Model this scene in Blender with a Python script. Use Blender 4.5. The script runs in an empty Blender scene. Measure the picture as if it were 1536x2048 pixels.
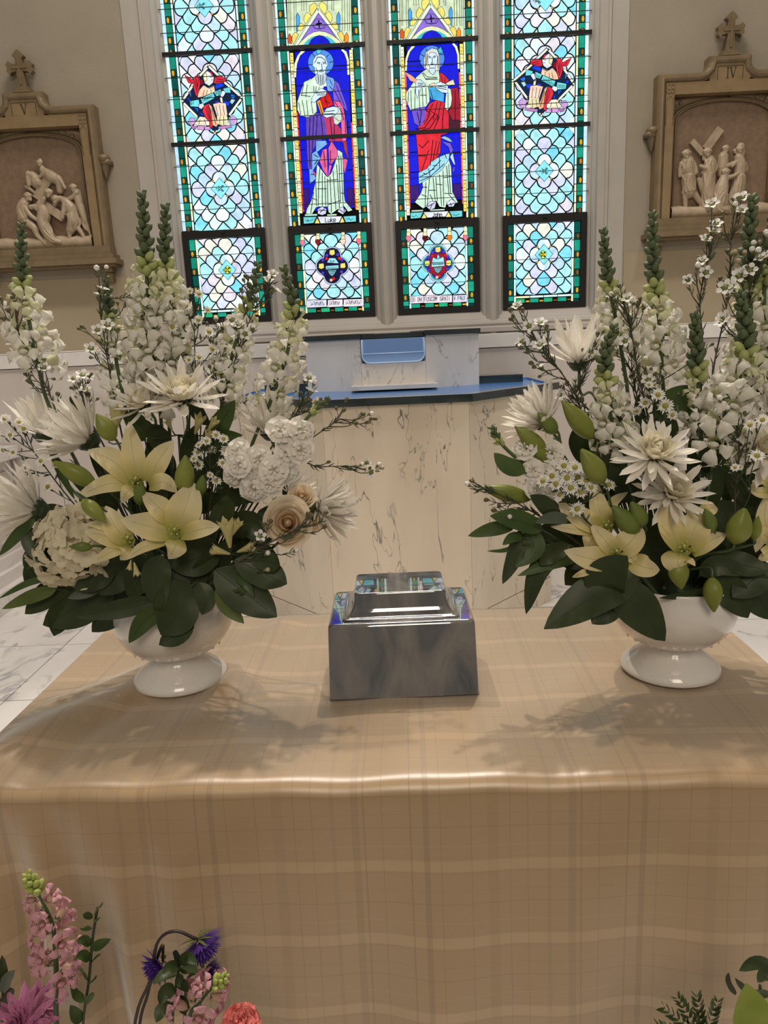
import bpy, bmesh, math, random
from mathutils import Vector, Matrix

SC = bpy.context.scene
COL = SC.collection
EYE = Vector((0.0, 0.0, 1.55))          # metres; x right, y towards the window wall, z up
FPX = 1448.36                           # focal length for a 1536 x 2048 frame
YAW, PITCH, ROLL = -.0206, .2267, -.0449

def cam_axes():
    cy, sy, cp, sp = math.cos(YAW), math.sin(YAW), math.cos(PITCH), math.sin(PITCH)
    f = Vector((sy*cp, cy*cp, -sp)); r = Vector((cy, -sy, 0)); u = r.cross(f)
    cr, sr = math.cos(ROLL), math.sin(ROLL)
    return cr*r + sr*u, -sr*r + cr*u, f
AX_R, AX_U, AX_F = cam_axes()

# ---------------------------------------------------------------- camera
cam = bpy.data.cameras.new('camera'); cam_o = bpy.data.objects.new('camera', cam); COL.objects.link(cam_o)
cam.sensor_fit = 'VERTICAL'; cam.sensor_height = 36; cam.sensor_width = 27; cam.lens = 36*FPX/2048
cam.clip_start = .02
cam_o.matrix_world = Matrix(((AX_R.x, AX_U.x, -AX_F.x, EYE.x), (AX_R.y, AX_U.y, -AX_F.y, EYE.y),
                             (AX_R.z, AX_U.z, -AX_F.z, EYE.z), (0, 0, 0, 1)))
SC.camera = cam_o
# ---------------------------------------------------------------- world, lamps, exposure
w = bpy.data.worlds.new('world'); SC.world = w; w.use_nodes = True
w.node_tree.nodes['Background'].inputs[0].default_value = (1.0, .90, .76, 1)
w.node_tree.nodes['Background'].inputs[1].default_value = .25
def lamp(name, kind, loc, target, power, color, size=.1, spot=60, blend=.6):
    l = bpy.data.lights.new(name, kind); l.energy = power; l.color = color
    if kind == 'AREA': l.size = size
    else: l.shadow_soft_size = size
    if kind == 'SPOT': l.spot_size = math.radians(spot); l.spot_blend = blend
    o = bpy.data.objects.new(name, l); COL.objects.link(o); o.location = loc
    o.rotation_euler = (Vector(target)-Vector(loc)).to_track_quat('-Z', 'Y').to_euler()
    o['kind'] = 'helper'
    return o
WARM = (1.0, .89, .76)
lamp('key_or_fill_spot', 'SPOT', (.55, 3.1, 5.2), (.0, 1.5, .9), 330, WARM, .05, 62)
lamp('key_or_fill_spot', 'SPOT', (-1.0, 2.7, 5.2), (-.2, 1.4, .9), 270, WARM, .05, 62)
lamp('nave_light', 'AREA', (0.3, -4.2, 5.2), (0, 2.8, 1.2), 138, (1.0, .86, .70), 2.4)
lamp('chancel_light', 'AREA', (.1, 3.0, 6.4), (0, 3.2, 0), 128, (1.0, .93, .85), 1.8)
lamp('key_or_fill_spot', 'SPOT', (-2.0, 2.6, 6.0), (-2.1, 3.7, 0), 330, (1.0, .93, .86), .2, 50)  # added fill spot, brightens the floor on the left
lamp('key_or_fill_spot', 'SPOT', (2.2, 2.6, 6.0), (2.1, 3.7, 0), 330, (1.0, .93, .86), .2, 50)  # its added counterpart for the floor on the right
vs = SC.view_settings
SC.display_settings.display_device = 'sRGB'
vs.view_transform = 'Standard'; vs.look = 'None'; vs.exposure = 0.0; vs.gamma = 1.0; vs.use_curve_mapping = False
SC.cycles.use_denoising = True
SC.cycles.max_bounces = 6; SC.cycles.diffuse_bounces = 3; SC.cycles.glossy_bounces = 3; SC.cycles.transmission_bounces = 4
SC.cycles.caustics_reflective = False; SC.cycles.caustics_refractive = False
SC.cycles.sample_clamp_indirect = 4.0

# ---------------------------------------------------------------- helpers
def ray(px, py): return AX_F + AX_R*((px-768)/FPX) + AX_U*((1024-py)/FPX)
def at(px, py, y):                      # where the sight line through a photograph pixel meets the plane y
    d = ray(px, py); return EYE + d*(y/d.y)
def onz(px, py, z):                     # ... meets the level z
    d = ray(px, py); return EYE + d*((z-EYE.z)/d.z)
def mpp(y): return y/FPX*.99            # metres per photograph pixel at the plane y
def lin(r, g, b):
    f = lambda c: (c/255/12.92) if c/255 <= .04045 else ((c/255+.055)/1.055)**2.4
    return (f(r), f(g), f(b))
ORG = {}
def org(o): return ORG.get(o.name, Vector((0, 0, 0))) if o else Vector((0, 0, 0))
def tag(o, label=None, cat=None, group=None, kind=None):
    if label: o['label'] = label
    if cat: o['category'] = cat
    if group: o['group'] = group
    if kind: o['kind'] = kind
    return o
def thing(name, label, cat, loc=(0, 0, 0), group=None, kind=None):
    o = bpy.data.objects.new(name, None); COL.objects.link(o); o.empty_display_size = .05
    o.location = loc; ORG[o.name] = Vector(loc)
    return tag(o, label, cat, group, kind)
def link(name, me, parent=None, M=None):
    o = bpy.data.objects.new(name, me); COL.objects.link(o)
    if parent is not None:
        o.parent = parent
        ORG[o.name] = org(parent)
        if M is not None: o.matrix_local = Matrix.Translation(-org(parent)) @ M
    elif M is not None: o.matrix_local = M
    return o
def frame_of(d, up=Vector((0, 0, 1))):  # rotation taking +Z to d
    d = Vector(d).normalized()
    if abs(d.dot(up)) > .98: up = Vector((0, 1, 0))
    x = up.cross(d).normalized(); y = d.cross(x)
    return Matrix((x, y, d)).transposed()
def catmull(P, n):
    P = [Vector(p) for p in P]
    if len(P) == 2: return [P[0].lerp(P[1], i/n) for i in range(n+1)]
    Q = [P[0]*2-P[1]] + P + [P[-1]*2-P[-2]]; S = len(P)-1; out = []
    for i in range(n+1):
        t = i/n*S; k = min(int(t), S-1); t -= k
        a, b, c, d = Q[k:k+4]
        out.append(.5*((2*b)+(c-a)*t+(2*a-5*b+4*c-d)*t*t+(3*b-a-3*c+d)*t**3))
    return out
PROF = {'lily': lambda t: (.30+.70*math.sin(math.pi*min(.5, t*.80+.08)))*max(0, 1-t**2.4)**.85, 'leaf': lambda t: (t+.004)**.6*(1.0-t)**.8,
        'lance': lambda t: (t+.004)**.8*(1.0-t)**.9, 'mum': lambda t: (.40+.60*min(1, t*1.8))*(1-t**5)**.6,
        'oval': lambda t: (max(0, t*(1-t)))**.42, 'spoon': lambda t: (.12+t)**.8*max(0, 1.0-t**4)**.5}
PN = {k: max(f(i/50) for i in range(51)) for k, f in PROF.items()}

class MB:
    def __init__(s): s.v, s.f, s.m, s.c, s.vc, s.smooth = [], [], [], [], {}, True
    def face(s, idx, m=0, c=None): s.f.append(tuple(idx)); s.m.append(m); s.c.append(c)
    def add(s, vs, fs, m=0, c=None):
        k = len(s.v); s.v += [Vector(p) for p in vs]
        for f in fs: s.face([i+k for i in f], m, c)
    def box(s, lo, hi, m=0, R=None, c=None, o=None):
        x0, y0, z0 = lo; x1, y1, z1 = hi
        P = [Vector(p) for p in ((x0, y0, z0), (x1, y0, z0), (x1, y1, z0), (x0, y1, z0), (x0, y0, z1), (x1, y0, z1), (x1, y1, z1), (x0, y1, z1))]
        if R is not None: P = [R @ p + Vector(o or (0, 0, 0)) for p in P]
        s.add(P, [(0, 3, 2, 1), (4, 5, 6, 7), (0, 1, 5, 4), (1, 2, 6, 5), (2, 3, 7, 6), (3, 0, 4, 7)], m, c)
    def prism(s, P, d, m=0, c=None, back=True):   # polygon P pushed along d
        n = len(P); d = Vector(d); P = [Vector(p) for p in P]; k = len(s.v)
        s.v += P + [p+d for p in P]
        s.face([k+i for i in range(n)], m, c)
        if back: s.face([k+n+i for i in reversed(range(n))], m, c)
        for i in range(n): j = (i+1) % n; s.face((k+i, k+n+i, k+n+j, k+j), m, c)
    def tube(s, P, r, n=6, m=0, c=None, caps=True):
        P = [Vector(p) for p in P]; N = len(P); R = r if isinstance(r, (list, tuple)) else [r]*N
        k = len(s.v); T0 = (P[1]-P[0]).normalized(); x = T0.orthogonal().normalized()
        for i, p in enumerate(P):
            T = (P[min(i+1, N-1)]-P[max(i-1, 0)]).normalized()
            x = (x - T*x.dot(T)); x = x.normalized() if x.length > 1e-6 else T.orthogonal().normalized(); y = T.cross(x)
            for j in range(n): a = 2*math.pi*j/n; s.v.append(p + (x*math.cos(a)+y*math.sin(a))*R[i])
        for i in range(N-1):
            for j in range(n): q = (j+1) % n; s.face((k+i*n+j, k+i*n+q, k+(i+1)*n+q, k+(i+1)*n+j), m, c)
        if caps:
            s.face([k+j for j in reversed(range(n))], m, c); s.face([k+(N-1)*n+j for j in range(n)], m, c)
    def lathe(s, prof, C=(0, 0, 0), n=40, m=0, R=None):
        C = Vector(C); k = len(s.v); N = len(prof)
        for (r, z) in prof:
            for j in range(n):
                a = 2*math.pi*j/n; p = Vector((r*math.cos(a), r*math.sin(a), z))
                s.v.append(C + (R @ p if R is not None else p))
        for i in range(N-1):
            for j in range(n): q = (j+1) % n; s.face((k+i*n+j, k+i*n+q, k+(i+1)*n+q, k+(i+1)*n+j), m)
    def grid(s, G, m=0, c=None, closed=False):
        k = len(s.v); nu, nv = len(G), len(G[0])
        for row in G: s.v += [Vector(p) for p in row]
        for i in range(nu-1):
            for j in range(nv-1 if not closed else nv):
                q = (j+1) % nv; s.face((k+i*nv+j, k+i*nv+q, k+(i+1)*nv+q, k+(i+1)*nv+j), m, c)
    def ball(s, C, r, n=8, k=5, m=0, sc=(1, 1, 1), R=None):
        G = []
        for i in range(k+1):
            a = math.pi*i/k
            G.append([Vector(C)+((R or Matrix.Identity(3)) @ Vector((r*sc[0]*math.sin(a)*math.cos(2*math.pi*j/n), r*sc[1]*math.sin(a)*math.sin(2*math.pi*j/n), -r*sc[2]*math.cos(a)))) for j in range(n)])
        s.grid(G, m, closed=True)
    def blade(s, P, width, nrm, prof='leaf', cup=.2, nu=8, nv=4, m=0, wave=0, ph=0, tilt=0, grad=False):
        L = catmull(P, nu); f, nf = PROF[prof], PN[prof]; G = []
        for i, p in enumerate(L):
            t = i/nu; T = (L[min(i+1, nu)]-L[max(i-1, 0)]).normalized()
            sd = T.cross(nrm); sd = sd.normalized() if sd.length > 1e-6 else T.orthogonal().normalized()
            n2 = sd.cross(T)
            if tilt: q = Matrix.Rotation(tilt, 3, T); sd = q @ sd; n2 = q @ n2
            hw = max(width*.5*f(t)/nf, width*.012); row = []
            for j in range(nv+1):
                v = 2*j/nv-1
                row.append(p + sd*hw*v + n2*(cup*hw*abs(v)**1.5 + wave*hw*abs(v)*math.sin(ph+t*13+v*1.7)))
            G.append(row)
        k0 = len(s.v); s.grid(G, m)
        if grad:
            for q in range(k0, len(s.v)): s.vc[q] = ((q-k0)//(nv+1))/nu
    def mesh(s, name, mats, off=Vector((0, 0, 0))):
        me = bpy.data.meshes.new(name)
        me.from_pydata([v-off for v in s.v], [], s.f)
        for mt in (mats if isinstance(mats, (list, tuple)) else [mats]): me.materials.append(mt)
        me.polygons.foreach_set('material_index', s.m)
        me.polygons.foreach_set('use_smooth', [s.smooth]*len(s.f))
        if any(c is not None for c in s.c):
            ca = me.color_attributes.new('Col', 'FLOAT_COLOR', 'CORNER'); dat = []
            for f, c in zip(s.f, s.c): dat += (list(c or (1, 1, 1))[:3]+[1.0])*len(f)
            ca.data.foreach_set('color', dat)
        if s.vc:
            ca = me.color_attributes.new('Col', 'FLOAT_COLOR', 'POINT'); dat = []
            for i in range(len(s.v)): t = s.vc.get(i, 0); dat += [t, t, t, 1.0]
            ca.data.foreach_set('color', dat)
        me.update()
        return me
    def build(s, name, mats, parent=None, smooth=None, off=None):
        if smooth is not None: s.smooth = smooth
        o = off if off is not None else org(parent)
        return link(name, s.mesh(name, mats, o), parent)

# ---------------------------------------------------------------- materials
def base(name):
    m = bpy.data.materials.new(name); m.use_nodes = True; nt = m.node_tree
    return m, nt, nt.nodes['Principled BSDF']
def node(nt, t, **kw):
    n = nt.nodes.new(t)
    for k, v in kw.items():
        if k in n.inputs: n.inputs[k].default_value = v
        else: setattr(n, k, v)
    return n
def c4(c): return (c[0], c[1], c[2], 1)
def ramp(nt, stops, interp='LINEAR'):
    r = nt.nodes.new('ShaderNodeValToRGB'); r.color_ramp.interpolation = interp
    e = r.color_ramp.elements
    while len(e) > 1: e.remove(e[-1])
    e[0].position, e[0].color = stops[0][0], c4(stops[0][1])
    for p, c in stops[1:]: q = e.new(p); q.color = c4(c)
    return r
def coords(nt, scale=(1, 1, 1), rnd=0, rot=(0, 0, 0), kind='Object'):
    tc = nt.nodes.new('ShaderNodeTexCoord'); mp = nt.nodes.new('ShaderNodeMapping')
    mp.inputs['Scale'].default_value = scale; mp.inputs['Rotation'].default_value = rot
    nt.links.new(tc.outputs[kind], mp.inputs['Vector'])
    if rnd:
        oi = nt.nodes.new('ShaderNodeObjectInfo'); mu = nt.nodes.new('ShaderNodeMath'); mu.operation = 'MULTIPLY'; mu.inputs[1].default_value = rnd
        nt.links.new(oi.outputs['Random'], mu.inputs[0])
        cx = nt.nodes.new('ShaderNodeCombineXYZ'); nt.links.new(mu.outputs[0], cx.inputs[0]); nt.links.new(mu.outputs[0], cx.inputs[2])
        nt.links.new(cx.outputs[0], mp.inputs['Location'])
    return mp.outputs[0]
def mat(name, c, rough=.5, c2=None, scale=8, detail=3, bump=0, bscale=None, spec=.5, coat=0, stretch=(1, 1, 1), rnd=0, metal=0):
    m, nt, b = base(name); b.inputs['Roughness'].default_value = rough; b.inputs['Base Color'].default_value = c4(c)
    b.inputs['Specular IOR Level'].default_value = spec; b.inputs['Metallic'].default_value = metal
    if coat: b.inputs['Coat Weight'].default_value = coat; b.inputs['Coat Roughness'].default_value = .05
    if c2 or bump: v = coords(nt, stretch, rnd)
    if c2:
        n = node(nt, 'ShaderNodeTexNoise', Scale=scale, Detail=detail); nt.links.new(v, n.inputs['Vector'])
        r = ramp(nt, [(.3, c), (.7, c2)]); nt.links.new(n.outputs[0], r.inputs[0]); nt.links.new(r.outputs[0], b.inputs['Base Color'])
    if bump:
        n = node(nt, 'ShaderNodeTexNoise', Scale=bscale or scale*3, Detail=4); nt.links.new(v, n.inputs['Vector'])
        bp = node(nt, 'ShaderNodeBump', Strength=bump, Distance=.004); nt.links.new(n.outputs[0], bp.inputs['Height']); nt.links.new(bp.outputs[0], b.inputs['Normal'])
    return m
def petal_mat(name, c, c2, trans=.35, rough=.55, scale=25, stretch=(1, 1, 1), kind='Object'):
    m, nt, b = base(name); out = nt.nodes['Material Output']; b.inputs['Roughness'].default_value = rough; b.inputs['Specular IOR Level'].default_value = .3
    n = node(nt, 'ShaderNodeTexNoise', Scale=scale, Detail=3); nt.links.new(coords(nt, stretch), n.inputs['Vector'])
    r = ramp(nt, [(.3, c), (.72, c2)]); nt.links.new(n.outputs[0], r.inputs[0]); nt.links.new(r.outputs[0], b.inputs['Base Color'])
    t = nt.nodes.new('ShaderNodeBsdfTranslucent'); nt.links.new(r.outputs[0], t.inputs[0])
    mx = nt.nodes.new('ShaderNodeMixShader'); mx.inputs[0].default_value = trans
    nt.links.new(b.outputs[0], mx.inputs[1]); nt.links.new(t.outputs[0], mx.inputs[2]); nt.links.new(mx.outputs[0], out.inputs[0])
    return m
def marble(name, c, vein, scale=3.0, rough=.25, rot=(0, .6, 0), amount=.35, vw=.06, rnd=9, cloud=None, stretch=(1, 1, .45), det=6, dis=.9):
    m, nt, b = base(name); b.inputs['Roughness'].default_value = rough
    v = coords(nt, stretch, rnd, rot)
    n0 = node(nt, 'ShaderNodeTexNoise', Scale=scale*.8, Detail=4); nt.links.new(v, n0.inputs['Vector'])
    r0 = ramp(nt, [(.35, c), (.7, cloud or tuple(x*.86 for x in c))]); nt.links.new(n0.outputs[0], r0.inputs[0])
    n1 = node(nt, 'ShaderNodeTexNoise', Scale=scale, Detail=det, Roughness=.58, Distortion=dis); nt.links.new(v, n1.inputs['Vector'])
    r1 = ramp(nt, [(.5-vw, (0, 0, 0)), (.5, (1, 1, 1)), (.5+vw*.5, (0, 0, 0))]); nt.links.new(n1.outputs[0], r1.inputs[0])
    n2 = node(nt, 'ShaderNodeTexNoise', Scale=scale*1.7, Detail=2); nt.links.new(v, n2.inputs['Vector'])
    r2 = ramp(nt, [(.42, (0, 0, 0)), (.66, (amount*2, )*3)]); nt.links.new(n2.outputs[0], r2.inputs[0])
    mu = nt.nodes.new('ShaderNodeMath'); mu.operation = 'MULTIPLY'; mu.use_clamp = True
    nt.links.new(r1.outputs[0], mu.inputs[0]); nt.links.new(r2.outputs[0], mu.inputs[1])
    mx = nt.nodes.new('ShaderNodeMix'); mx.data_type = 'RGBA'
    nt.links.new(mu.outputs[0], mx.inputs[0]); nt.links.new(r0.outputs[0], mx.inputs[6]); mx.inputs[7].default_value = c4(vein)
    nt.links.new(mx.outputs[2], b.inputs['Base Color'])
    return m
def glass_mat(name, strength=1.0):      # leaded glass lit by the daylight behind it; colour of each piece in its colour attribute
    m, nt, b = base(name)
    a = nt.nodes.new('ShaderNodeAttribute'); a.attribute_name = 'Col'
    n = node(nt, 'ShaderNodeTexNoise', Scale=26, Detail=3); nt.links.new(coords(nt), n.inputs['Vector'])
    r = ramp(nt, [(.25, (.74,)*3), (.75, (1.1,)*3)]); nt.links.new(n.outputs[0], r.inputs[0])
    mx = nt.nodes.new('ShaderNodeMix'); mx.data_type = 'RGBA'; mx.blend_type = 'MULTIPLY'; mx.inputs[0].default_value = 1
    nt.links.new(a.outputs['Color'], mx.inputs[6]); nt.links.new(r.outputs[0], mx.inputs[7])
    nt.links.new(mx.outputs[2], b.inputs['Emission Color']); b.inputs['Emission Strength'].default_value = strength
    b.inputs['Base Color'].default_value = (.004, .004, .005, 1); b.inputs['Roughness'].default_value = .3; b.inputs['Specular IOR Level'].default_value = .06
    return m
M = {}
M['wall'] = mat('wall_paint', (.345, .295, .225), .8, (.315, .27, .205), 5, bump=.25, bscale=60)
M['wall_low'] = mat('wall_paint_dado', (.375, .305, .205), .8, (.345, .28, .185), 5, bump=.2, bscale=60)
M['stone'] = mat('painted_stone', (.46, .42, .375), .6, (.42, .385, .345), 6, bump=.15, bscale=40)
M['marble_wall'] = marble('wall_marble', (.62, .56, .52), (.40, .36, .34), 2.2, .28, (0, .9, 0), .3)
M['marble_font'] = marble('font_marble', (.68, .59, .47), (.17, .15, .14), 2.7, .3, (0, .7, 0), .7, .0095, cloud=(.58, .495, .39), stretch=(2.0, 1.5, .55), det=4.2, dis=.6)
M['marble_back'] = marble('grey_white_marble', (.78, .73, .68), (.36, .33, .32), 2.6, .28, (0, .7, 0), .6, .02, stretch=(2, 1.4, .7))
M['marble_white'] = marble('white_marble', (.72, .69, .66), (.45, .43, .43), 2.6, .22, (0, .4, 0), .35)
M['floor'] = marble('floor_marble', (.78, .75, .72), (.36, .35, .36), 4.2, .22, (0, 0, .8), .5, .06, stretch=(1, .6, 1))
M['grout'] = mat('grout', (.42, .38, .34), .8)
M['lead'] = mat('lead_came', (.006, .008, .009), .7, spec=.1)
M['iron'] = mat('window_iron', (.014, .0125, .0125), .5, spec=.25)
M['glass'] = glass_mat('stained_glass', 1.3)
M['paint'] = mat('glass_paint', (.006, .008, .01), .8, spec=.1)
M['black_slab'] = mat('dark_green_marble', (.012, .02, .022), .12, (.03, .045, .05), 6, coat=.5)
M['blue'] = mat('blue_basin_paint', (.10, .24, .52), .35, (.09, .21, .47), 5)
M['blue_pale'] = mat('pale_blue_paint', (.30, .48, .80), .4)
M['blue_lip'] = mat('pale_blue_edge', (.50, .66, .88), .35)
M['bronze'] = mat('frame_gilt_paint', (.225, .16, .085), .45, (.17, .12, .065), 14, bump=.1, metal=.15)
M['bronze_lt'] = mat('frame_gilt_band', (.30, .21, .105), .42, (.25, .17, .085), 14, metal=.15)
M['relief'] = mat('relief_plaster', (.46, .36, .25), .42, (.36, .27, .18), 24, bump=.1)
M['relief_bg'] = mat('relief_ground', (.25, .165, .10), .6, (.19, .12, .075), 30, bump=.3)
M['engrave'] = mat('engraved_numeral', (.05, .035, .02), .7)
# ================================================================= room
Y0 = 5.0; YW = 4.9                      # glass plane, wall face
def struct(name, mb, m, parent=None, smooth=False):
    o = mb.build(name, m, parent, smooth)
    if parent is None: o['kind'] = 'structure'
    return o
WX0, WX1, WZ0 = -1.385, 1.335, 1.60     # opening of the window
b = MB()
for lo, hi in (((-5, YW, .5), (WX0, YW+.35, 7)), ((WX1, YW, .5), (5, YW+.35, 7)), ((WX0, YW, 5.6), (WX1, YW+.35, 7)), ((WX0, YW+.02, 0), (WX1, YW+.35, WZ0-.03))):
    b.box(lo, hi)
b.box((-5, YW+.02, 0), (5, YW+.3, .5))
WALL = struct('wall_back', b, M['wall'])
for x0, x1 in ((-5, WX0-.17), (WX1+.17, 5)):   # warmer painted dado below the reliefs
    b = MB(); b.box((x0, YW-.004, 1.60), (x1, YW+.01, 2.055)); b.build('painted_dado', M['wall_low'], WALL, False)
for x0, x1 in ((WX0-.16, WX0+.01), (WX1-.01, WX1+.16)):   # paler margin beside the opening
    b = MB(); b.box((x0, YW-.006, 1.60), (x1, YW+.01, 5.7)); b.build('pale_margin', M['stone'], WALL, False)
# marble wainscot: panels, cap
xs = [-5, -4.1, -3.2, -2.3, -1.42, -.5, .5, 1.42, 2.3, 3.2, 4.1, 5]
for x0, x1 in zip(xs, xs[1:]):
    b = MB(); b.box((x0+.002, YW-.04, .0), (x1-.002, YW+.02, 1.498)); b.build('marble_panel', M['marble_wall'], WALL, False)
b = MB(); b.box((-5, YW-.055, 1.503), (5, YW+.05, 1.585)); b.box((-5, YW-.048, 1.585), (5, YW+.02, 1.592))
tr = struct('trim_1', b, M['marble_white'])
b = MB(); b.box((-5, YW-.03, 1.594), (WX0-.02, YW+.0, 1.60)); b.box((WX1+.02, YW-.03, 1.594), (5, YW+.0, 1.60)); b.build('bead', M['marble_white'], tr)
# floor and its tiles
b = MB(); b.box((-5, -1.0, -.06), (5, 5.2, -.006)); FLOOR = struct('floor', b, M['grout'])
tx = [-1.885+.655*k for k in range(-3, 9)]; ty = [3.095+.655*k for k in range(-5, 4)]
for x in tx:
    for y in ty:
        if y < .4 or (abs(x+.3) < .7 and y < 1.2): pass
        b = MB(); g = .003; b.box((x+g, y+g, -.03), (x+.655-g, min(y+.655, 4.9)-g, 0)); b.build('tile', M['floor'], FLOOR, False)
# low marble side altar in the corner, left
t = thing('marble_altar', 'white marble side altar with stepped plinth in the corner under the fallen-Christ relief', 'altar', (-3.2, 4.4, 0))
b = MB(); b.box((-4.3, 3.75, .30), (-2.62, 4.84, .92)); b.build('body', M['marble_white'], t, False)
b = MB(); b.box((-4.4, 3.68, .92), (-2.55, 4.84, 1.0)); b.build('top_slab', M['marble_white'], t, False)
b = MB()
for i, (e, z0, z1) in enumerate(((.12, 0, .14), (.07, .14, .22), (.03, .22, .30))): b.box((-4.3-e, 3.75-e, z0), (-2.62+e, 4.84, z1))
b.build('plinth', M['marble_white'], t, False)
for y0, y1 in ((3.85, 4.25), (4.35, 4.75)):
    b = MB(); b.box((-2.622, y0, .38), (-2.605, y1, .84)); b.build('side_panel', M['marble_wall'], t, False)

# ================================================================= stone window surround
LX = [-1.0634+i*.6931 for i in range(4)]; HWL = .2692
ZB1, ZB2, ZCT, ZCB = 3.3516, 2.8402, 2.3212, 1.7388     # saddle bars, casement top and bottom
ZTOP = 5.0
SUR = thing('trim_2', None, None, (0, YW, 1.6), kind='structure')
def extr(prof, x, z0, z1, mb, sx=1):
    G = [[(x+sx*px, py, z) for (px, py) in prof] for z in (z0, z1)]
    mb.grid(G); k = len(mb.v); n = len(prof)
    mb.face([k-n+i for i in range(n)]); mb.face([k-2*n+i for i in reversed(range(n))])
half = [(.086, 5.05), (.086, 4.992), (.080, 4.984), (.072, 4.984), (.068, 4.972), (.060, 4.955), (.048, 4.946), (.042, 4.944), (.040, 4.93), (.034, 4.918), (.024, 4.90), (.014, 4.888)]
mul = [(-x, y) for x, y in half] + [(x, y) for x, y in reversed(half)]
for i in range(3):
    b = MB(); extr(mul, (LX[i]+LX[i+1])/2, 1.58, ZTOP+.3, b); b.build('mullion', M['stone'], SUR, False)
jam = [(0, 5.05), (0, 4.99), (.012, 4.984), (.022, 4.984), (.026, 4.965), (.036, 4.950), (.048, 4.946), (.052, 4.925), (.062, 4.905), (.074, 4.897), (.085, 4.897), (.088, 4.885), (.104, 4.885), (.112, 4.893), (.125, 4.893)]
for sx, x in ((-1, LX[0]-HWL-.0), (1, LX[3]+HWL+.0)):
    b = MB(); extr(jam if sx == 1 else list(jam), x, 1.60, ZTOP+.3, b, sx); b.build('jamb', M['stone'], SUR, False)
sill = [(5.05, 1.745), (4.985, 1.742), (4.97, 1.728), (4.93, 1.69), (4.92, 1.687), (4.90, 1.682), (4.885, 1.672), (4.878, 1.655), (4.884, 1.640), (4.872, 1.630), (4.872, 1.605), (4.9, 1.595), (5.05, 1.595)]
b = MB(); x0, x1 = LX[0]-HWL-.125, LX[3]+HWL+.125
b.grid([[(x, y, z) for y, z in sill] for x in (x0, x1)]); n = len(sill); b.face(range(n)); b.face([n+i for i in reversed(range(n))])
b.build('sill', M['stone'], SUR, False)
b = MB(); b.box((x0, 4.9, ZTOP+.02), (x1, 5.1, 5.75)); b.build('head_stone', M['stone'], SUR, False)

# ================================================================= stained glass
AQ, PB, LIL, PK, CR, WH, CY = lin(172, 232, 236), lin(190, 222, 240), lin(208, 214, 238), lin(226, 220, 230), lin(234, 236, 222), lin(226, 244, 244), lin(128, 216, 238)
QUAR = [AQ, AQ, PB, LIL, LIL, PK, WH, CY, AQ, CR]
GRN, GRN2, TEA, AMB, BRN = lin(24, 130, 108), lin(30, 150, 124), lin(8, 78, 72), lin(214, 160, 40), lin(120, 76, 36)
WHT, CRM, YEL, PGR = lin(215, 242, 238), lin(236, 236, 190), lin(238, 218, 110), lin(206, 226, 198)
RG = random.Random(5)
def area2(P): return .5*sum(P[i][0]*P[(i+1) % len(P)][1]-P[(i+1) % len(P)][0]*P[i][1] for i in range(len(P)))
def clip(P, x0, x1, z0, z1):
    for ax, lim, sg in ((0, x0, 1), (0, x1, -1), (1, z0, 1), (1, z1, -1)):
        Q = []
        for i in range(len(P)):
            a, b_ = P[i-1], P[i]; da, db = sg*(a[ax]-lim), sg*(b_[ax]-lim)
            if (da >= 0) != (db >= 0):
                t_ = da/(da-db); Q.append((a[0]+(b_[0]-a[0])*t_, a[1]+(b_[1]-a[1])*t_))
            if db >= 0: Q.append(b_)
        P = Q
        if len(P) < 3: return []
    return P
def inset(P, d):                        # shrink a polygon by d (negative grows it)
    if area2(P) < 0: P = P[::-1]
    n = len(P); out = []
    for i in range(n):
        a, p, c = P[i-1], P[i], P[(i+1) % n]
        e1 = Vector((p[0]-a[0], p[1]-a[1])); e2 = Vector((c[0]-p[0], c[1]-p[1]))
        if e1.length < 1e-7 or e2.length < 1e-7: out.append(p); continue
        e1.normalize(); e2.normalize(); n1 = Vector((-e1.y, e1.x)); n2 = Vector((-e2.y, e2.x)); q = n1+n2
        k = 1/max(.35, 1+n1.dot(n2)); out.append((p[0]+q.x*k*d, p[1]+q.y*k*d))
    return out
def pxpoly(P): return [(lambda q: (q.x, q.z))(at(x, y, Y0)) for x, y in P]
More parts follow.
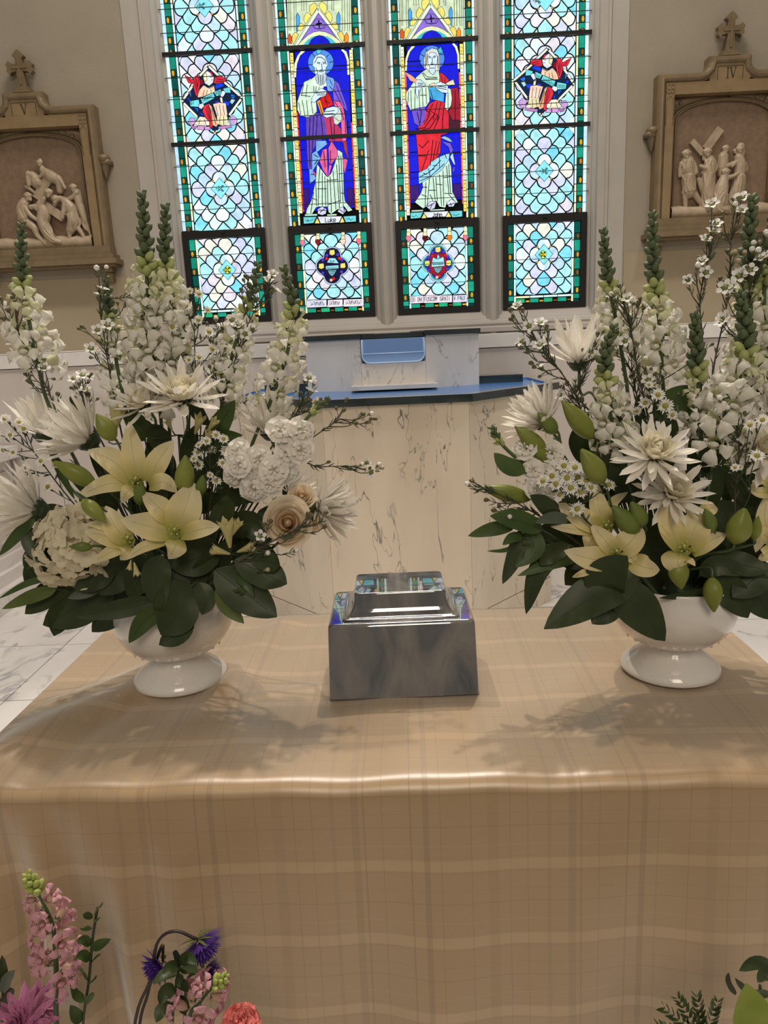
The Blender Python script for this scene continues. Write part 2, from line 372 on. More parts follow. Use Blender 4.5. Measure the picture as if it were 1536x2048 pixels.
class Light:                            # one light of the window: an Empty with its panes, cames and bars
    def __init__(s, i):
        s.i, s.x = i, LX[i]
        s.o = thing('window_%d' % (i+1), None, None, (s.x, Y0, ZCB), kind='structure')
        s.came, s.line = MB(), MB()
        s.small = MB()
        bk = MB(); bk.box((s.x-HWL-.004, Y0+.004, ZCB), (s.x+HWL+.004, Y0+.012, ZTOP)); bk.build('lead_matrix', M['lead'], s.o, False)
    def pane(s, P, c, layer=0, d=.0016, name='pane', small=False, var=.06):
        if len(P) < 3: return
        if layer:
            Q = inset(P, -.0024); y = Y0-layer*.0011+.0006
            if area2(Q) > 0: Q = Q[::-1]
            k = len(s.came.v); s.came.v += [Vector((x, y, z)) for x, z in Q]; s.came.face(range(k, k+len(Q)))
        Q = inset(P, d)
        if abs(area2(Q)) < 1.2e-5 or area2(Q)*1 <= 0: return
        Q = Q[::-1]
        f = 1+RG.uniform(-var, var); cc = tuple(v*f for v in c)
        y = Y0-layer*.0011
        mb = s.small if small else MB()
        mb.prism([(x, y, z) for x, z in Q], (0, .0018 if not layer else .0004, 0), 0, cc, back=False)
        if not small: mb.build(name, M['glass'], s.o, False)
    def px(s, P, c, layer=1, **k): s.pane(pxpoly(P), c, layer, **k)
    def stroke(s, P, w=.9, layer=14):   # painted line, px
        Q = [at(x, y, Y0-layer*.0011-.0012) for x, y in P]; hw = w*.5*mpp(Y0)
        for a, c in zip(Q, Q[1:]):
            e = (c-a); 
            if e.length < 1e-6: continue
            e.normalize(); n_ = Vector((-e.z, 0, e.x))*hw
            k = len(s.line.v); s.line.v += [a-n_-e*hw*.4, c-n_+e*hw*.4, c+n_+e*hw*.4, a+n_-e*hw*.4]; s.line.face((k, k+1, k+2, k+3))
    def finish(s):
        if s.came.f: tag(s.came.build('lead_came', M['lead'], s.o, False), kind='stuff')
        if s.line.f: tag(s.line.build('painted_line', M['paint'], s.o, False), kind='stuff')
        if s.small.f: tag(s.small.build('small_pane', M['glass'], s.o, False), kind='stuff')
    def bar(s, z, h=.012, dpt=.012, name='saddle_bar', w=None):
        q = MB(); ww = w or HWL+.01
        q.box((s.x-ww, Y0-.018-dpt, z-h/2), (s.x+ww, Y0-.018, z+h/2)); q.build(name, M['iron'], s.o, False)
DX, DZ = .092, .1
def lattice(L, x0, x1, z0, z1, mx, mz, med='diamond', hole=None):
    # quarries round a centre that is a lattice vertex; edges bulge away from it
    def edge(cx, cz, sx, sz):           # edge of the cell from its vertex towards sx to its vertex towards sz, as points
        a, c = (cx+sx*.5, cz), (cx, cz+sz*.5)
        mxx, mzz = (a[0]+c[0])/2, (a[1]+c[1])/2
        n_ = (sx*.7071, sz*.7071); pn = mxx*n_[0]+mzz*n_[1]; pt = abs(mxx*n_[1]*-1+mzz*n_[0])
        bul = .17 if pn > pt+1e-6 else (-.17 if -pn > pt+1e-6 else 0)
        pts = []
        for k in range(6):
            t_ = k/5; h = bul*math.sin(math.pi*t_)**.8
            pts.append((a[0]+(c[0]-a[0])*t_+n_[0]*h, a[1]+(c[1]-a[1])*t_+n_[1]*h))
        return pts
    for i in range(-8, 9):
        for j in range(-14, 15):
            if (i+j) % 2 == 0: continue
            cx, cz = i*.5, j*.5
            if med == 'diamond' and abs(i)+abs(j) == 1: continue
            e1 = edge(cx, cz, 1, 1); e2 = edge(cx, cz, -1, 1)[::-1]; e3 = edge(cx, cz, -1, -1); e4 = edge(cx, cz, 1, -1)[::-1]
            P = e1[:-1]+e2[:-1]+e3[:-1]+e4[:-1]
            P = [(mx+x*DX, mz+z*DZ) for x, z in P]
            P = clip(P, x0, x1, z0, z1)
            if hole and P and all(((x-mx)/hole[0])**2+((z-mz)/hole[1])**2 < 1 for x, z in P): continue
            if len(P) >= 3 and abs(area2(P)) > 6e-5:
                L.pane(P, RG.choice(QUAR), 0, .0039, 'quarry')
    if med == 'diamond':
        for sx, sz in ((0, 1), (0, -1), (1, 0), (-1, 0)):
            for h in (-1, 1):           # each lobe is split in two
                P = []
                for k in range(9):
                    a = math.radians(k*90/8*1.25-8)
                    u, v = math.sin(a)*.47*h, .48+math.cos(a)*.52
                    P.append((u, v))
                P += [(.46*h, .52), (0, .02)]
                P = [((mx+(v if sx > 0 else -v)*DX, mz+u*DZ) if sx else (mx+u*DX, mz+(v if sz > 0 else -v)*DZ)) for u, v in P]
                P = clip(P, x0, x1, z0, z1)
                if len(P) > 2: L.pane(P, RG.choice([LIL, PB, WH]), 1, .001, 'quarry')
        D = [(mx, mz+.62*DZ), (mx+.62*DX, mz), (mx, mz-.62*DZ), (mx-.62*DX, mz)]
        D = clip(D, x0, x1, z0, z1)
        if len(D) > 2: L.pane(D, lin(140, 226, 236), 3, .0005, 'medallion')
        for sx in (-1, 1):
            for sz in (-1, 1):
                q = (mx+sx*.48*DX, mz+sz*.48*DZ); r_ = .006
                if z0 < q[1]-r_ and q[1]+r_ < z1: L.pane([(q[0]-r_, q[1]), (q[0], q[1]-r_), (q[0]+r_, q[1]), (q[0], q[1]+r_)], AMB, 2, 0, small=True)
def border(L, x0, x1, sgn, z0, z1, white=True, seed=0):
    # outer white strip, green leaf and amber bud glass, inner white strip
    rr = random.Random(seed); per = .112; z = z1
    xo = x0 if sgn > 0 else x1
    wd = ([('w', .024)] if white else []) + [('g', .038), ('n', .017)]
    k = 0
    while z > z0+.004:
        zb = max(z-per, z0); x = xo
        for kind, ww in wd:
            a, c = (x, x+ww) if sgn > 0 else (x-ww, x); x += sgn*ww
            if kind == 'w': L.pane([(a, zb), (c, zb), (c, z), (a, z)], rr.choice([WHT, lin(190, 225, 245), WHT]), 0, .0017, 'border_pane')
            elif kind == 'n': L.pane([(a, zb), (c, zb), (c, z), (a, z)], rr.choice([WHT, CRM, WHT]), 0, .003, 'border_pane')
            else:
                zm = z-(z-zb)*.62
                L.pane([(a, zm), (c, zm), (c, z), (a, z)], rr.choice([GRN, GRN2, GRN, TEA]), 0, .0018, 'border_pane')
                cx_ = (a+c)/2-sgn*.004; r_ = .0085
                L.pane([(a, zb), (c, zb), (c, zm), (a, zm)], lin(10, 62, 52), 0, .0018, 'border_pane')
                if zm-zb > .02:
                    P = [(cx_+r_*math.cos(q), (zb+zm)/2+.017*math.sin(q)) for q in [i*math.pi/4 for i in range(8)]]
                    L.pane(P, rr.choice([AMB, AMB, BRN, lin(190, 130, 40)]), 1, 0, 'border_pane')
        z = zb; k += 1
    return
LIGHTS = [Light(i) for i in range(4)]
def zc(px, py): return at(px, py, Y0).z
CH, CV = .034, .036                      # casement frame widths
for i, L in enumerate(LIGHTS):
    xa, xb = L.x-HWL, L.x+HWL; fi = .079
    # fixed panels
    for z0, z1 in ((ZB1, 3.98), (ZB2, ZB1), (ZCT, ZB2)):
        border(L, xa, xb, 1, z0+.006, z1-.006, True, i*31+int(z0*7)); border(L, xa, xb, -1, z0+.006, z1-.006, True, i*57+int(z0*7))
    # casement
    ca, cb_, cz0, cz1 = xa+CH, xb-CH, ZCB+CV, ZCT-.048
    fr = MB()
    fr.box((xa-.002, Y0-.03, ZCB), (xa+CH, Y0+.0, ZCT)); fr.box((xb-CH, Y0-.03, ZCB), (xb+.002, Y0+.0, ZCT))
    fr.box((xa+CH, Y0-.03, ZCB), (xb-CH, Y0+.0, ZCB+CV)); fr.box((xa+CH, Y0-.03, ZCT-.048), (xb-CH, Y0+.0, ZCT))
    fo = fr.build('casement_frame', M['iron'], L.o, False)
    h = MB(); h.box((L.x-.012, Y0-.04, ZCT-.022), (L.x+.012, Y0-.03, ZCT-.008)); h.build('catch', M['iron'], fo, False)
    border(L, ca, cb_, 1, cz0, cz1, False, i*13+1); border(L, ca, cb_, -1, cz0, cz1, False, i*13+2)
    q0, q1 = ca+.052, cb_-.052
    zt = cz0+.052
    for k in range(4):                   # bottom border
        a, c = q0+(q1-q0)*k/4, q0+(q1-q0)*(k+1)/4
        L.pane([(a, cz0+.034), (c, cz0+.034), (c, cz0+.05), (a, cz0+.05)], RG.choice([WHT, CRM]), 0, .0022, 'border_pane')
        L.pane([(a, cz0+.004), (a+(c-a)*.65, cz0+.004), (a+(c-a)*.65, cz0+.032), (a, cz0+.032)], RG.choice([GRN2, lin(40, 170, 120)]), 0, .002, 'border_pane')
        L.pane([(a+(c-a)*.68, cz0+.006), (c, cz0+.006), (c, cz0+.022), (a+(c-a)*.68, cz0+.022)], RG.choice([AMB, BRN]), 0, .003, 'border_pane')
    mid = (q0+q1)/2
    if i in (0, 3):
        m3, m2, m1, ma = ((455, 540), (441, 377), (403, 12), (424.5, 197)) if i == 0 else ((1086, 509), (1089, 342), (1075, 0), (1087.5, 163))
        lattice(L, q0, q1, zt+.003, cz1, mid, zc(*m3), 'diamond')
        lattice(L, xa+fi, xb-fi, ZCT+.004, ZB2-.008, L.x, zc(*m2), 'diamond')
        lattice(L, xa+fi, xb-fi, ZB2+.008, ZB1-.008, L.x, zc(*ma), 'none', (.125, .135))
        lattice(L, xa+fi, xb-fi, ZB1+.008, 3.98, L.x, zc(*m1), 'diamond')
    else:
        lattice(L, q0, q1, zc(665, 598.5) if i == 1 else zc(870, 591.5), cz1, mid, zc(664, 533) if i == 1 else zc(876, 526), 'none', (.07, .075))
    for z in (ZB1, ZB2): L.bar(z, .021, .016)
    for z in (1.93, 2.05, 2.17): L.bar(z, .0035, .004, 'thin_bar', HWL-CH)
    for z in (2.45, 2.58, 2.71, 2.97, 3.10, 3.22, 3.47, 3.6, 3.75): L.bar(z, .0035, .004, 'thin_bar')
    # glass above the picture
    for k in range(5):
        for j in range(8):
            a, c = xa+2*HWL*k/5, xa+2*HWL*(k+1)/5; z0 = 3.99+j*.125
            L.pane([(a, z0), (c, z0), (c, z0+.125), (a, z0+.125)], RG.choice(QUAR) if k in (1, 2, 3) else GRN, 0, .003, small=True)
def cr(o, s, P): return [(o[0]+x/s, o[1]+y/s) for x, y in P]
def disc(cx, cy, r, n=20, ry=None): return [(cx+r*math.cos(2*math.pi*k/n), cy+(ry or r)*math.sin(2*math.pi*k/n)) for k in range(n)]
# interlace knots painted on the little diamonds
for i in (0, 3):
    L = LIGHTS[i]; 
    for cx, cy, col in (((455, 540, 1), (441, 377, 0), (403, 12, 0)) if i == 0 else ((1086, 509, 1), (1089, 342, 0), (1075, 0, 0))):
        if col:
            for dx, dy in ((-4, 0), (4, 0), (0, -5), (0, 5), (0, 0)): L.px([(cx+dx-3.2, cy+dy), (cx+dx, cy+dy-3.6), (cx+dx+3.2, cy+dy), (cx+dx, cy+dy+3.6)], lin(222, 226, 70), 4, d=0, small=True)
        for d in (-4, 0, 4):
            L.stroke([(cx+d-6, cy-6+abs(d)), (cx+d*.2+6, cy+6)], .7, 6); L.stroke([(cx+d-6, cy+6-abs(d)), (cx+d*.2+6, cy-6)], .7, 6)
        for d in (-3, 3): L.stroke([(cx+d, cy-8), (cx+d, cy+8)], .6, 6); L.stroke([(cx-8, cy+d), (cx+8, cy+d)], .6, 6)
# ---- the two standing saints
A, B_, C_, D_ = (540, 0), (760, 0), (560, 220), (760, 220); S_ = 6.982
BLU, NAVY, RED, PUR, PINK, SKY = lin(10, 20, 205), lin(10, 22, 90), lin(214, 30, 44), lin(112, 84, 200), lin(220, 96, 150), lin(82, 140, 226)
FACE, ROBE = lin(200, 222, 232), lin(200, 224, 202)
def canopy(L, dx, dy):
    def T(P): return [(x+dx, y+dy) for x, y in cr(A, S_, P)]
    def Mi(P): return [(1345-x, y-14) for x, y in P][::-1]
    L.px(T([(232, -60), (1130, -95), (1145, 600), (255, 640)]), lin(206, 222, 186), 1, d=.001)
    for xx in (262, 285, 335, 362, 440, 470, 505, 800, 860, 885, 1005, 1040, 1080, 1110): L.stroke(T([(xx, -60), (xx+4, 150 if 420 < xx < 900 else 430)]), .8, 2)
    for P in ([(365, 235), (386, 185), (412, 235), (416, 400), (372, 450)],): L.px(T(P), lin(70, 160, 220), 2, d=.0002); L.px(T(Mi(P)), lin(70, 160, 220), 2, d=.0002)
    L.px(T([(675, 175), (920, 530), (440, 555)]), lin(136, 108, 205), 3, d=.0002)
    ou = [(385, 645), (430, 590), (530, 500), (610, 455), (690, 440), (770, 452), (860, 490), (960, 565), (1005, 620)]
    inn = [(940, 625), (880, 560), (800, 515), (690, 495), (600, 515), (530, 560), (450, 645)]
    L.px(T(ou+inn), lin(226, 232, 186), 4, d=.0002)
    L.px(T([(440, 645), (520, 560), (600, 512), (690, 497), (790, 512), (880, 560), (940, 628)]), lin(70, 190, 200), 4, d=.0002)
    L.px(T([(540, 640), (580, 560), (640, 516), (690, 503), (750, 516), (810, 560), (848, 628)]), BLU, 5, d=.0002)
    L.px(T([(660, 128), (678, 180), (385, 645), (340, 650)]), lin(226, 240, 214), 5, d=.0002); L.px(T([(676, 128), (1068, 618), (1015, 628), (676, 180)]), lin(226, 240, 214), 5, d=.0002)
    for P in ([(555, 95), (620, 45), (662, 88), (640, 140), (580, 220), (555, 160)], [(480, 240), (515, 180), (575, 225), (500, 340), (475, 290)], [(390, 390), (430, 330), (490, 360), (440, 430), (395, 430)], [(315, 510), (350, 455), (400, 490), (330, 620), (310, 560)]):
        L.px(T(P), YEL, 6, d=.0002); L.px(T(Mi(P)), YEL, 6, d=.0002)
    P = [(252, 600), (250, 520), (275, 478), (305, 530), (300, 615)]; L.px(T(P), lin(208, 84, 30), 6, d=.0002); L.px(T(Mi(P)), lin(240, 140, 40), 6, d=.0002)
    for P in ([(640, 340), (725, 325)], [(680, 280), (688, 385)], [(660, 330), (705, 328)], [(682, 305), (684, 350)]): L.stroke(T(P), 2.2, 5)
    L.stroke(T(disc(682, 333, 75)+[(757, 333)]), .7, 4)
    L.stroke(T([(590, 345), (620, 400), (760, 395), (790, 335)]), .9, 5)
def beads(L, p0, p1, n, w, cols):
    for k in range(n):
        a = (p0[0]+(p1[0]-p0[0])*k/n, p0[1]+(p1[1]-p0[1])*k/n); c = (p0[0]+(p1[0]-p0[0])*(k+.94)/n, p0[1]+(p1[1]-p0[1])*(k+.94)/n)
        L.px([(a[0]-w, a[1]), (a[0]+w, a[1]), (c[0]+w, c[1]), (c[0]-w, c[1])], cols[k % len(cols)], 2, d=.0002, name='bead_pane', var=.1)
        for q in (.3, .7): 
            m_ = (a[0]+(c[0]-a[0])*q, a[1]+(c[1]-a[1])*q); L.stroke([(m_[0]-w*.5, m_[1]), (m_[0]+w*.5, m_[1]+.8)], .8, 3)
BC = [YEL, lin(236, 232, 160), lin(240, 238, 214), lin(232, 214, 120), lin(238, 230, 170)]
def letters(L, txt, px, py, h, w, wt=1.0, layer=13, sl=-.03):   # plain strokes for each letter
    G = {'L': [[(0, 0), (0, 1), (.7, 1)]], 'u': [[(0, .35), (0, 1), (.7, 1)], [(.7, .35), (.7, 1)]], 'k': [[(0, 0), (0, 1)], [(.7, .35), (0, .7), (.7, 1)]], 'e': [[(0, .68), (.7, .68), (.7, .35), (0, .35), (0, 1), (.7, 1)]],
         'J': [[(.6, 0), (.6, 1), (0, 1), (0, .8)]], 'o': [[(0, .35), (.7, .35), (.7, 1), (0, 1), (0, .35)]], 'h': [[(0, 0), (0, 1)], [(0, .35), (.7, .35), (.7, 1)]], 'n': [[(0, 1), (0, .35), (.7, .35), (.7, 1)]],
         'I': [[(.3, 0), (.3, 1)]], 'N': [[(0, 1), (0, 0), (.7, 1), (.7, 0)]], 'D': [[(0, 0), (0, 1), (.5, 1), (.7, .5), (.5, 0), (0, 0)]], 'E': [[(.7, 0), (0, 0), (0, 1), (.7, 1)], [(0, .5), (.5, .5)]], 'S': [[(.7, 0), (0, .1), (0, .45), (.7, .55), (.7, .9), (0, 1)]],
         'C': [[(.7, 0), (0, .1), (0, .9), (.7, 1)]], 'O': [[(0, 0), (.7, 0), (.7, 1), (0, 1), (0, 0)]], 'M': [[(0, 1), (0, 0), (.35, .6), (.7, 0), (.7, 1)]], 'G': [[(.7, 0), (0, .1), (0, .9), (.7, 1), (.7, .5), (.4, .5)]], 'R': [[(0, 1), (0, 0), (.7, .1), (.7, .45), (0, .5), (.7, 1)]],
         'A': [[(0, 1), (.35, 0), (.7, 1)], [(.15, .65), (.55, .65)]], 'T': [[(0, 0), (.7, 0)], [(.35, 0), (.35, 1)]], 'V': [[(0, 0), (.35, 1), (.7, 0)]], 'P': [[(0, 1), (0, 0), (.7, .1), (.7, .45), (0, .5)]], 'U': [[(0, 0), (0, 1), (.7, 1), (.7, 0)]], 'F': [[(.7, 0), (0, 0), (0, 1)], [(0, .5), (.5, .5)]], ' ': []}
    for k, ch in enumerate(txt):
        for st in G.get(ch, []): L.stroke([(px+(k+x)*w, py+y*h+(k+x)*w*sl) for x, y in st], wt, layer)
L = LIGHTS[1]; canopy(L, 0, 0)
L.px([(590, 104), (697, 98), (700, 200), (703, 283), (709, 415), (606, 424), (598, 240), (591, 150)], BLU, 1, d=.0002)
for P in ([(592, 138), (618, 136)], [(668, 132), (700, 130)], [(592, 172), (606, 171)], [(600, 300), (610, 299)], [(690, 255), (702, 254)], [(603, 340), (616, 339)], [(694, 340), (706, 339)]): L.stroke(P, 1.6, 2)
L.px([(604, 378), (617, 377), (618, 415), (606, 420)], lin(52, 20, 110), 2, d=.0002); L.px([(694, 378), (706, 377), (708, 410), (696, 413)], lin(52, 20, 110), 2, d=.0002)
beads(L, (583, 106), (601.5, 428), 15, 3.4, BC); beads(L, (702, 100), (715.5, 421), 15, 3.4, BC[::-1])
for a, c in (((594.5, 225), (607, 426)), ((703, 245), (712, 420))): 
    for k in range(6):
        p = [(a[0]+(c[0]-a[0])*t_, a[1]+(c[1]-a[1])*t_) for t_ in (k/6, (k+.93)/6)]
        L.px([(p[0][0]-1.5, p[0][1]), (p[0][0]+1.5, p[0][1]), (p[1][0]+1.5, p[1][1]), (p[1][0]-1.5, p[1][1])], lin(226, 60, 60), 2, d=0, small=True)
ar = [(588, 155), (589, 128), (595, 112), (602, 103), (610, 103), (600, 112), (594, 128), (592, 155)]; L.px(ar, lin(232, 236, 200), 3, d=.0001)
ar = [(686, 99), (693, 104), (698, 120), (699, 150), (695, 150), (694, 122), (689, 108), (682, 100)]; L.px(ar, lin(232, 236, 200), 3, d=.0001)
cA = lambda P: cr(A, S_, P); cC = lambda P: cr(C_, S_, P)
L.px(cA(disc(710, 875, 178)), SKY, 3, d=.0003); L.px(cA([(650, 705), (680, 700), (720, 702), (705, 750), (660, 755)]), lin(80, 190, 220), 4, d=.0001)
for q in ([(535, 905), (590, 905)], [(830, 870), (885, 860)], [(590, 745), (625, 790)], [(820, 760), (790, 800)]): L.stroke(cA(q), 1.2, 4)
L.px(cA([(545, 1120), (570, 1100), (590, 1190), (760, 1195), (740, 1245), (640, 1330), (640, 1400), (655, 1560), (610, 1605), (520, 1640), (430, 1620), (385, 1540), (385, 1420), (430, 1290), (480, 1150)]), ROBE, 5, d=.0002)
L.px(cA([(570, 1120), (640, 1060), (790, 1050), (805, 1190), (790, 1210), (590, 1195)]), lin(214, 230, 214), 5, d=.0002)
L.px(cA([(910, 1130), (960, 1170), (1000, 1290), (1060, 1450), (1085, 1560), (1020, 1500), (980, 1420), (890, 1400), (880, 1290)]), PUR, 5, d=.0002)
L.px(cA([(800, 1070), (885, 1100), (905, 1150), (872, 1290), (805, 1270), (790, 1150)]), lin(112, 160, 222), 6, d=.0002)
L.px(cC([(365, 90), (480, 40), (610, 60), (660, 370), (520, 460), (440, 600), (450, 850), (390, 820), (370, 400)]), lin(98, 70, 178), 4, d=.0002)
L.px(cC([(610, 90), (720, 60), (800, 200), (870, 300), (870, 440), (690, 440), (650, 330)]), lin(188, 56, 104), 4, d=.0002)
L.px(cC([(740, 60), (840, 30), (865, 150), (800, 210), (760, 190)]), lin(206, 220, 200), 6, d=.0002)
L.px(cA([(890, 1410), (980, 1430), (1020, 1500), (1060, 1676), (1075, 1900), (1050, 2000), (1010, 1990), (985, 1540), (900, 1480)]), PINK, 6, d=.0002)
L.px(cC([(520, 760), (640, 920), (670, 940), (720, 880), (770, 740), (810, 560), (870, 600), (885, 880), (890, 1160), (905, 1270), (1010, 1400), (950, 1420), (900, 1345), (800, 1390), (720, 1450), (680, 1430), (670, 1350), (530, 1350), (500, 1365), (450, 1450), (365, 1450), (380, 1380), (440, 1270), (470, 1130), (500, 1000)]), lin(196, 224, 204), 4, d=.0002)
L.px(cC([(505, 440), (640, 430), (660, 480), (520, 590), (565, 680), (460, 850), (505, 960), (420, 1035), (410, 830), (450, 830), (450, 610), (505, 575)]), lin(120, 172, 226), 6, d=.0002)
for P, c in (([(555, 720), (600, 560), (655, 545), (668, 935), (600, 840)], PINK), ([(678, 540), (720, 440), (800, 560), (805, 650), (720, 760), (690, 745)], PINK), ([(690, 762), (725, 782), (690, 900), (672, 930)], PINK), ([(880, 670), (945, 700), (905, 890), (885, 800)], PINK), ([(880, 440), (930, 440), (955, 690), (900, 560)], lin(150, 50, 80)), ([(470, 850), (500, 900), (495, 930), (470, 900)], PINK)):
    L.px(cC(P), c, 7, d=.0002)
for P in ([(530, 1450), (530, 1390), (590, 1355), (650, 1390), (640, 1450), (590, 1470)], [(808, 1420), (830, 1375), (880, 1360), (922, 1410), (880, 1460)]): L.px(cC(P), lin(206, 208, 232), 7, d=.0002)
L.px(cA([(705, 1380), (795, 1285), (840, 1340), (885, 1470), (800, 1505), (740, 1512)]), lin(206, 24, 30), 7, d=.0002)
L.px(cA([(655, 1425), (702, 1395), (752, 1570), (715, 1605)]), lin(240, 150, 40), 7, d=.0002)
L.px(cA([(890, 1500), (975, 1495), (1005, 1676), (960, 1690), (900, 1640), (940, 1560)]), lin(198, 220, 205), 7, d=.0002)
L.px(cA([(585, 1430), (590, 1370), (640, 1300), (720, 1240), (795, 1280), (775, 1345), (700, 1365), (620, 1435)]), FACE, 8, d=.0002)
L.px(cA([(735, 1610), (790, 1520), (880, 1495), (940, 1505), (955, 1565), (880, 1625), (790, 1650)]), FACE, 8, d=.0002)
L.px(cA([(600, 930), (605, 850), (640, 790), (700, 762), (765, 788), (800, 870), (805, 920), (785, 945), (772, 1035), (700, 1045), (632, 1040), (625, 945)]), FACE, 8, d=.0001)
L.px(cA([(640, 1050), (780, 1040), (785, 1120), (745, 1185), (700, 1195), (660, 1165), (640, 1110)]), lin(186, 204, 214), 8, d=.0001)
for q in ([(660, 885), (700, 893)], [(738, 892), (772, 885)], [(655, 868), (702, 872)], [(735, 872), (775, 866)], [(722, 890), (728, 975), (700, 980)], [(685, 1003), (750, 1000)], [(620, 880), (650, 830), (660, 800), (720, 800), (770, 840), (785, 900)], [(640, 950), (665, 1000), (660, 1040)], [(670, 1050), (680, 1160)], [(705, 1050), (708, 1180)], [(740, 1050), (735, 1170)], [(640, 1300), (760, 1300)], [(660, 1325), (770, 1325)], [(760, 1560), (900, 1545)], [(750, 1590), (890, 1585)], [(835, 1110), (870, 1190)], [(830, 1200), (870, 1250)], [(610, 1200), (615, 1300)], [(645, 1205), (640, 1290)], [(690, 1210), (680, 1250)], [(470, 1180), (440, 1330)], [(520, 1180), (500, 1360)], [(430, 1330), (560, 1345)], [(400, 1430), (430, 1600)], [(450, 1400), (490, 1630)], [(510, 1400), (530, 1620)], [(575, 1420), (600, 1590)], [(900, 1420), (1000, 1560), (1030, 1676)], [(682, 1430), (732, 1590)], [(760, 1400), (830, 1440)], [(770, 1350), (800, 1480)], [(930, 1200), (1040, 1480)], [(900, 1260), (1000, 1460)]): L.stroke(cA(q), 1.15)
for q in ([(420, 110), (405, 400), (420, 800)], [(470, 90), (450, 560)], [(520, 80), (500, 420)], [(570, 80), (600, 360)], [(700, 110), (730, 420)], [(760, 200), (760, 430)], [(910, 20), (915, 380)], [(945, 150), (945, 380)], [(560, 790), (540, 1000), (535, 1340)], [(590, 880), (590, 1340)], [(625, 930), (640, 1340)], [(660, 960), (670, 1350)], [(700, 930), (720, 1430)], [(740, 850), (780, 1390)], [(790, 760), (830, 1370)], [(820, 640), (845, 1300)], [(850, 640), (880, 1290)], [(500, 1020), (510, 1340)], [(470, 1150), (430, 1440)], [(520, 1100), (650, 1100)], [(660, 985), (800, 970)], [(450, 1230), (520, 1260)], [(680, 1320), (840, 1265)], [(850, 1160), (890, 1165)], [(820, 890), (880, 885)], [(880, 1310), (900, 1420)], [(540, 1400), (640, 1400)], [(560, 1430), (620, 1380)], [(830, 1390), (900, 1440)], [(470, 620), (540, 660)], [(480, 760), (530, 700)], [(430, 900), (480, 900)], [(610, 570), (630, 800)], [(700, 560), (710, 740)]): L.stroke(cC(q), 1.35)
for P, c in (([(330, 1500), (510, 1495), (470, 1580), (335, 1590)], lin(110, 205, 208)), ([(530, 1493), (862, 1488), (825, 1572), (570, 1585)], lin(216, 222, 238)), ([(888, 1490), (1060, 1480), (1062, 1560), (920, 1568)], lin(110, 205, 214)), ([(488, 1585), (520, 1512), (556, 1585)], YEL), ([(838, 1578), (870, 1500), (902, 1570)], YEL), ([(350, 1462), (520, 1455), (520, 1478), (350, 1482)], lin(180, 226, 214)), ([(660, 1462), (790, 1455), (790, 1475), (660, 1480)], lin(190, 226, 190))): L.px(cC(P), c, 8, d=.0001)
letters(L, 'Luke', 650.5, 435.6, 8.4, 5.6, 1.3)
L.stroke(cC([(350, 1540), (400, 1560), (380, 1530), (420, 1550), (460, 1530)]), .9); L.stroke(cC([(930, 1530), (960, 1510), (990, 1540), (1020, 1515)]), .9)
# ---- second saint
L = LIGHTS[2]; canopy(L, 224.3, -10)
L.px([(814, 93), (916, 86), (919, 200), (921, 270), (923, 398), (820, 406), (815, 240), (813, 130)], BLU, 1, d=.0002)
for P in ([(814, 123), (842, 122)], [(888, 129), (916, 127)], [(816, 143), (846, 142)], [(820, 305), (834, 304)], [(820, 345), (836, 344)], [(906, 305), (920, 304)], [(818, 270), (828, 269)]): L.stroke(P, 1.8, 2)
L.px([(820, 372), (838, 370), (838, 400), (821, 403)], lin(52, 20, 110), 2, d=.0002); L.px([(906, 368), (921, 367), (922, 394), (908, 396)], lin(52, 20, 110), 2, d=.0002)
beads(L, (804, 94), (816.5, 432), 16, 3.2, BC[2:]+BC[:2]); beads(L, (922.5, 88), (930.5, 424), 16, 3.2, BC)
for a, c in (((811, 145), (819.5, 420)), ((919, 145), (926, 410))):
    for k in range(8):
        p = [(a[0]+(c[0]-a[0])*t_, a[1]+(c[1]-a[1])*t_) for t_ in (k/8, (k+.93)/8)]
        L.px([(p[0][0]-1.5, p[0][1]), (p[0][0]+1.5, p[0][1]), (p[1][0]+1.5, p[1][1]), (p[1][0]-1.5, p[1][1])], lin(226, 90, 110), 2, d=0, small=True)
L.px([(810, 142), (811, 118), (816, 103), (823, 93), (830, 93), (820, 104), (815, 118), (813.5, 142)], lin(232, 236, 200), 3, d=.0001); L.px([(908, 87), (914, 93), (918, 108), (919, 138), (915.5, 138), (914.5, 110), (910, 96), (904, 88)], lin(232, 236, 200), 3, d=.0001)
cB = lambda P: cr(B_, S_, P); cD = lambda P: cr(D_, S_, P)
L.px(cB(disc(725, 815, 175)), SKY, 3, d=.0003)
for q in ([(560, 750), (620, 790)], [(600, 940), (560, 890)], [(800, 690), (840, 660)], [(830, 760), (890, 760)], [(640, 680), (660, 720)]): L.stroke(cB(q), 1.2, 4)
L.px(cB([(840, 650), (880, 730), (830, 750), (805, 690)]), lin(70, 180, 200), 4, d=.0001)
L.px(cD([(960, -60), (1105, -120), (1112, 280), (960, 300)]), lin(64, 18, 40), 3, d=.0002)
L.px(cB([(990, 1240), (1080, 1225), (1112, 1400), (1112, 1676), (1010, 1676), (950, 1560), (1000, 1480)]), lin(150, 22, 44), 4, d=.0002)
L.px(cB([(510, 1080), (590, 1010), (660, 960), (740, 1000), (820, 990), (840, 1160), (820, 1230), (690, 1240), (690, 1420), (640, 1490), (560, 1560), (430, 1550), (365, 1400), (365, 1300), (430, 1210)]), ROBE, 4, d=.0002)
L.px(cD([(440, 0), (620, -40), (660, 60), (570, 240), (480, 190)]), PUR, 5, d=.0002)
L.px(cB([(690, 1450), (800, 1400), (900, 1440), (960, 1600), (960, 1860), (850, 1890), (600, 1860), (520, 1790), (620, 1700), (640, 1560)]), lin(204, 36, 58), 5, d=.0002)
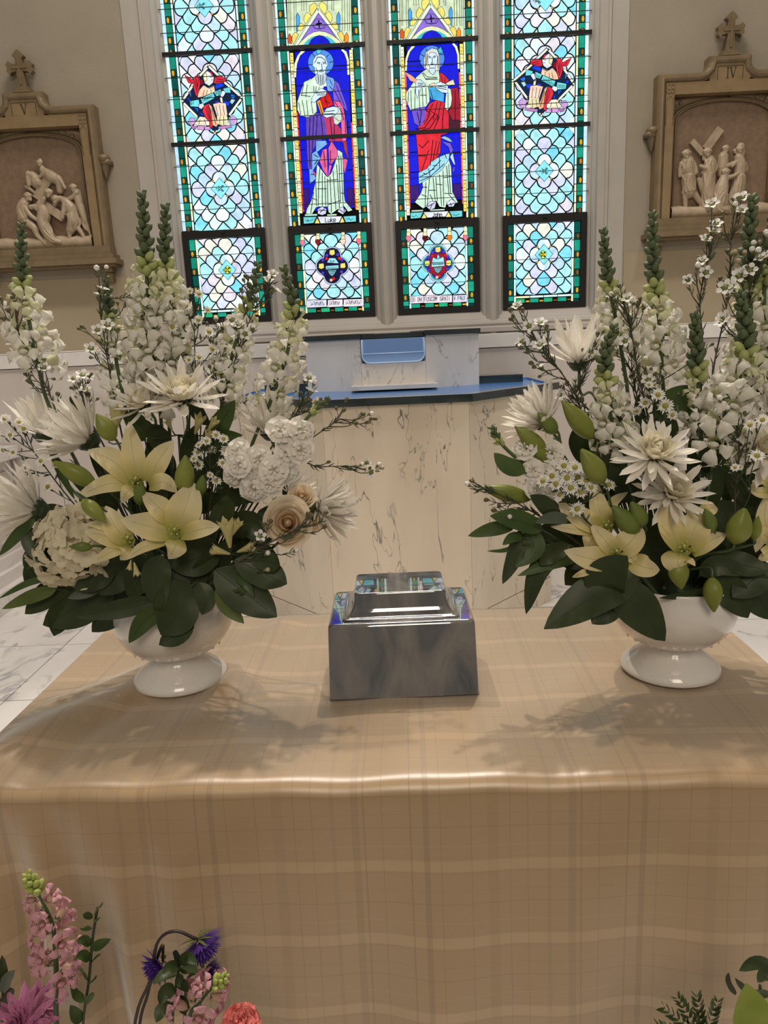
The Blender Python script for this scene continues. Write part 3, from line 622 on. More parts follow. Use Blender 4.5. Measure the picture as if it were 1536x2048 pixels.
L.px(cD([(500, 320), (850, 330), (840, 600), (740, 760), (680, 830), (545, 865), (530, 600)]), lin(214, 38, 54), 5, d=.0002)
L.px(cD([(590, 1000), (700, 940), (860, 840), (960, 700), (990, 800), (1010, 1150), (1085, 1290), (1050, 1305), (980, 1250), (930, 1300), (910, 1365), (830, 1350), (790, 1270), (720, 1280), (650, 1350), (600, 1375), (488, 1290), (570, 1170), (600, 1080)]), lin(196, 224, 204), 5, d=.0002)
L.px(cD([(545, 1035), (540, 880), (660, 820), (720, 720), (850, 650), (972, 600), (960, 690), (860, 840), (700, 950)]), lin(150, 208, 226), 6, d=.0002)
L.px(cD([(860, 440), (980, 470), (1022, 560), (985, 612), (955, 520)]), PUR, 6, d=.0002); L.px(cD([(850, 390), (900, 370), (970, 400), (1010, 450), (960, 440), (890, 410)]), lin(150, 190, 200), 6, d=.0002)
L.px(cD([(978, 660), (1012, 600), (1048, 770), (1030, 760)]), lin(190, 210, 220), 6, d=.0002); L.px(cD([(1010, 860), (1030, 800), (1045, 800), (1030, 870)]), PUR, 6, d=.0002)
L.px(cB([(840, 1015), (905, 1060), (965, 1130), (880, 1180), (828, 1165)]), lin(216, 40, 56), 6, d=.0002); L.px(cB([(915, 1170), (1020, 1115), (1045, 1190), (960, 1205)]), lin(228, 220, 190), 6, d=.0002)
L.px(cB([(935, 1230), (985, 1250), (1002, 1380), (990, 1480), (940, 1545), (905, 1500), (920, 1340)]), ROBE, 6, d=.0002)
L.px(cB([(680, 1225), (780, 1228), (895, 1320), (888, 1430), (830, 1412), (720, 1392), (690, 1330)]), lin(66, 160, 212), 6, d=.0002); L.px(cB([(690, 1190), (760, 1165), (780, 1200), (720, 1215)]), lin(226, 196, 176), 7, d=.0001)
L.px(cB([(345, 1008), (440, 1060), (525, 1130), (500, 1165), (420, 1130)]), lin(226, 160, 134), 7, d=.0002)
L.px(cB([(505, 1130), (560, 1115), (635, 1190), (582, 1215), (520, 1375), (498, 1300)]), FACE, 7, d=.0002); L.px(cB([(768, 1180), (850, 1148), (945, 1200), (945, 1305), (860, 1295), (790, 1245)]), FACE, 7, d=.0002)
L.px(cB([(618, 965), (612, 840), (640, 740), (720, 682), (795, 700), (825, 790), (828, 985), (800, 985), (770, 1000), (680, 1000), (650, 960)]), lin(214, 214, 206), 7, d=.0001)
L.px(cB([(668, 800), (700, 745), (768, 745), (800, 800), (797, 880), (765, 945), (768, 1010), (735, 1050), (690, 1010), (695, 940), (670, 890)]), FACE, 8, d=.0001)
for q in ([(680, 805), (710, 808)], [(745, 805), (775, 800)], [(675, 788), (712, 790)], [(742, 788), (780, 784)], [(728, 800), (732, 875), (712, 880)], [(708, 895), (752, 893)], [(640, 760), (632, 950)], [(660, 745), (650, 900)], [(808, 780), (812, 960)], [(700, 950), (760, 950)], [(590, 1020), (640, 1110), (810, 1110)], [(600, 1015), (660, 1075), (800, 1080)], [(640, 1100), (800, 1095)], [(430, 1260), (440, 1530)], [(490, 1240), (485, 1540)], [(540, 1250), (560, 1550)], [(590, 1230), (600, 1480)], [(640, 1230), (650, 1450)], [(560, 1330), (650, 1330)], [(400, 1280), (390, 1440)], [(530, 1160), (600, 1170)], [(530, 1190), (590, 1190)], [(790, 1200), (930, 1220)], [(800, 1225), (930, 1250)], [(700, 1250), (740, 1390)], [(860, 1060), (870, 1160)], [(900, 1080), (910, 1160)], [(950, 1300), (950, 1520)], [(1050, 1260), (1050, 1676)], [(740, 1450), (660, 1620)], [(800, 1430), (740, 1676)], [(850, 1430), (800, 1676)], [(900, 1460), (870, 1676)], [(690, 1540), (800, 1610)]): L.stroke(cB(q), 1.15)
for q in ([(520, 30), (560, 220)], [(580, 0), (560, 180)], [(640, 0), (700, 50), (620, 200)], [(500, 260), (620, 250), (760, 60)], [(520, 300), (700, 250), (820, 60)], [(740, 300), (830, 90)], [(880, 60), (870, 280)], [(540, 480), (590, 530), (680, 430)], [(540, 640), (640, 640)], [(680, 560), (580, 860)], [(740, 420), (700, 780)], [(790, 430), (740, 720)], [(830, 440), (790, 650)], [(560, 930), (690, 870), (850, 700)], [(560, 990), (700, 930), (900, 750)], [(600, 880), (650, 900)], [(700, 850), (760, 820)], [(740, 780), (800, 770)], [(680, 820), (700, 940)], [(830, 660), (830, 800)], [(640, 1010), (630, 1360)], [(690, 960), (660, 1340)], [(740, 940), (770, 1260)], [(780, 940), (800, 1270)], [(830, 900), (860, 1340)], [(880, 850), (890, 1340)], [(930, 780), (960, 1160)], [(960, 760), (985, 1160)], [(590, 1080), (660, 1080)], [(680, 1120), (780, 1120)], [(790, 1035), (870, 1045)], [(880, 945), (1000, 930)], [(580, 1180), (650, 1210)], [(900, 1165), (1010, 1170)], [(700, 1180), (740, 1270)], [(960, 1180), (1040, 1270)], [(660, 1350), (760, 1300)], [(700, 1380), (730, 1310)], [(950, 1330), (1040, 1300)], [(980, 1300), (1000, 1340)], [(900, 600), (930, 680)]): L.stroke(cD(q), 1.35)
for P in ([(645, 1350), (700, 1278), (782, 1290), (762, 1372), (700, 1398)], [(928, 1300), (1000, 1248), (1055, 1290), (1022, 1352), (960, 1352)]): L.px(cD(P), lin(206, 208, 232), 7, d=.0002)
for P, c in (([(425, 1440), (602, 1430), (560, 1508), (430, 1520)], lin(110, 205, 208)), ([(610, 1430), (952, 1418), (910, 1490), (660, 1505)], lin(218, 222, 228)), ([(970, 1418), (1145, 1410), (1147, 1490), (1010, 1500)], lin(110, 200, 208)), ([(578, 1515), (615, 1448), (648, 1512)], YEL), ([(918, 1498), (955, 1430), (992, 1495)], YEL), ([(440, 1405), (600, 1398), (600, 1415), (440, 1424)], lin(200, 226, 200)), ([(700, 1395), (900, 1385), (900, 1402), (700, 1410)], lin(200, 226, 214))): L.px(cD(P), c, 8, d=.0001)
letters(L, 'John', 865.5, 425.5, 8.2, 4.9, 1.3); L.stroke(cD([(440, 1480), (480, 1495), (500, 1470), (530, 1490)]), .9); L.stroke(cD([(1020, 1460), (1060, 1475), (1110, 1450)]), .9)
# ---- kneeling angels with scrolls
def angel(L, T):
    P = lambda Q: [T(x, y) for x, y in Q]
    L.px(P([(685, 345), (1155, 800), (775, 1290), (305, 855)]), lin(12, 34, 66), 2, d=.0002)
    for a, c in (((685, 372), (840, 520)), ((900, 590), (1135, 795)), ((1130, 830), (970, 1050)), ((660, 390), (560, 500)), ((450, 650), (330, 830)), ((335, 885), (520, 1075))):
        e = Vector((c[0]-a[0], c[1]-a[1])).normalized()*14; n_ = (-e.y, e.x)
        L.px(P([(a[0]-n_[0], a[1]-n_[1]), (c[0]-n_[0], c[1]-n_[1]), (c[0]+n_[0], c[1]+n_[1]), (a[0]+n_[0], a[1]+n_[1])]), lin(238, 236, 214), 3, d=0, name='pane')
    for q in ((678, 350), (1142, 800), (768, 1300), (790, 1275), (745, 1280), (318, 855)): L.px(P(disc(q[0], q[1], 13, 8)), lin(240, 236, 210), 3, d=0, small=True)
    bl = lin(24, 62, 216)
    for Q, c in (([(770, 650), (800, 605), (860, 600), (905, 640), (780, 690)], bl), ([(1000, 760), (1065, 790), (1020, 825), (990, 800)], lin(40, 110, 210)), ([(890, 860), (985, 870), (955, 930), (900, 905)], bl), ([(380, 840), (400, 800), (430, 850)], bl), ([(480, 940), (540, 960), (530, 1010)], lin(30, 90, 190)), ([(760, 870), (820, 850), (820, 890)], lin(60, 60, 190)), ([(1000, 830), (1050, 840), (1010, 900), (980, 870)], lin(170, 214, 206)), ([(400, 730), (430, 720), (440, 800)], lin(90, 110, 160)), ([(840, 800), (850, 870), (880, 880), (870, 810)], lin(232, 220, 190)), ([(560, 1010), (610, 1040), (590, 1070)], bl)): L.px(P(Q), c, 4, d=.0001)
    rd = lin(210, 44, 62)
    for Q, c in (([(345, 490), (465, 560), (455, 612), (400, 600)], rd), ([(460, 580), (500, 508), (548, 503), (562, 620), (540, 740), (512, 792), (480, 700)], rd), ([(755, 605), (770, 528), (860, 508), (925, 558), (900, 592), (800, 612)], rd), ([(555, 560), (600, 550), (610, 620), (570, 640)], lin(110, 24, 36))): L.px(P(Q), c, 5, d=.0001)
    L.px(P([(560, 700), (610, 640), (690, 672), (755, 640), (772, 725), (600, 795), (530, 805), (540, 750)]), lin(232, 196, 164), 6, d=.0001)
    L.px(P([(615, 480), (660, 442), (722, 455), (757, 520), (742, 602), (690, 645), (625, 605)]), lin(226, 228, 226), 7, d=.0001)
    L.px(P([(612, 490), (650, 470), (660, 560), (630, 590), (612, 540)]), lin(228, 224, 178), 8, d=0); L.px(P([(680, 448), (722, 455), (757, 515), (742, 520), (715, 472)]), rd, 8, d=0)
    for Q, c in (([(395, 1150), (430, 1090), (490, 1100), (492, 1160), (440, 1205)], lin(200, 160, 214)), ([(970, 1100), (1022, 1058), (1082, 1110), (1062, 1180), (1000, 1195)], lin(200, 160, 214)), ([(440, 1200), (520, 1210), (500, 1250), (450, 1235)], lin(170, 110, 170)), ([(525, 1205), (620, 1200), (615, 1258), (530, 1252)], lin(206, 150, 206)), ([(630, 1215), (705, 1212), (700, 1258), (630, 1256)], lin(206, 160, 214)), ([(820, 1215), (980, 1195), (1000, 1222), (880, 1245), (820, 1240)], lin(190, 130, 190))): L.px(P(Q), c, 5, d=.0001)
    for Q, c in (([(745, 900), (830, 880), (920, 890), (942, 1050), (800, 1062)], lin(240, 208, 186)), ([(800, 1064), (935, 1052), (962, 1180), (880, 1202), (802, 1172)], lin(232, 222, 176)), ([(680, 895), (722, 930), (772, 1080), (817, 1170), (790, 1217), (740, 1190), (718, 1000)], lin(226, 172, 130)), ([(488, 1172), (560, 1075), (640, 1085), (692, 1150), (692, 1195), (520, 1195)], lin(236, 226, 200)), ([(915, 1180), (960, 1150), (985, 1190), (930, 1200)], lin(230, 226, 226))): L.px(P(Q), c, 6, d=.0001)
    L.px(P([(615, 930), (670, 898), (722, 1060), (738, 1222), (702, 1232), (700, 1150), (640, 1090), (600, 1000)]), rd, 7, d=.0001)
    tl = lin(112, 210, 214)
    for Q in ([(420, 862), (545, 840), (560, 915), (540, 940), (432, 930)], [(575, 825), (745, 745), (772, 812), (600, 905)], [(760, 735), (850, 695), (860, 770), (790, 790)], [(890, 685), (980, 665), (990, 745), (900, 740)]): L.px(P(Q), tl, 8, d=.0001)
    L.px(P([(548, 912), (600, 890), (622, 925), (582, 970), (550, 950)]), lin(214, 222, 240), 9, d=.0001); L.px(P([(850, 790), (870, 720), (905, 720), (915, 750), (880, 805)]), lin(214, 222, 240), 9, d=.0001)
    for q in ([(700, 520), (725, 520)], [(715, 560), (735, 555)], [(640, 650), (690, 675), (750, 645)], [(620, 700), (600, 780)], [(660, 700), (650, 760)], [(710, 690), (715, 740)], [(480, 570), (520, 740)], [(500, 540), (530, 700)], [(540, 530), (520, 660)], [(790, 540), (900, 560)], [(780, 575), (890, 580)], [(780, 920), (810, 1050)], [(830, 905), (850, 1050)], [(880, 910), (900, 1045)], [(840, 1070), (830, 1170)], [(890, 1070), (890, 1190)], [(640, 960), (690, 1100)], [(660, 930), (710, 1120)], [(720, 960), (780, 1180)], [(560, 1110), (540, 1180)], [(620, 1110), (640, 1180)], [(385, 520), (440, 590)]): L.stroke(P(q), 1.0, 12)
    def tri(x, y, n, dx, dy, h):         # scroll lettering
        for k in range(n): L.stroke(P([(x+dx*k, y+dy*k), (x+dx*k+8, y+dy*k+h)]), .8, 13)
    return P, tri
L = LIGHTS[0]; P_, tri = angel(L, lambda x, y: (320+x/S_, 80+y/S_))
for t_, x, y, sl in (('SI', 380.5, 203.5, -.12), ('TRANI', 404.5, 197.5, -.42), ('FO', 432, 184.5, -.38)): letters(L, t_, x, y, 6.2, 4.4, .9, 12, sl)
L = LIGHTS[3]; P_, tri = angel(L, lambda x, y: (990+(715-(x-730)*1.047)/7.314, 80+(605+(y-820)*1.047)/7.314))
tri(590, 845, 9, 18, -8.5, 45); tri(785, 735, 4, 18, -8, 45); tri(440, 870, 6, 18, -2, 50)
# ---- quatrefoil shields, pendants and inscriptions of the two middle casements
def shield(L, o, cx, cy, dark):
    P = lambda Q: cr(o, S_, Q)
    lob = [(0, -145), (-108, 0), (108, 0), (0, 130)]
    for r, c, ly in ((128, lin(206, 228, 246) if not dark else lin(186, 206, 238), 1), (108, lin(70, 190, 196) if not dark else lin(24, 30, 60), 2), (88, lin(52, 40, 150) if not dark else lin(26, 22, 70), 3)):
        for dx, dy in lob: L.px(P(disc(cx+dx, cy+dy, r, 18)), c, ly, d=.0004, name='medallion')
    L.px(P([(cx-110, cy-130), (cx+110, cy-140), (cx+120, cy+120), (cx, cy+190), (cx-120, cy+130)]), lin(20, 18, 60) if dark else lin(150, 24, 50), 4, d=.0002)
    for dx, dy in ((0, -190), (-150, 0), (150, -5)):
        L.px(P([(cx+dx-34, cy+dy-30), (cx+dx+28, cy+dy-38), (cx+dx+36, cy+dy+20), (cx+dx, cy+dy+40), (cx+dx-36, cy+dy+26)]), YEL if dx >= 0 or dark else lin(206, 226, 120), 5, d=.0002)
    for dx, dy, c in ((-75, -150, lin(74, 60, 200)), (75, -160, lin(74, 60, 200)), (-130, -85, lin(74, 60, 200)), (135, -90, lin(90, 60, 200)), (-130, 95, lin(60, 60, 180)), (130, 80, lin(90, 60, 190)), (-80, -105, RED), (100, -110, RED), (20, 175, RED), (-15, 195, lin(230, 180, 150))):
        L.px(P(disc(cx+dx, cy+dy, 22, 8)), c, 5, d=.0001, small=True)
    pt = lin(150, 214, 222)
    if dark: Q = [(cx-70, cy-50), (cx-40, cy-110), (cx+40, cy-110), (cx+90, cy-40)]
    else: Q = [(cx-85, cy-10), (cx-70, cy-80), (cx-20, cy-60), (cx, cy-125), (cx+30, cy-70), (cx+75, cy-90), (cx+85, cy-20)]
    L.px(P(Q), pt, 6, d=.0001); L.px(P([(cx-90, cy), (cx+88, cy-12), (cx+88, cy+38), (cx-88, cy+50)]), pt, 6, d=.0001)
    L.px(P([(cx-60, cy+62), (cx+60, cy+55), (cx+30, cy+110), (cx, cy+140), (cx-35, cy+115)]), lin(120, 170, 180), 6, d=.0001)
    for q in ([(cx-30, cy-90), (cx-10, cy-50)], [(cx+20, cy-90), (cx+10, cy-50)], [(cx-50, cy+75), (cx+40, cy+70)], [(cx-30, cy+100), (cx+20, cy+95)], [(cx-40, cy-70), (cx+40, cy-70)], [(cx-70, cy+20), (cx+70, cy+10)]): L.stroke(P(q), .8, 8)
def pendants(L, o, xs, ys, cols):
    P = lambda Q: cr(o, S_, Q)
    for x, y, c in zip(xs, ys, cols):
        L.px(P([(x-22, y-45), (x-8, y-80), (x+8, y-80), (x+22, y-45), (x+22, y-5), (x-22, y-5)]), CRM, 2, d=.0001); L.px(P([(x-22, y), (x+22, y), (x+26, y+50), (x-26, y+50)]), lin(238, 222, 170), 2, d=.0001)
        L.px(P([(x-30, y+55), (x+30, y+55), (x+36, y+90), (x, y+140), (x-36, y+90)]), c, 2, d=.0001)
G_, H_ = (560, 430), (780, 420)
shield(LIGHTS[1], G_, 730, 715, True); shield(LIGHTS[2], H_, 670, 745, False)
pk = lin(222, 120, 140)
pendants(LIGHTS[1], G_, (312, 530, 880, 1102), (300, 290, 285, 280), (pk, lin(130, 30, 40), lin(236, 206, 170), pk)); pendants(LIGHTS[2], H_, (258, 490, 830, 1055), (310, 310, 300, 300), (pk, lin(80, 20, 30), lin(220, 120, 30), pk))
for L, o, Qs in ((LIGHTS[1], G_, [(370, 650, 1190), (668, 875, 1185), (890, 1168, 1178)]), (LIGHTS[2], H_, [(275, 465, 1205), (470, 865, 1197), (878, 1075, 1190)])):
    for x0, x1, y in Qs: L.px(cr(o, S_, [(x0, y+3), (x1, y-6), (x1, y+92), (x0, y+102)]), RG.choice([lin(224, 214, 222), lin(216, 216, 236)]), 3, d=.0003)
# lettering as far as it can be read; the rest is black-letter strokes
L = LIGHTS[2]; letters(L, 'EDI DNI', 821.5, 595.5, 8, 3.5, .8, 8); letters(L, 'FUSCOM', 849, 594.3, 8, 4.3, .9, 8); letters(L, 'GRATI', 880.5, 593.3, 8, 4.2, .9, 8); letters(L, 'V PAUI', 907.5, 592.3, 8, 4.2, .9, 8)
L = LIGHTS[1]
for x0, n, y in ((622, 7, 603.5), (660, 5, 602.5), (692, 8, 601)):
    for k in range(n): x = x0+k*4; L.stroke([(x, y), (x, y+8)], .8, 8); L.stroke([(x, y+(0 if k % 2 else 8)), (x+3, y+(0 if k % 3 else 4)), (x+3, y+6)], .7, 8)
for L in LIGHTS: L.finish()
# ================================================================= Stations reliefs
def capsules(chains):                   # fused sculpture from chains of (x, y, z, r)
    b = MB()
    for ch in chains:
        if len(ch) == 1:
            x, y, z, r = ch[0]; b.ball((x, y, z), r, 10, 7); continue
        P = [Vector(c[:3]) for c in ch]; Rr = [c[3] for c in ch]; n = max(2, (len(ch)-1)*5)
        S = catmull(P, n); rr = []
        for i in range(n+1):
            t_ = i/n*(len(ch)-1); k = min(int(t_), len(ch)-2); t_ -= k; rr.append(Rr[k]*(1-t_)+Rr[k+1]*t_)
        b.tube(S, rr, 10); b.ball(S[0], rr[0], 10, 6); b.ball(S[-1], rr[-1], 10, 6)
    return b
def fuse(name, chains, m, parent, vox=.0031, smooth=1):
    o = capsules(chains).build(name, m, parent)
    r = o.modifiers.new('r', 'REMESH'); r.mode = 'VOXEL'; r.voxel_size = vox; r.use_smooth_shade = True
    if smooth: s = o.modifiers.new('s', 'SMOOTH'); s.iterations = smooth; s.factor = .4
    dg = bpy.context.evaluated_depsgraph_get(); me = bpy.data.meshes.new_from_object(o.evaluated_get(dg))
    o.modifiers.clear(); old = o.data; o.data = me; bpy.data.meshes.remove(old)
    if not me.materials: me.materials.append(m)
    for p in me.polygons: p.use_smooth = True
    return o
def station(cx, label, grp, o, s, figs, beams, numeral, rs):
    zb, zt, hw = 2.185, 3.05, .425      # frame: bottom, top, half width
    yf = YW
    T = thing('relief_station', label, 'relief', (cx, yf, zb), grp)
    yq = yf-.10                          # front of the frame
    def outer(b, e, y0, y1):
        for x0, x1 in ((-hw+e, -hw+e+.052), (hw-e-.052, hw-e)): b.box((cx+x0, y0, zb), (cx+x1, y1, zt-e))
    b = MB()
    # moulded border following the stepped head
    path = [(-hw, zb), (-hw, zt), (-.175, zt), (-.150, zt+.008), (-.132, zt+.025), (-.125, zt+.05), (-.125, zt+.085), (.125, zt+.085), (.125, zt+.05), (.132, zt+.025), (.150, zt+.008), (.175, zt), (hw, zt), (hw, zb)]
    prof = [(0, 0), (0, -.075), (.008, -.088), (.018, -.098), (.030, -.100), (.040, -.092), (.046, -.080), (.052, -.078), (.055, 0)]
    def off(Pth, d):
        out = []
        for i, p in enumerate(Pth):
            a = Pth[max(i-1, 0)]; c = Pth[min(i+1, len(Pth)-1)]
            e1 = Vector((p[0]-a[0], p[1]-a[1])); e2 = Vector((c[0]-p[0], c[1]-p[1]))
            if e1.length < 1e-9: e1 = e2
            if e2.length < 1e-9: e2 = e1
            e1.normalize(); e2.normalize(); n1 = Vector((e1.y, -e1.x)); n2 = Vector((e2.y, -e2.x)); q = n1+n2; k = 1/max(.5, 1+n1.dot(n2))
            out.append((p[0]+q.x*k*d, p[1]+q.y*k*d))
        return out
    rows = [[(cx+x, yf+y, z) for x, z in off(path, d)] for d, y in prof]
    b.grid(rows); b.build('moulded_border', M['bronze'], T, False)
    # flat band with pierced corners, plaque for the numeral
    b = MB(); iw = .325
    b.box((cx-hw+.05, yf-.085, zb+.05), (cx-iw, yf, zt-.05)); b.box((cx+iw, yf-.085, zb+.05), (cx+hw-.05, yf, zt-.05)); b.box((cx-iw, yf-.085, zt-.115), (cx+iw, yf, zt-.05))
    b.box((cx-.12, yf-.082, zt-.05), (cx+.12, yf, zt+.04))
    b.build('flat_band', M['bronze_lt'], T, False)
    for sx in (-1, 1):
        b = MB(); q = (cx+sx*(iw+.026), yf-.087, zt-.082)
        for a in range(4): 
            c_ = Vector(q)+Vector((math.cos(a*math.pi/2+.78)*.016, 0, math.sin(a*math.pi/2+.78)*.016)); b.tube([c_+Vector((.013*math.cos(k*math.pi/5), 0, .013*math.sin(k*math.pi/5))) for k in range(11)], .0028, 5)
        b.tube([(q[0]-.022, q[1], q[2]-.20), (q[0]-.022, q[1], q[2]-.06), (q[0], q[1], q[2]-.032), (q[0]+.022, q[1], q[2]-.06), (q[0]+.022, q[1], q[2]-.20)], .003, 5)
        b.build('corner_tracery', M['bronze_lt'], T)
    b = MB(); z0, z1 = zt-.038, zt+.018
    def st(x0, z_0, x1, z_1, ww=.006):
        d = Vector((x1-x0, 0, z_1-z_0)).normalized(); n_ = Vector((-d.z, 0, d.x))*ww*.5; y = yf-.0835
        P0, P1 = Vector((cx+x0, y, z_0)), Vector((cx+x1, y, z_1)); b.add([P0-n_, P1-n_, P1+n_, P0+n_], [(0, 1, 2, 3)])
    x = -.012*(len(numeral)-1)*1.2
    for ch in numeral:
        if ch == 'I': st(x, z0, x, z1); st(x-.008, z0, x+.008, z0, .003); st(x-.008, z1, x+.008, z1, .003); x += .03
        else: st(x-.014, z1, x+.002, z0, .008); st(x+.016, z1, x+.002, z0, .004); st(x-.02, z1, x-.006, z1, .003); st(x+.01, z1, x+.022, z1, .003); x += .03
    for a, c in (((-.075, zt-.045), (-.075, zt+.026)), ((-.075, zt+.026), (.075, zt+.026)), ((.075, zt+.026), (.075, zt-.045))): st(a[0], a[1], c[0], c[1], .003)
    b.build('numeral', M['engrave'], T, False)
    # recess, arch, ground panel
    yb = yf-.012
    b = MB(); b.box((cx-iw, yb, zb+.05), (cx+iw, yf, zt-.115)); b.build('ground_panel', M['relief_bg'], T, False)
    aw = iw-.022; zs, za = zt-.255, zt-.135   # springing and crown of the depressed arch
    ap = [(-aw, zb+.06), (-aw, zs)]+[(-aw*math.cos(k*math.pi/16), zs+(za-zs)*math.sin(k*math.pi/16)**.8) for k in range(1, 16)]+[(aw, zs), (aw, zb+.06)]
    b = MB()
    for r_, yy in ((.009, yb-.012), (.005, yb-.02)): b.tube([(cx+x*(1 if r_ > .006 else .965), yy, z-(0 if r_ > .006 else .008)) for x, z in ap], r_, 6)
    b.build('arch_moulding', M['bronze'], T)
    for sx in (-1, 1):
        b = MB(); P = [(cx+sx*iw, yb-.012, zt-.115), (cx+sx*iw, yb-.012, zs)] + [(cx+sx*aw*math.cos(k*math.pi/16), yb-.012, zs+(za-zs)*math.sin(k*math.pi/16)**.8) for k in range(0, 8)] + [(cx+sx*.02, yb-.012, zt-.115)]
        b.prism(P if sx < 0 else P[::-1], (0, .012, 0))
        for k in range(14):
            u, v = rs.random(), rs.random()
            if u+v < 1: b.ball((cx+sx*(iw-.02-.16*u), yb-.014, zt-.13-.075*v*(1-u)), .008+.005*rs.random(), 6, 4)
        b.build('spandrel', M['bronze'], T)
    # sill, brackets, side corbels, cross
    b = MB()
    for e, z0, z1, y in ((.005, .05, .0, .108), (.025, .0, -.03, .125), (.045, -.03, -.06, .14), (.025, -.06, -.075, .115)): b.box((cx-hw-e, yf-y, zb+z1), (cx+hw+e, yf, zb+z0))
    b.build('sill', M['bronze'], T, False)
    for sx in (-1, 1):
        b = MB(); x = cx+sx*(hw-.045)
        b.box((x-.034, yf-.07, zb-.105), (x+.034, yf, zb-.075)); b.ball((x, yf-.03, zb-.125), .032, 10, 6, sc=(1, 1, 1.1)); b.box((x-.026, yf-.045, zb-.165), (x+.026, yf, zb-.145)); b.build('bracket', M['bronze'], T, False)
        b = MB(); x = cx+sx*(hw+.012)
        b.ball((x, yf-.05, zt-.30), .042, 12, 6, sc=(1, 1, .62)); b.box((x-.042, yf-.075, zt-.335), (x+.042, yf, zt-.31)); b.lathe([(.03, 0), (.026, -.03), (.014, -.06), (.004, -.085)], (x, yf-.04, zt-.33), 10); b.build('corbel', M['bronze'], T)
    b = MB(); cz = zt+.085; yc = yf-.05
    b.box((cx-.055, yc-.03, cz), (cx+.055, yf, cz+.014)); b.box((cx-.042, yc-.02, cz+.014), (cx+.042, yf, cz+.03))
    W = .021
    P = [(-W*1.2, .03), (-W*.9, .12), (-.05, .115), (-.062, .10), (-.08, .118), (-.074, .138), (-.082, .158), (-.062, .176), (-.05, .162), (-W*.9, .16), (-W*.9, .19), (-.036, .202), (-.02, .222), (0, .238), (.02, .222), (.036, .202), (W*.9, .19), (W*.9, .16), (.05, .162), (.062, .176), (.082, .158), (.074, .138), (.08, .118), (.062, .10), (.05, .115), (W*.9, .12), (W*1.2, .03)]
    b.prism([(cx+x, yc-.018, cz+z) for x, z in P], (0, .036, 0))
    b.prism([(cx+x, yc-.024, cz+z) for x, z in ((-.007, .045), (-.007, .132), (-.045, .132), (-.045, .146), (-.007, .146), (-.007, .2), (.007, .2), (.007, .146), (.045, .146), (.045, .132), (.007, .132), (.007, .045))], (0, .008, 0))
    b.box((cx-.006, yc, cz+.05), (cx+.006, yf, cz+.2))
    b.build('finial_cross', M['bronze'], T, False)
    # ground and figures in relief
    def G(x, y, d=0): p = at(o[0]+x/s, o[1]+y/s, yf-.03-d); return (p.x, yf-.03-d, p.z)
    def chain(Ls): return [G(x, y, d)+(r/s*mpp(yf),) for x, y, r, d in Ls]
    b = MB(); row = []
    for k in range(13):
        x = -aw+2*aw*k/12; h = rs.uniform(0, .012)
        row.append([(cx+x, yb, zb+.05), (cx+x, yb-.045, zb+.05), (cx+x, yb-.05, zb+.10+h*.5), (cx+x, yb-.03, zb+.118+h), (cx+x, yb, zb+.124+h)])
    b.grid(row); b.build('rocky_ground', M['relief'], T)
    for Q, wd, d in beams:
        b = MB(); p, q = Vector(G(*Q[0], d)), Vector(G(*Q[1], d)); e = (q-p).normalized(); n_ = Vector((-e.z, 0, e.x))*wd/s*.5*mpp(yf)
        b.prism([p-n_, q-n_, q+n_, p+n_], (0, .03+d*.5, 0)); b.build('carved_cross_beam', M['relief'], T, False)
    for nm, chs in figs:
        C = [chain(c) for c in chs]
        for c in list(C):               # faces: nose, brow, beard and hair on each head
            if len(c) == 1 and c[0][3] > .015 and nm != 'horse_figure':
                x, y, z, r = c[0]; C += [[(x, y-r*1.0, z-r*.05, r*.20)], [(x-r*.45, y-r*.78, z+r*.22, r*.2), (x, y-r*.92, z+r*.25, r*.17), (x+r*.45, y-r*.78, z+r*.22, r*.2)], [(x, y-r*.55, z-r*.75, r*.42)], [(x-r*.8, y-r*.1, z+r*.35, r*.42), (x, y-r*.2, z+r*.75, r*.45), (x+r*.8, y-r*.1, z+r*.35, r*.42)]]
        for c in list(C):               # folds: thin ridges running down the broader drapery
            if len(c) >= 2 and c[0][3] > .033:
                for k in range(7):
                    f = -0.9+1.8*k/6+rs.uniform(-.1, .1); rr = []
                    for j, (x, y, z, r) in enumerate(c):
                        nx = Vector((c[min(j+1, len(c)-1)][0]-c[max(j-1, 0)][0], 0, c[min(j+1, len(c)-1)][2]-c[max(j-1, 0)][2])).normalized()
                        sd = Vector((-nx.z, 0, nx.x)); ff = f+.25*math.sin(j*2+k)
                        q = Vector((x, y, z))+sd*r*ff*.95; rr.append((q.x, y-r*math.sqrt(max(.05, 1-min(.97, ff*ff)))*.95, q.z, .0062))
                    C.append(rr)
        fuse(nm, C, M['relief'], T)
    return T
RS = random.Random(3)
oL, sL = (0, 120), 4.653
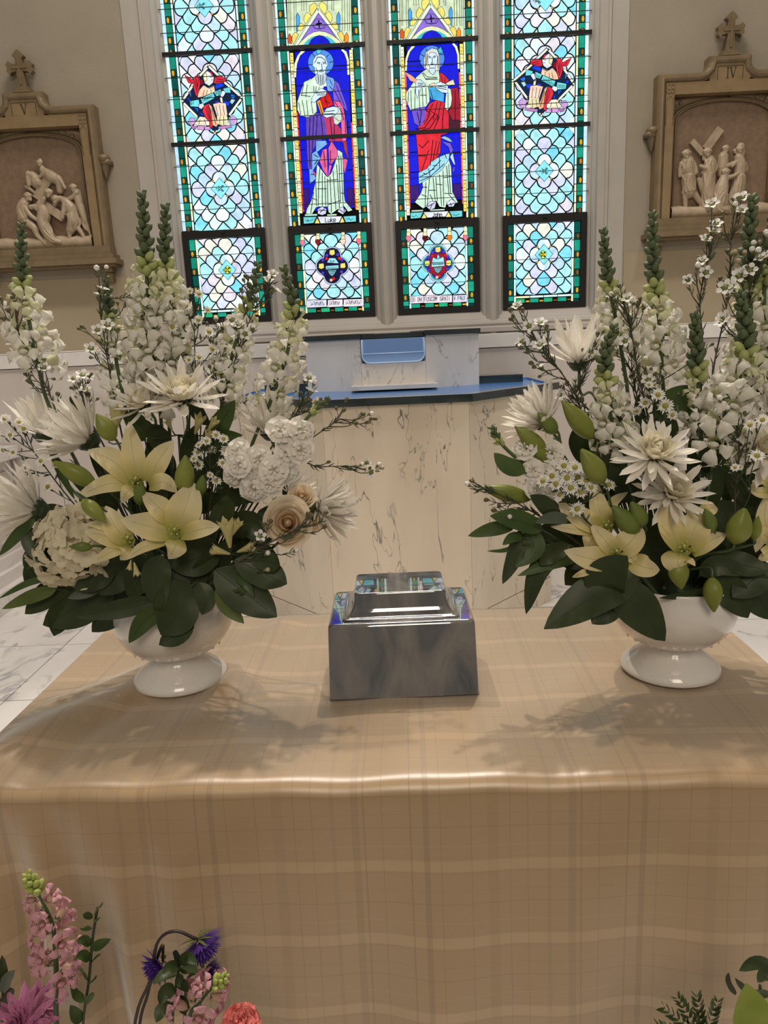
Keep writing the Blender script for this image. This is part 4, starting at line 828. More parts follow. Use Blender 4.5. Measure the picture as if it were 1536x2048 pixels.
FL = [('rider_figure', [[(370, 960, 26, .01)], [(368, 925, 10, .01), (385, 925, 6, .01)], [(385, 985, 18, 0), (405, 1030, 34, .0), (470, 1080, 50, .0), (540, 1120, 44, 0)], [(430, 1040, 20, .02), (400, 1060, 18, .02), (360, 1100, 12, .02)], [(540, 1090, 20, .015), (580, 1150, 16, .02), (605, 1190, 14, .02)], [(560, 1150, 40, 0), (560, 1220, 30, 0)]]),
      ('horse_figure', [[(255, 1060, 20, .01), (262, 1105, 24, .01), (268, 1165, 17, .015)], [(262, 1062, 24, .01), (310, 1080, 38, .0), (350, 1140, 58, -.005)], [(250, 1040, 6, .01), (262, 1030, 5, .01)], [(240, 1180, 12, .01), (290, 1210, 16, .01), (325, 1240, 11, .01)]]),
      ('kneeling_man_figure', [[(262, 1272, 32, .02)], [(285, 1300, 14, .025)], [(235, 1330, 46, .01), (215, 1400, 52, .01), (230, 1480, 48, .01)], [(225, 1360, 24, .03), (280, 1440, 20, .035), (345, 1490, 16, .035)], [(245, 1500, 40, .01), (320, 1560, 34, .02), (350, 1630, 24, .02), (425, 1715, 20, .02)]]),
      ('fallen_christ_figure', [[(455, 1240, 34, .035)], [(435, 1225, 26, .025), (430, 1270, 20, .02)], [(410, 1290, 20, .04), (385, 1340, 24, .035), (345, 1380, 26, .03)], [(290, 1370, 24, .03), (330, 1360, 20, .03)], [(385, 1350, 44, .02), (410, 1430, 58, .02), (400, 1500, 56, .02)], [(400, 1500, 50, .02), (440, 1590, 46, .02), (500, 1680, 36, .02), (570, 1700, 22, .02)], [(400, 1560, 36, .02), (450, 1660, 30, .02), (480, 1720, 22, .02)]]),
      ('cross_bearer_figure', [[(518, 1300, 34, .03)], [(512, 1340, 18, .035)], [(560, 1280, 18, .02), (610, 1320, 40, .02), (660, 1380, 50, .015), (680, 1430, 46, .015)], [(600, 1350, 22, .035), (590, 1420, 20, .035), (580, 1470, 16, .035)], [(680, 1440, 52, .01), (690, 1510, 56, .01), (660, 1590, 34, .01)], [(640, 1580, 22, .015), (650, 1640, 18, .015), (655, 1710, 15, .015)], [(725, 1560, 24, .015), (765, 1620, 18, .015), (800, 1690, 15, .015)]]),
      ('helper_figure', [[(682, 1190, 30, .015)], [(715, 1240, 40, .0), (735, 1310, 40, 0), (745, 1360, 36, 0)], [(715, 1235, 20, .02), (660, 1285, 18, .02), (600, 1300, 14, .02)], [(750, 1360, 36, 0), (775, 1440, 32, 0), (795, 1500, 24, 0)], [(800, 1500, 17, 0), (825, 1580, 14, 0), (850, 1650, 12, 0)], [(760, 1480, 18, 0), (790, 1560, 15, 0), (840, 1600, 12, 0)]])]
station(at(71, 300, YW).x, 'gilt-framed sculpted relief numbered V, fallen Christ among horse and helpers', 'Stations of the Cross reliefs', oL, sL, FL, [([(335, 1290), (455, 1085)], 78, .012), ([(415, 1350), (590, 1470)], 70, .03)], 'V', RS)
oR, sR = (1280, 40), 4.453
FR = [('soldier_figure', [[(412, 1198, 34, .015)], [(420, 1265, 54, .0), (420, 1320, 56, 0), (425, 1375, 48, 0)], [(368, 1280, 20, .005), (355, 1330, 18, .0), (352, 1390, 15, 0)], [(470, 1270, 20, .005), (492, 1320, 20, .01), (500, 1360, 17, .015)], [(425, 1390, 54, 0), (425, 1450, 54, 0), (435, 1530, 54, 0)], [(398, 1540, 28, 0), (402, 1610, 22, 0), (405, 1685, 16, 0), (385, 1692, 12, .01)], [(480, 1545, 28, 0), (525, 1610, 22, 0), (550, 1660, 18, 0), (525, 1695, 13, .01)]]),
      ('christ_figure', [[(598, 1180, 32, .02)], [(575, 1180, 22, .005), (572, 1240, 18, .005)], [(610, 1215, 16, .02)], [(620, 1255, 44, .01), (615, 1310, 52, .01), (605, 1370, 52, .01)], [(655, 1260, 22, .02), (650, 1320, 20, .03), (590, 1320, 17, .035), (540, 1300, 14, .03)], [(605, 1380, 52, .01), (595, 1480, 50, .01), (600, 1580, 48, .01), (600, 1680, 44, .01)], [(520, 1420, 20, .0), (560, 1560, 18, 0), (540, 1660, 14, 0)]]),
      ('woman_figure', [[(762, 1150, 28, .0)], [(740, 1220, 42, -.005), (735, 1290, 46, -.005), (730, 1370, 40, -.005)], [(720, 1310, 18, .01), (780, 1300, 18, .015), (830, 1270, 14, .015)]]),
      ('mother_figure', [[(890, 1155, 28, .015)], [(895, 1130, 34, .0), (910, 1190, 26, .0)], [(850, 1170, 20, -.005)], [(880, 1230, 40, .005), (890, 1300, 50, .005), (885, 1370, 48, .005)], [(850, 1270, 18, .02), (820, 1300, 15, .02)], [(930, 1280, 20, .01), (945, 1330, 17, .01), (900, 1380, 15, .02)], [(880, 1390, 50, .005), (860, 1490, 52, .005), (830, 1600, 48, .005), (830, 1680, 44, .005)]]),
      ('kneeling_woman_figure', [[(762, 1360, 32, .025)], [(745, 1420, 40, .02), (725, 1490, 56, .02), (715, 1550, 60, .02)], [(780, 1405, 20, .03), (830, 1390, 17, .035), (875, 1365, 14, .035)], [(715, 1560, 60, .02), (700, 1630, 62, .02), (690, 1690, 56, .02), (760, 1700, 40, .02)]])]
station(at(1440, 300, YW).x, 'gilt-framed sculpted relief numbered IV, Christ with his cross meeting the women', 'Stations of the Cross reliefs', oR, sR, FR, [([(465, 1075), (565, 1190)], 46, .01), ([(590, 1150), (722, 965)], 64, .004)], 'IV', RS)

# ================================================================= baptismal font
ZR = 1.302
t = thing('baptismal_font', 'tall veined marble baptismal font with blue basin and dark green rim', 'font', (0, 4.2, 0))
fp = [(-.355, 3.56), (.365, 3.56), (.90, 4.16), (.90, 4.84), (-.90, 4.84), (-.90, 4.16)]
fc = Vector((0, 4.25))
def ring(sc, z): return [(fc.x+(x-fc.x)*sc, fc.y+(y-fc.y)*sc, z) for x, y in fp]
for k in range(6):
    a, c = fp[k], fp[(k+1) % 6]; b = MB(); e = (Vector(c)-Vector(a)).normalized(); n_ = Vector((-e.y, e.x))
    a2, c2 = Vector(a)+e*.0015, Vector(c)-e*.0015
    b.prism([(a2.x, a2.y, .155), (c2.x, c2.y, .155), (c2.x, c2.y, ZR-.04), (a2.x, a2.y, ZR-.04)], (n_.x*.03, n_.y*.03, 0)); b.build('side_panel', M['marble_font'], t, False)
b = MB(); k = [Vector((x, y, .15)) for x, y in fp]; b.prism(k, (0, 0, -.15)); b.build('plinth', M['marble_font'], t, False)
b = MB(); o_, i_ = 1.04, .972
A1, A2, B1, B2 = ring(o_, ZR-.038), ring(o_, ZR), ring(i_, ZR), ring(i_, ZR-.16)
b.grid([r+[r[0]] for r in (A1, A2)]); b.face(range(len(b.v)-14, len(b.v)-8)) if 0 else None
b.grid([r+[r[0]] for r in (A1, ring(.97, ZR-.04))]); rim = b.build('rim', M['black_slab'], t, False)
b = MB(); b.grid([r+[r[0]] for r in (A2, B1)]); b.build('rim_top', mat('rim_top_reflection', (.16, .18, .19), .12, (.22, .24, .25), 6, coat=.6), t, False)  # window reflection on the dark rim put into a paler grey colour
b = MB(); b.grid([r+[r[0]] for r in (B1, ring(i_, ZR-.035))]); b.grid([r+[r[0]] for r in (ring(i_, ZR-.035), B2)]); b.face([len(b.v)-14+7+j for j in range(6)]); b.build('basin', M['blue'], t, False)
b = MB(); b.face([0, 1, 2, 3, 4, 5]); b.v += [Vector(p) for p in ring(i_, ZR-.012)]; wt = b.build('water', mat('blue_water', (.06, .20, .50), .22, spec=.3), t, False)
for x0, x1 in ((.42, .80), (-.80, -.42)):   # raised rear coping
    b = MB(); b.box((x0, 4.55, ZR-.02), (x1, 4.80, ZR+.035)); b.build('rear_coping', M['black_slab'], t, False)
# back block with its upper niche
yb0 = 4.32
b = MB(); 
b.prism([(-.52, yb0+.16, ZR-.05), (-.19, yb0, ZR-.05), (.19, yb0, ZR-.05), (.52, yb0+.16, ZR-.05), (.52, 4.82, ZR-.05), (-.52, 4.82, ZR-.05)], (0, 0, 0)) if 0 else None
zt_ = 1.588; nz0 = 1.448
def wallpan(nm, x0, y0, x1, y1, z0, z1, m=M['marble_back']):
    b = MB(); e = Vector((x1-x0, y1-y0, 0)).normalized(); n_ = Vector((-e.y, e.x, 0))*.04
    b.prism([(x0, y0, z0), (x1, y1, z0), (x1, y1, z1), (x0, y0, z1)], n_); return b.build(nm, m, t, False)
wallpan('back_panel', -.52, yb0+.14, -.185, yb0, ZR-.05, zt_); wallpan('back_panel', .195, yb0, .52, yb0+.14, ZR-.05, zt_)
wallpan('back_panel', -.183, yb0, .193, yb0, ZR-.05, nz0)
b = MB(); b.box((-.51, yb0+.16, ZR-.05), (-.19, 4.82, zt_)); b.box((.2, yb0+.16, ZR-.05), (.51, 4.82, zt_)); b.box((-.19, yb0+.12, ZR-.05), (.2, 4.82, zt_)); b.build('back_core', M['marble_back'], t, False)
# niche: pale blue trough with rounded lower corners
x0, x1 = -.175, .188
def nich(r, z0, z1, n=5):
    P = [(x0, z1)]+[(x0+r-r*math.cos(k*math.pi/2/n), z0+r-r*math.sin(k*math.pi/2/n)) for k in range(n+1)]+[(x1-r+r*math.sin(k*math.pi/2/n), z0+r-r*math.cos(k*math.pi/2/n)) for k in range(n+1)]+[(x1, z1)]
    return P
P = nich(.045, nz0, zt_-.004)
b = MB(); b.prism([(x, yb0-.002, z) for x, z in P][::-1], (0, .03, 0)); b.build('niche_trough', M['blue_pale'], t, False)
b = MB(); b.box((x0+.012, yb0-.006, nz0+.055), (x1-.012, yb0, zt_-.006)); b.build('niche_back', mat('niche_blue', (.17, .30, .58), .45), t, False)
b = MB(); b.tube([(x, yb0-.006, z) for x, z in P], .005, 6); b.tube([(x0+.006, yb0-.008, nz0+.053), (x1-.006, yb0-.008, nz0+.053)], .004, 6); b.build('niche_edge', M['blue_lip'], t)
b = MB(); b.box((-.245, yb0-.16, ZR+.0), (.255, yb0+.02, ZR+.022)); b.build('pouring_lip', M['marble_white'], t, False)
for a, c, dz in (((-.53, yb0+.125), (-.18, yb0-.02), 0), ((.19, yb0-.02), (.53, yb0+.125), .004)):
    b = MB(); e = Vector((c[0]-a[0], c[1]-a[1])).normalized(); n_ = Vector((-e.y, e.x, 0))*.2
    b.prism([(a[0], a[1], zt_+dz), (c[0], c[1], zt_+dz), (c[0], c[1], zt_+dz+.03), (a[0], a[1], zt_+dz+.03)], n_); b.build('top_slab', M['black_slab'], t, False)
b = MB(); b.box((-.18, yb0-.0, zt_), (.2, yb0+.3, zt_+.026)); b.build('top_slab', M['black_slab'], t, False)

# ================================================================= altar table, cloth, urn, vases
ZT = 1.55-.622; ROT = -.0174
RT = Matrix.Rotation(ROT, 3, 'Z')
TX0, TX1, TY0, TY1 = -.722, .668, .936, 1.634
def tw(x, y, z): return RT @ Vector((x, y, z))
def tl(p): return RT.inverted() @ Vector((p[0], p[1], 0))
t = thing('altar_table', 'table wholly draped in the beige plaid cloth', 'table', tw(0, 1.28, 0))
b = MB(); b.box((TX0+.012, TY0+.02, ZT-.05), (TX1-.012, TY1-.012, ZT-.012), R=RT); b.build('tabletop', mat('table_wood', (.18, .10, .05), .5), t, False)
for x in (TX0+.06, TX1-.1):
    for y in (TY0+.06, TY1-.09): b = MB(); b.box((x, y, 0), (x+.05, y+.05, ZT-.05), R=RT); b.build('leg', bpy.data.materials['table_wood'], t, False)
# cloth
folds = []
for P, h, wd in (([(5, 1505), (130, 1440), (250, 1385), (330, 1345)], .015, .045), ([(60, 1560), (160, 1480), (270, 1408)], -.004, .02), ([(455, 1372), (500, 1325), (545, 1268), (580, 1240)], .012, .034), ([(120, 1405), (230, 1365), (300, 1335)], .006, .018), ([(470, 1400), (560, 1382), (660, 1370)], .004, .014)):
    folds.append(([tl(onz(x, y, ZT)) for x, y in P], h, wd))
def bumpz(x, y):
    z = .0015*math.sin(x*19+y*7)+.001*math.sin(x*41-y*23)
    for P, h, wd in folds:
        d = 9
        for a, c in zip(P, P[1:]):
            e = c-a; u = max(0, min(1, (Vector((x, y, 0))-a).dot(e)/e.dot(e))); q = a+e*u; d = min(d, (Vector((x, y, 0))-q).length)
        z += h*math.exp(-(d/wd)**2)
    ed = min(1, (TY1-y)/.05, (x-TX0)/.03 if x < 0 else 9)
    return max(-.003, z)*max(0, ed)
b = MB(); UV = []
NX, NY, ND = 120, 64, 70; rr_ = .026; DROP = .86
def arc(v):                              # v: distance along the cloth from the back edge of the top; returns (y, dz, drop fraction)
    yl = TY1-TY0
    if v < 0: return TY1, v, -v
    if v <= yl-rr_: return TY1-v, 0, 0
    q = v-(yl-rr_); L_ = rr_*math.pi/2
    if q < L_: a = q/rr_; return TY0+rr_-rr_*math.sin(a), -rr_+rr_*math.cos(a), 0
    return TY0, -rr_-(q-L_), q-L_
vs_ = [-.35, -.2, -.1, -.03, 0]+[(TY1-TY0-rr_)*k/NY for k in range(1, NY+1)]+[(TY1-TY0-rr_)+rr_*math.pi/2*k/5 for k in range(1, 6)]+[(TY1-TY0-rr_)+rr_*math.pi/2+DROP*k/ND for k in range(1, ND+1)]
rows = []
for v in vs_:
    row = []
    for i in range(NX+1):
        x = TX0+(TX1-TX0)*i/NX; y, dz, dr = arc(v)
        z = ZT+dz
        if dr == 0: z += bumpz(x, y)
        elif v > 0:
            f = min(1, dr/.35)
            wv = .010*math.sin(x*13+.6)+.006*math.sin(x*31+dr*3)
            lf = math.exp(-((x-TX0)/.30)**2); 
            wv += lf*(.026*math.sin((x-TX0)*60-dr*9)+.012*math.sin((x-TX0)*95+dr*5))
            y -= f*(.012+wv)+.02*f*dr; z += .004*math.sin(x*9)*f
        else: y += .02*min(1, dr/.2)
        row.append(tw(x, y, z)); UV.append((x, v))
    rows.append(row)
b.grid(rows)
for sx, xe in ((-1, TX0), (1, TX1)):     # side drops
    rows2 = []
    for k in range(22):
        d = .72*k/21; row = []
        for j in range(NY+1):
            y = TY1-(TY1-TY0)*j/NY; o_ = min(1, d/.15)*(.012+.014*math.sin(y*24)+.01*math.sin(y*51+d*5))
            zz = ZT-d+(bumpz(xe, y) if k == 0 else 0)
            row.append(tw(xe+sx*(o_+.004*min(1, d*40)), y, zz)); UV.append((xe+sx*d, TY1-y))
        rows2.append(row)
    b.grid(rows2)
me = b.mesh('tablecloth', [None][:0], Vector(tw(0, 1.28, 0)))
uvl = me.uv_layers.new(name='weave'); 
for lp in me.loops: uvl.data[lp.index].uv = UV[lp.vertex_index]
def cloth_mat():
    m, nt, bs = base('beige_plaid_cloth'); uv = nt.nodes.new('ShaderNodeUVMap'); uv.uv_map = 'weave'
    sx = nt.nodes.new('ShaderNodeSeparateXYZ'); nt.links.new(uv.outputs[0], sx.inputs[0])
    def fr(sock, per, off=0):
        a = nt.nodes.new('ShaderNodeMath'); a.operation = 'MULTIPLY_ADD'; a.inputs[1].default_value = 1/per; a.inputs[2].default_value = off; nt.links.new(sock, a.inputs[0])
        f = nt.nodes.new('ShaderNodeMath'); f.operation = 'FRACT'; nt.links.new(a.outputs[0], f.inputs[0]); return f.outputs[0]
    def bands(sock, L, bg):
        st = [(0, (bg,)*3)]
        for p, wd, val in L: st += [(p, (val,)*3), (p+wd, (bg,)*3)]
        r = ramp(nt, st, 'CONSTANT'); nt.links.new(sock, r.inputs[0]); return r.outputs[0]
    # warp stripes and weft bands: 0 darker yarn, 1 lighter yarn
    wa = bands(fr(sx.outputs[0], .318, .36), [(.03, .035, .22), (.085, .006, .1), (.17, .005, .1), (.30, .006, .05), (.36, .03, .12), (.44, .005, .1), (.58, .005, .05), (.66, .05, .34), (.76, .005, .1), (.84, .005, .1), (.93, .02, .30)], .5)
    we = bands(fr(sx.outputs[1], .125, .56), [(.02, .007, .25), (.06, .14, .85), (.22, .008, .2), (.45, .008, .25), (.62, .009, .12), (.86, .02, .62)], .5)
    ad = nt.nodes.new('ShaderNodeMath'); ad.operation = 'ADD'; nt.links.new(wa, ad.inputs[0]); nt.links.new(we, ad.inputs[1])
    n = node(nt, 'ShaderNodeTexNoise', Scale=1.0, Detail=3); mp = nt.nodes.new('ShaderNodeMapping'); mp.inputs['Scale'].default_value = (60, 900, 1); nt.links.new(uv.outputs[0], mp.inputs[0]); nt.links.new(mp.outputs[0], n.inputs['Vector'])
    n2 = node(nt, 'ShaderNodeTexNoise', Scale=1.0, Detail=2); mp2 = nt.nodes.new('ShaderNodeMapping'); mp2.inputs['Scale'].default_value = (1400, 140, 1); nt.links.new(uv.outputs[0], mp2.inputs[0]); nt.links.new(mp2.outputs[0], n2.inputs['Vector'])
    s2 = nt.nodes.new('ShaderNodeMath'); s2.operation = 'ADD'; nt.links.new(n.outputs[0], s2.inputs[0]); nt.links.new(n2.outputs[0], s2.inputs[1])
    s3 = nt.nodes.new('ShaderNodeMath'); s3.operation = 'MULTIPLY_ADD'; s3.inputs[1].default_value = .16; nt.links.new(s2.outputs[0], s3.inputs[0]); nt.links.new(ad.outputs[0], s3.inputs[2])
    hf = nt.nodes.new('ShaderNodeMath'); hf.operation = 'MULTIPLY'; hf.inputs[1].default_value = .5; nt.links.new(s3.outputs[0], hf.inputs[0])
    r = ramp(nt, [(.25, (.24, .143, .058)), (.58, (.335, .21, .092)), (.88, (.445, .298, .150))]); nt.links.new(hf.outputs[0], r.inputs[0]); nt.links.new(r.outputs[0], bs.inputs['Base Color'])
    bp = node(nt, 'ShaderNodeBump', Strength=.25, Distance=.0006); nt.links.new(s3.outputs[0], bp.inputs['Height']); nt.links.new(bp.outputs[0], bs.inputs['Normal'])
    rg = ramp(nt, [(.3, (.46,)*3), (.7, (.34,)*3)]); nt.links.new(hf.outputs[0], rg.inputs[0]); nt.links.new(rg.outputs[0], bs.inputs['Roughness'])
    bs.inputs['Specular IOR Level'].default_value = .9; bs.inputs['Coat Weight'].default_value = .22; bs.inputs['Coat IOR'].default_value = 1.7; bs.inputs['Coat Roughness'].default_value = .42; bs.inputs['Sheen Weight'].default_value = .9; bs.inputs['Sheen Roughness'].default_value = .5; bs.inputs['Sheen Tint'].default_value = (.92, .97, 1, 1)
    return m
me.materials.append(cloth_mat())
o = bpy.data.objects.new('tablecloth', me); COL.objects.link(o); o.location = tw(0, 1.28, 0); tag(o, 'beige satin tablecloth with woven plaid bands draped over the altar table', 'tablecloth')

# urn
U0, U1 = onz(658, 1403, ZT), onz(960, 1391, ZT)
ux = (U1-U0).normalized(); ux.z = 0; uy = Vector((-ux.y, ux.x, 0)); UW = (U1-U0).length; UD = .20
uc = (U0+U1)/2+uy*UD/2; uc.z = ZT+.002
T = thing('urn', 'grey cultured-marble cremation urn with stepped lid on the beige cloth', 'urn', uc)
def urnmat():
    m, nt, bs = base('grey_cultured_marble'); bs.inputs['Roughness'].default_value = .07; bs.inputs['IOR'].default_value = 1.7; bs.inputs['Coat Weight'].default_value = 1; bs.inputs['Coat IOR'].default_value = 2.1; bs.inputs['Coat Roughness'].default_value = .015
    v = coords(nt, (1, 1, .42))
    n1 = node(nt, 'ShaderNodeTexNoise', Scale=11, Detail=5, Distortion=1.6); nt.links.new(v, n1.inputs['Vector'])
    r = ramp(nt, [(.33, (.012, .014, .022)), (.45, (.075, .072, .076)), (.58, (.135, .122, .112)), (.75, (.20, .18, .155))]); nt.links.new(n1.outputs[0], r.inputs[0]); nt.links.new(r.outputs[0], bs.inputs['Base Color'])
    return m
UM = urnmat()
def rect(hx, hy, z, r=.008, dx=0, dy=0, n=4):
    out = []
    for cx_, cy_, a0 in ((hx-r, hy-r, 0), (-hx+r, hy-r, 90), (-hx+r, -hy+r, 180), (hx-r, -hy+r, 270)):
        for k in range(n+1): a = math.radians(a0+90*k/n); out.append(uc+ux*(cx_+r*math.cos(a)+dx)+uy*(cy_+r*math.sin(a)+dy)+Vector((0, 0, z)))
    return out
W, D = UW/2, UD/2
def loft(rings, caps=(True, True)):
    b = MB(); b.grid(rings, closed=True); n = len(rings[0])
    if caps[0]: b.face(list(reversed(range(n))))
    if caps[1]: k = len(b.v)-n; b.face([k+i for i in range(n)])
    return b
H1 = .140
b = loft([rect(W, D, 0), rect(W-.001, D-.001, .002), rect(W-.005, D-.008, H1-.010), rect(W-.006, D-.009, H1-.004), rect(W-.010, D-.013, H1)]); b.smooth = True
o = b.build('body', UM, T); o.data.polygons.foreach_set('use_smooth', [len(p.vertices) <= 4 for p in o.data.polygons])
rg = [rect(W-.030, D-.022, H1), rect(W-.031, D-.023, H1+.002)]
for k in range(9):
    u = k/8; rg.append(rect(W-.032-.021*math.sin(u*math.pi/2), D-.024-.018*math.sin(u*math.pi/2), H1+.003+.038*(1-math.cos(u*math.pi/2))))
rg += [rect(W-.0535, D-.0425, H1+.044), rect(W-.055, D-.044, H1+.0455)]
b = loft(rg); o = b.build('lid', UM, T); o.data.polygons.foreach_set('use_smooth', [len(p.vertices) <= 4 for p in o.data.polygons])

# vases
def vasemat():
    m, nt, bs = base('white_glazed_ceramic'); bs.inputs['Base Color'].default_value = (.74, .70, .66, 1); bs.inputs['Roughness'].default_value = .14; bs.inputs['Coat Weight'].default_value = .6; bs.inputs['Coat Roughness'].default_value = .05
    v = coords(nt, (1, 1, 1)); w1 = node(nt, 'ShaderNodeTexVoronoi', Scale=34); w1.feature = 'SMOOTH_F1'; nt.links.new(v, w1.inputs['Vector'])
    n1 = node(nt, 'ShaderNodeTexNoise', Scale=40, Detail=2, Distortion=2.0); nt.links.new(v, n1.inputs['Vector'])
    ad = nt.nodes.new('ShaderNodeMath'); ad.operation = 'MULTIPLY_ADD'; ad.inputs[1].default_value = .6; nt.links.new(n1.outputs[0], ad.inputs[0]); nt.links.new(w1.outputs['Distance'], ad.inputs[2])
    bp = node(nt, 'ShaderNodeBump', Strength=.35, Distance=.003); nt.links.new(ad.outputs[0], bp.inputs['Height']); nt.links.new(bp.outputs[0], bs.inputs['Normal'])
    return m
VM = vasemat(); VASE = []
FOAM = mat('green_floral_foam', (.02, .04, .015), .9)
for (px, py), lab in (((363, 1357), 'white glazed pedestal vase of flowers beside a cloth fold, left of the urn'), ((1339, 1338), 'white glazed pedestal vase of flowers on flat cloth, right of the urn')):
    C = onz(px, py, ZT); C.z = ZT+.003
    T = thing('pedestal_vase', lab, 'vase', C, 'pedestal vases on the altar table'); VASE.append(C)
    pr = [(.001, .001), (.086, 0), (.090, .004), (.088, .012), (.078, .022), (.062, .034), (.052, .046), (.049, .054), (.052, .062)]
    b = MB(); b.lathe(pr, C, 56); b.build('foot', VM, T)
    pr = [(.050, .054), (.062, .060), (.080, .070), (.097, .086), (.107, .104), (.112, .124), (.113, .140), (.110, .158), (.106, .170), (.109, .177), (.107, .180), (.100, .177), (.098, .165), (.102, .14), (.095, .10), (.06, .075), (.001, .07)]
    b = MB(); b.lathe(pr, C, 64)
    bo = b.build('bowl', VM, T)
    b = MB()                             # moulded leaf sprays on the bowl and foot
    for k in range(10):
        a0 = 2*math.pi*k/10
        for j in range(5):
            za = .082+.017*j; r_ = .1078 if za > .118 else .0888+.0185*(za-.082)/.036
            for sg in (-1, 1):
                a = a0+sg*.14; d = Vector((math.cos(a), math.sin(a), 0)); c_ = C+d*(r_-.001)+Vector((0, 0, za))
                b.ball(c_, .009, 8, 5, sc=(.16, .6, 1.3), R=Matrix.Rotation(a, 3, 'Z') @ Matrix.Rotation(sg*.6, 3, 'X'))
    b.build('leaf_moulding', VM, T)
    b = MB(); b.lathe([(.098, .165), (.06, .175), (.001, .18)], C, 24); b.build('floral_foam', FOAM, T)
# ================================================================= flowers: materials and templates
M['snap'] = petal_mat('snapdragon_petal', (.80, .77, .66), (.86, .84, .78), .35)
M['snap_green'] = petal_mat('snapdragon_tube', (.66, .67, .40), (.78, .77, .56), .3)
M['snap_bud'] = mat('snapdragon_bud', (.065, .090, .040), .6, (.11, .145, .06), 40)
M['snap_bud_pale'] = petal_mat('snapdragon_pale_bud', (.38, .44, .14), (.55, .57, .28), .2)
M['stem'] = mat('green_stem', (.075, .115, .045), .5, (.05, .085, .03), 30)
M['stem_dk'] = mat('dark_green_stem', (.022, .04, .014), .5)
M['twig'] = mat('waxflower_twig', (.07, .045, .035), .6, (.05, .05, .025), 40)
M['needle'] = mat('waxflower_needle', (.045, .07, .03), .5)
M['mum'] = petal_mat('chrysanthemum_petal', (.82, .77, .68), (.88, .85, .79), .3)
M['mum_in'] = petal_mat('chrysanthemum_inner_petal', (.80, .73, .54), (.86, .81, .67), .3)
M['lily'] = petal_mat('lily_petal', (.76, .68, .37), (.84, .77, .50), .4, .5, 14)
def lily_mat():
    m = petal_mat('lily_petal', (.94, .92, .88), (1, 1, 1), .42, .5, 14); nt = m.node_tree
    a = nt.nodes.new('ShaderNodeAttribute'); a.attribute_name = 'Col'; r = ramp(nt, [(.0, (.46, .47, .10)), (.16, (.66, .60, .22)), (.42, (.92, .80, .44)), (1, (.93, .86, .62))]); nt.links.new(a.outputs['Fac'], r.inputs[0])
    old = [n for n in nt.nodes if n.bl_idname == 'ShaderNodeValToRGB' and n is not r][0]; mx = nt.nodes.new('ShaderNodeMix'); mx.data_type = 'RGBA'; mx.blend_type = 'MULTIPLY'; mx.inputs[0].default_value = 1
    tg = [l.to_socket for l in nt.links if l.from_node == old]; nt.links.new(r.outputs[0], mx.inputs[6]); nt.links.new(old.outputs[0], mx.inputs[7])
    for t_ in tg: nt.links.new(mx.outputs[2], t_)
    return m
M['lily'] = lily_mat()
M['lily_bud'] = petal_mat('lily_bud', (.165, .20, .035), (.25, .275, .06), .12, .35, 18)
M['lily_bud_dk'] = petal_mat('lily_bud_green', (.10, .145, .03), (.165, .21, .045), .12, .35, 18)
M['lily_rib'] = mat('lily_midrib', (.50, .47, .18), .5); M['stamen'] = mat('lily_stamen', (.48, .50, .16), .5); M['anther'] = mat('lily_anther', (.15, .055, .02), .7)
M['leaf'] = petal_mat('dark_leaf', (.026, .040, .013), (.042, .060, .020), .12, .42, 20)
M['leaf_mid'] = petal_mat('mid_green_leaf', (.045, .08, .022), (.07, .11, .032), .2, .4, 20)
M['leaf_lt'] = petal_mat('olive_leaf', (.085, .12, .026), (.12, .16, .045), .25, .42, 20)
M['leaf_grey'] = petal_mat('grey_green_leaf', (.075, .10, .07), (.11, .135, .10), .15, .5, 20)
M['rib'] = mat('leaf_midrib', (.04, .062, .022), .5)
M['wax'] = petal_mat('waxflower_petal', (.80, .78, .73), (.88, .87, .84), .25)
M['waxc'] = mat('waxflower_centre', (.16, .17, .04), .5); M['waxcup'] = mat('waxflower_cup', (.20, .23, .09), .5, (.14, .12, .06), 30)
M['waxbud'] = mat('waxflower_bud', (.45, .38, .26), .5, (.32, .26, .15), 60); M['waxdark'] = mat('waxflower_green_bud', (.085, .095, .035), .55, (.13, .09, .05), 60)
M['ray'] = petal_mat('daisy_ray', (.84, .82, .76), (.88, .87, .83), .25); M['disc'] = mat('daisy_disc', (.36, .30, .05), .7, (.26, .24, .04), 90)
M['hyd'] = petal_mat('hydrangea_petal', (.76, .69, .50), (.83, .77, .61), .3)
M['stock'] = petal_mat('stock_petal', (.83, .79, .71), (.88, .85, .79), .3)
M['rose'] = petal_mat('rose_petal', (.86, .74, .57), (.88, .79, .64), .4); M['rose_in'] = petal_mat('rose_inner_petal', (.84, .64, .42), (.86, .70, .50), .4)
M['alst'] = petal_mat('alstroemeria_petal', (.60, .55, .24), (.70, .64, .36), .3)
RF = random.Random(11)
def tmpl(mb, mats, name): return mb.mesh(name, mats)
def T_bud():
    b = MB(); G = []
    for z, r in ((0, .12), (.12, .27), (.35, .36), (.6, .35), (.82, .25), (.96, .1), (1, .02)): G.append([(r*math.cos(2*math.pi*j/8), r*math.sin(2*math.pi*j/8), z) for j in range(8)])
    b.grid(G, closed=True); return b
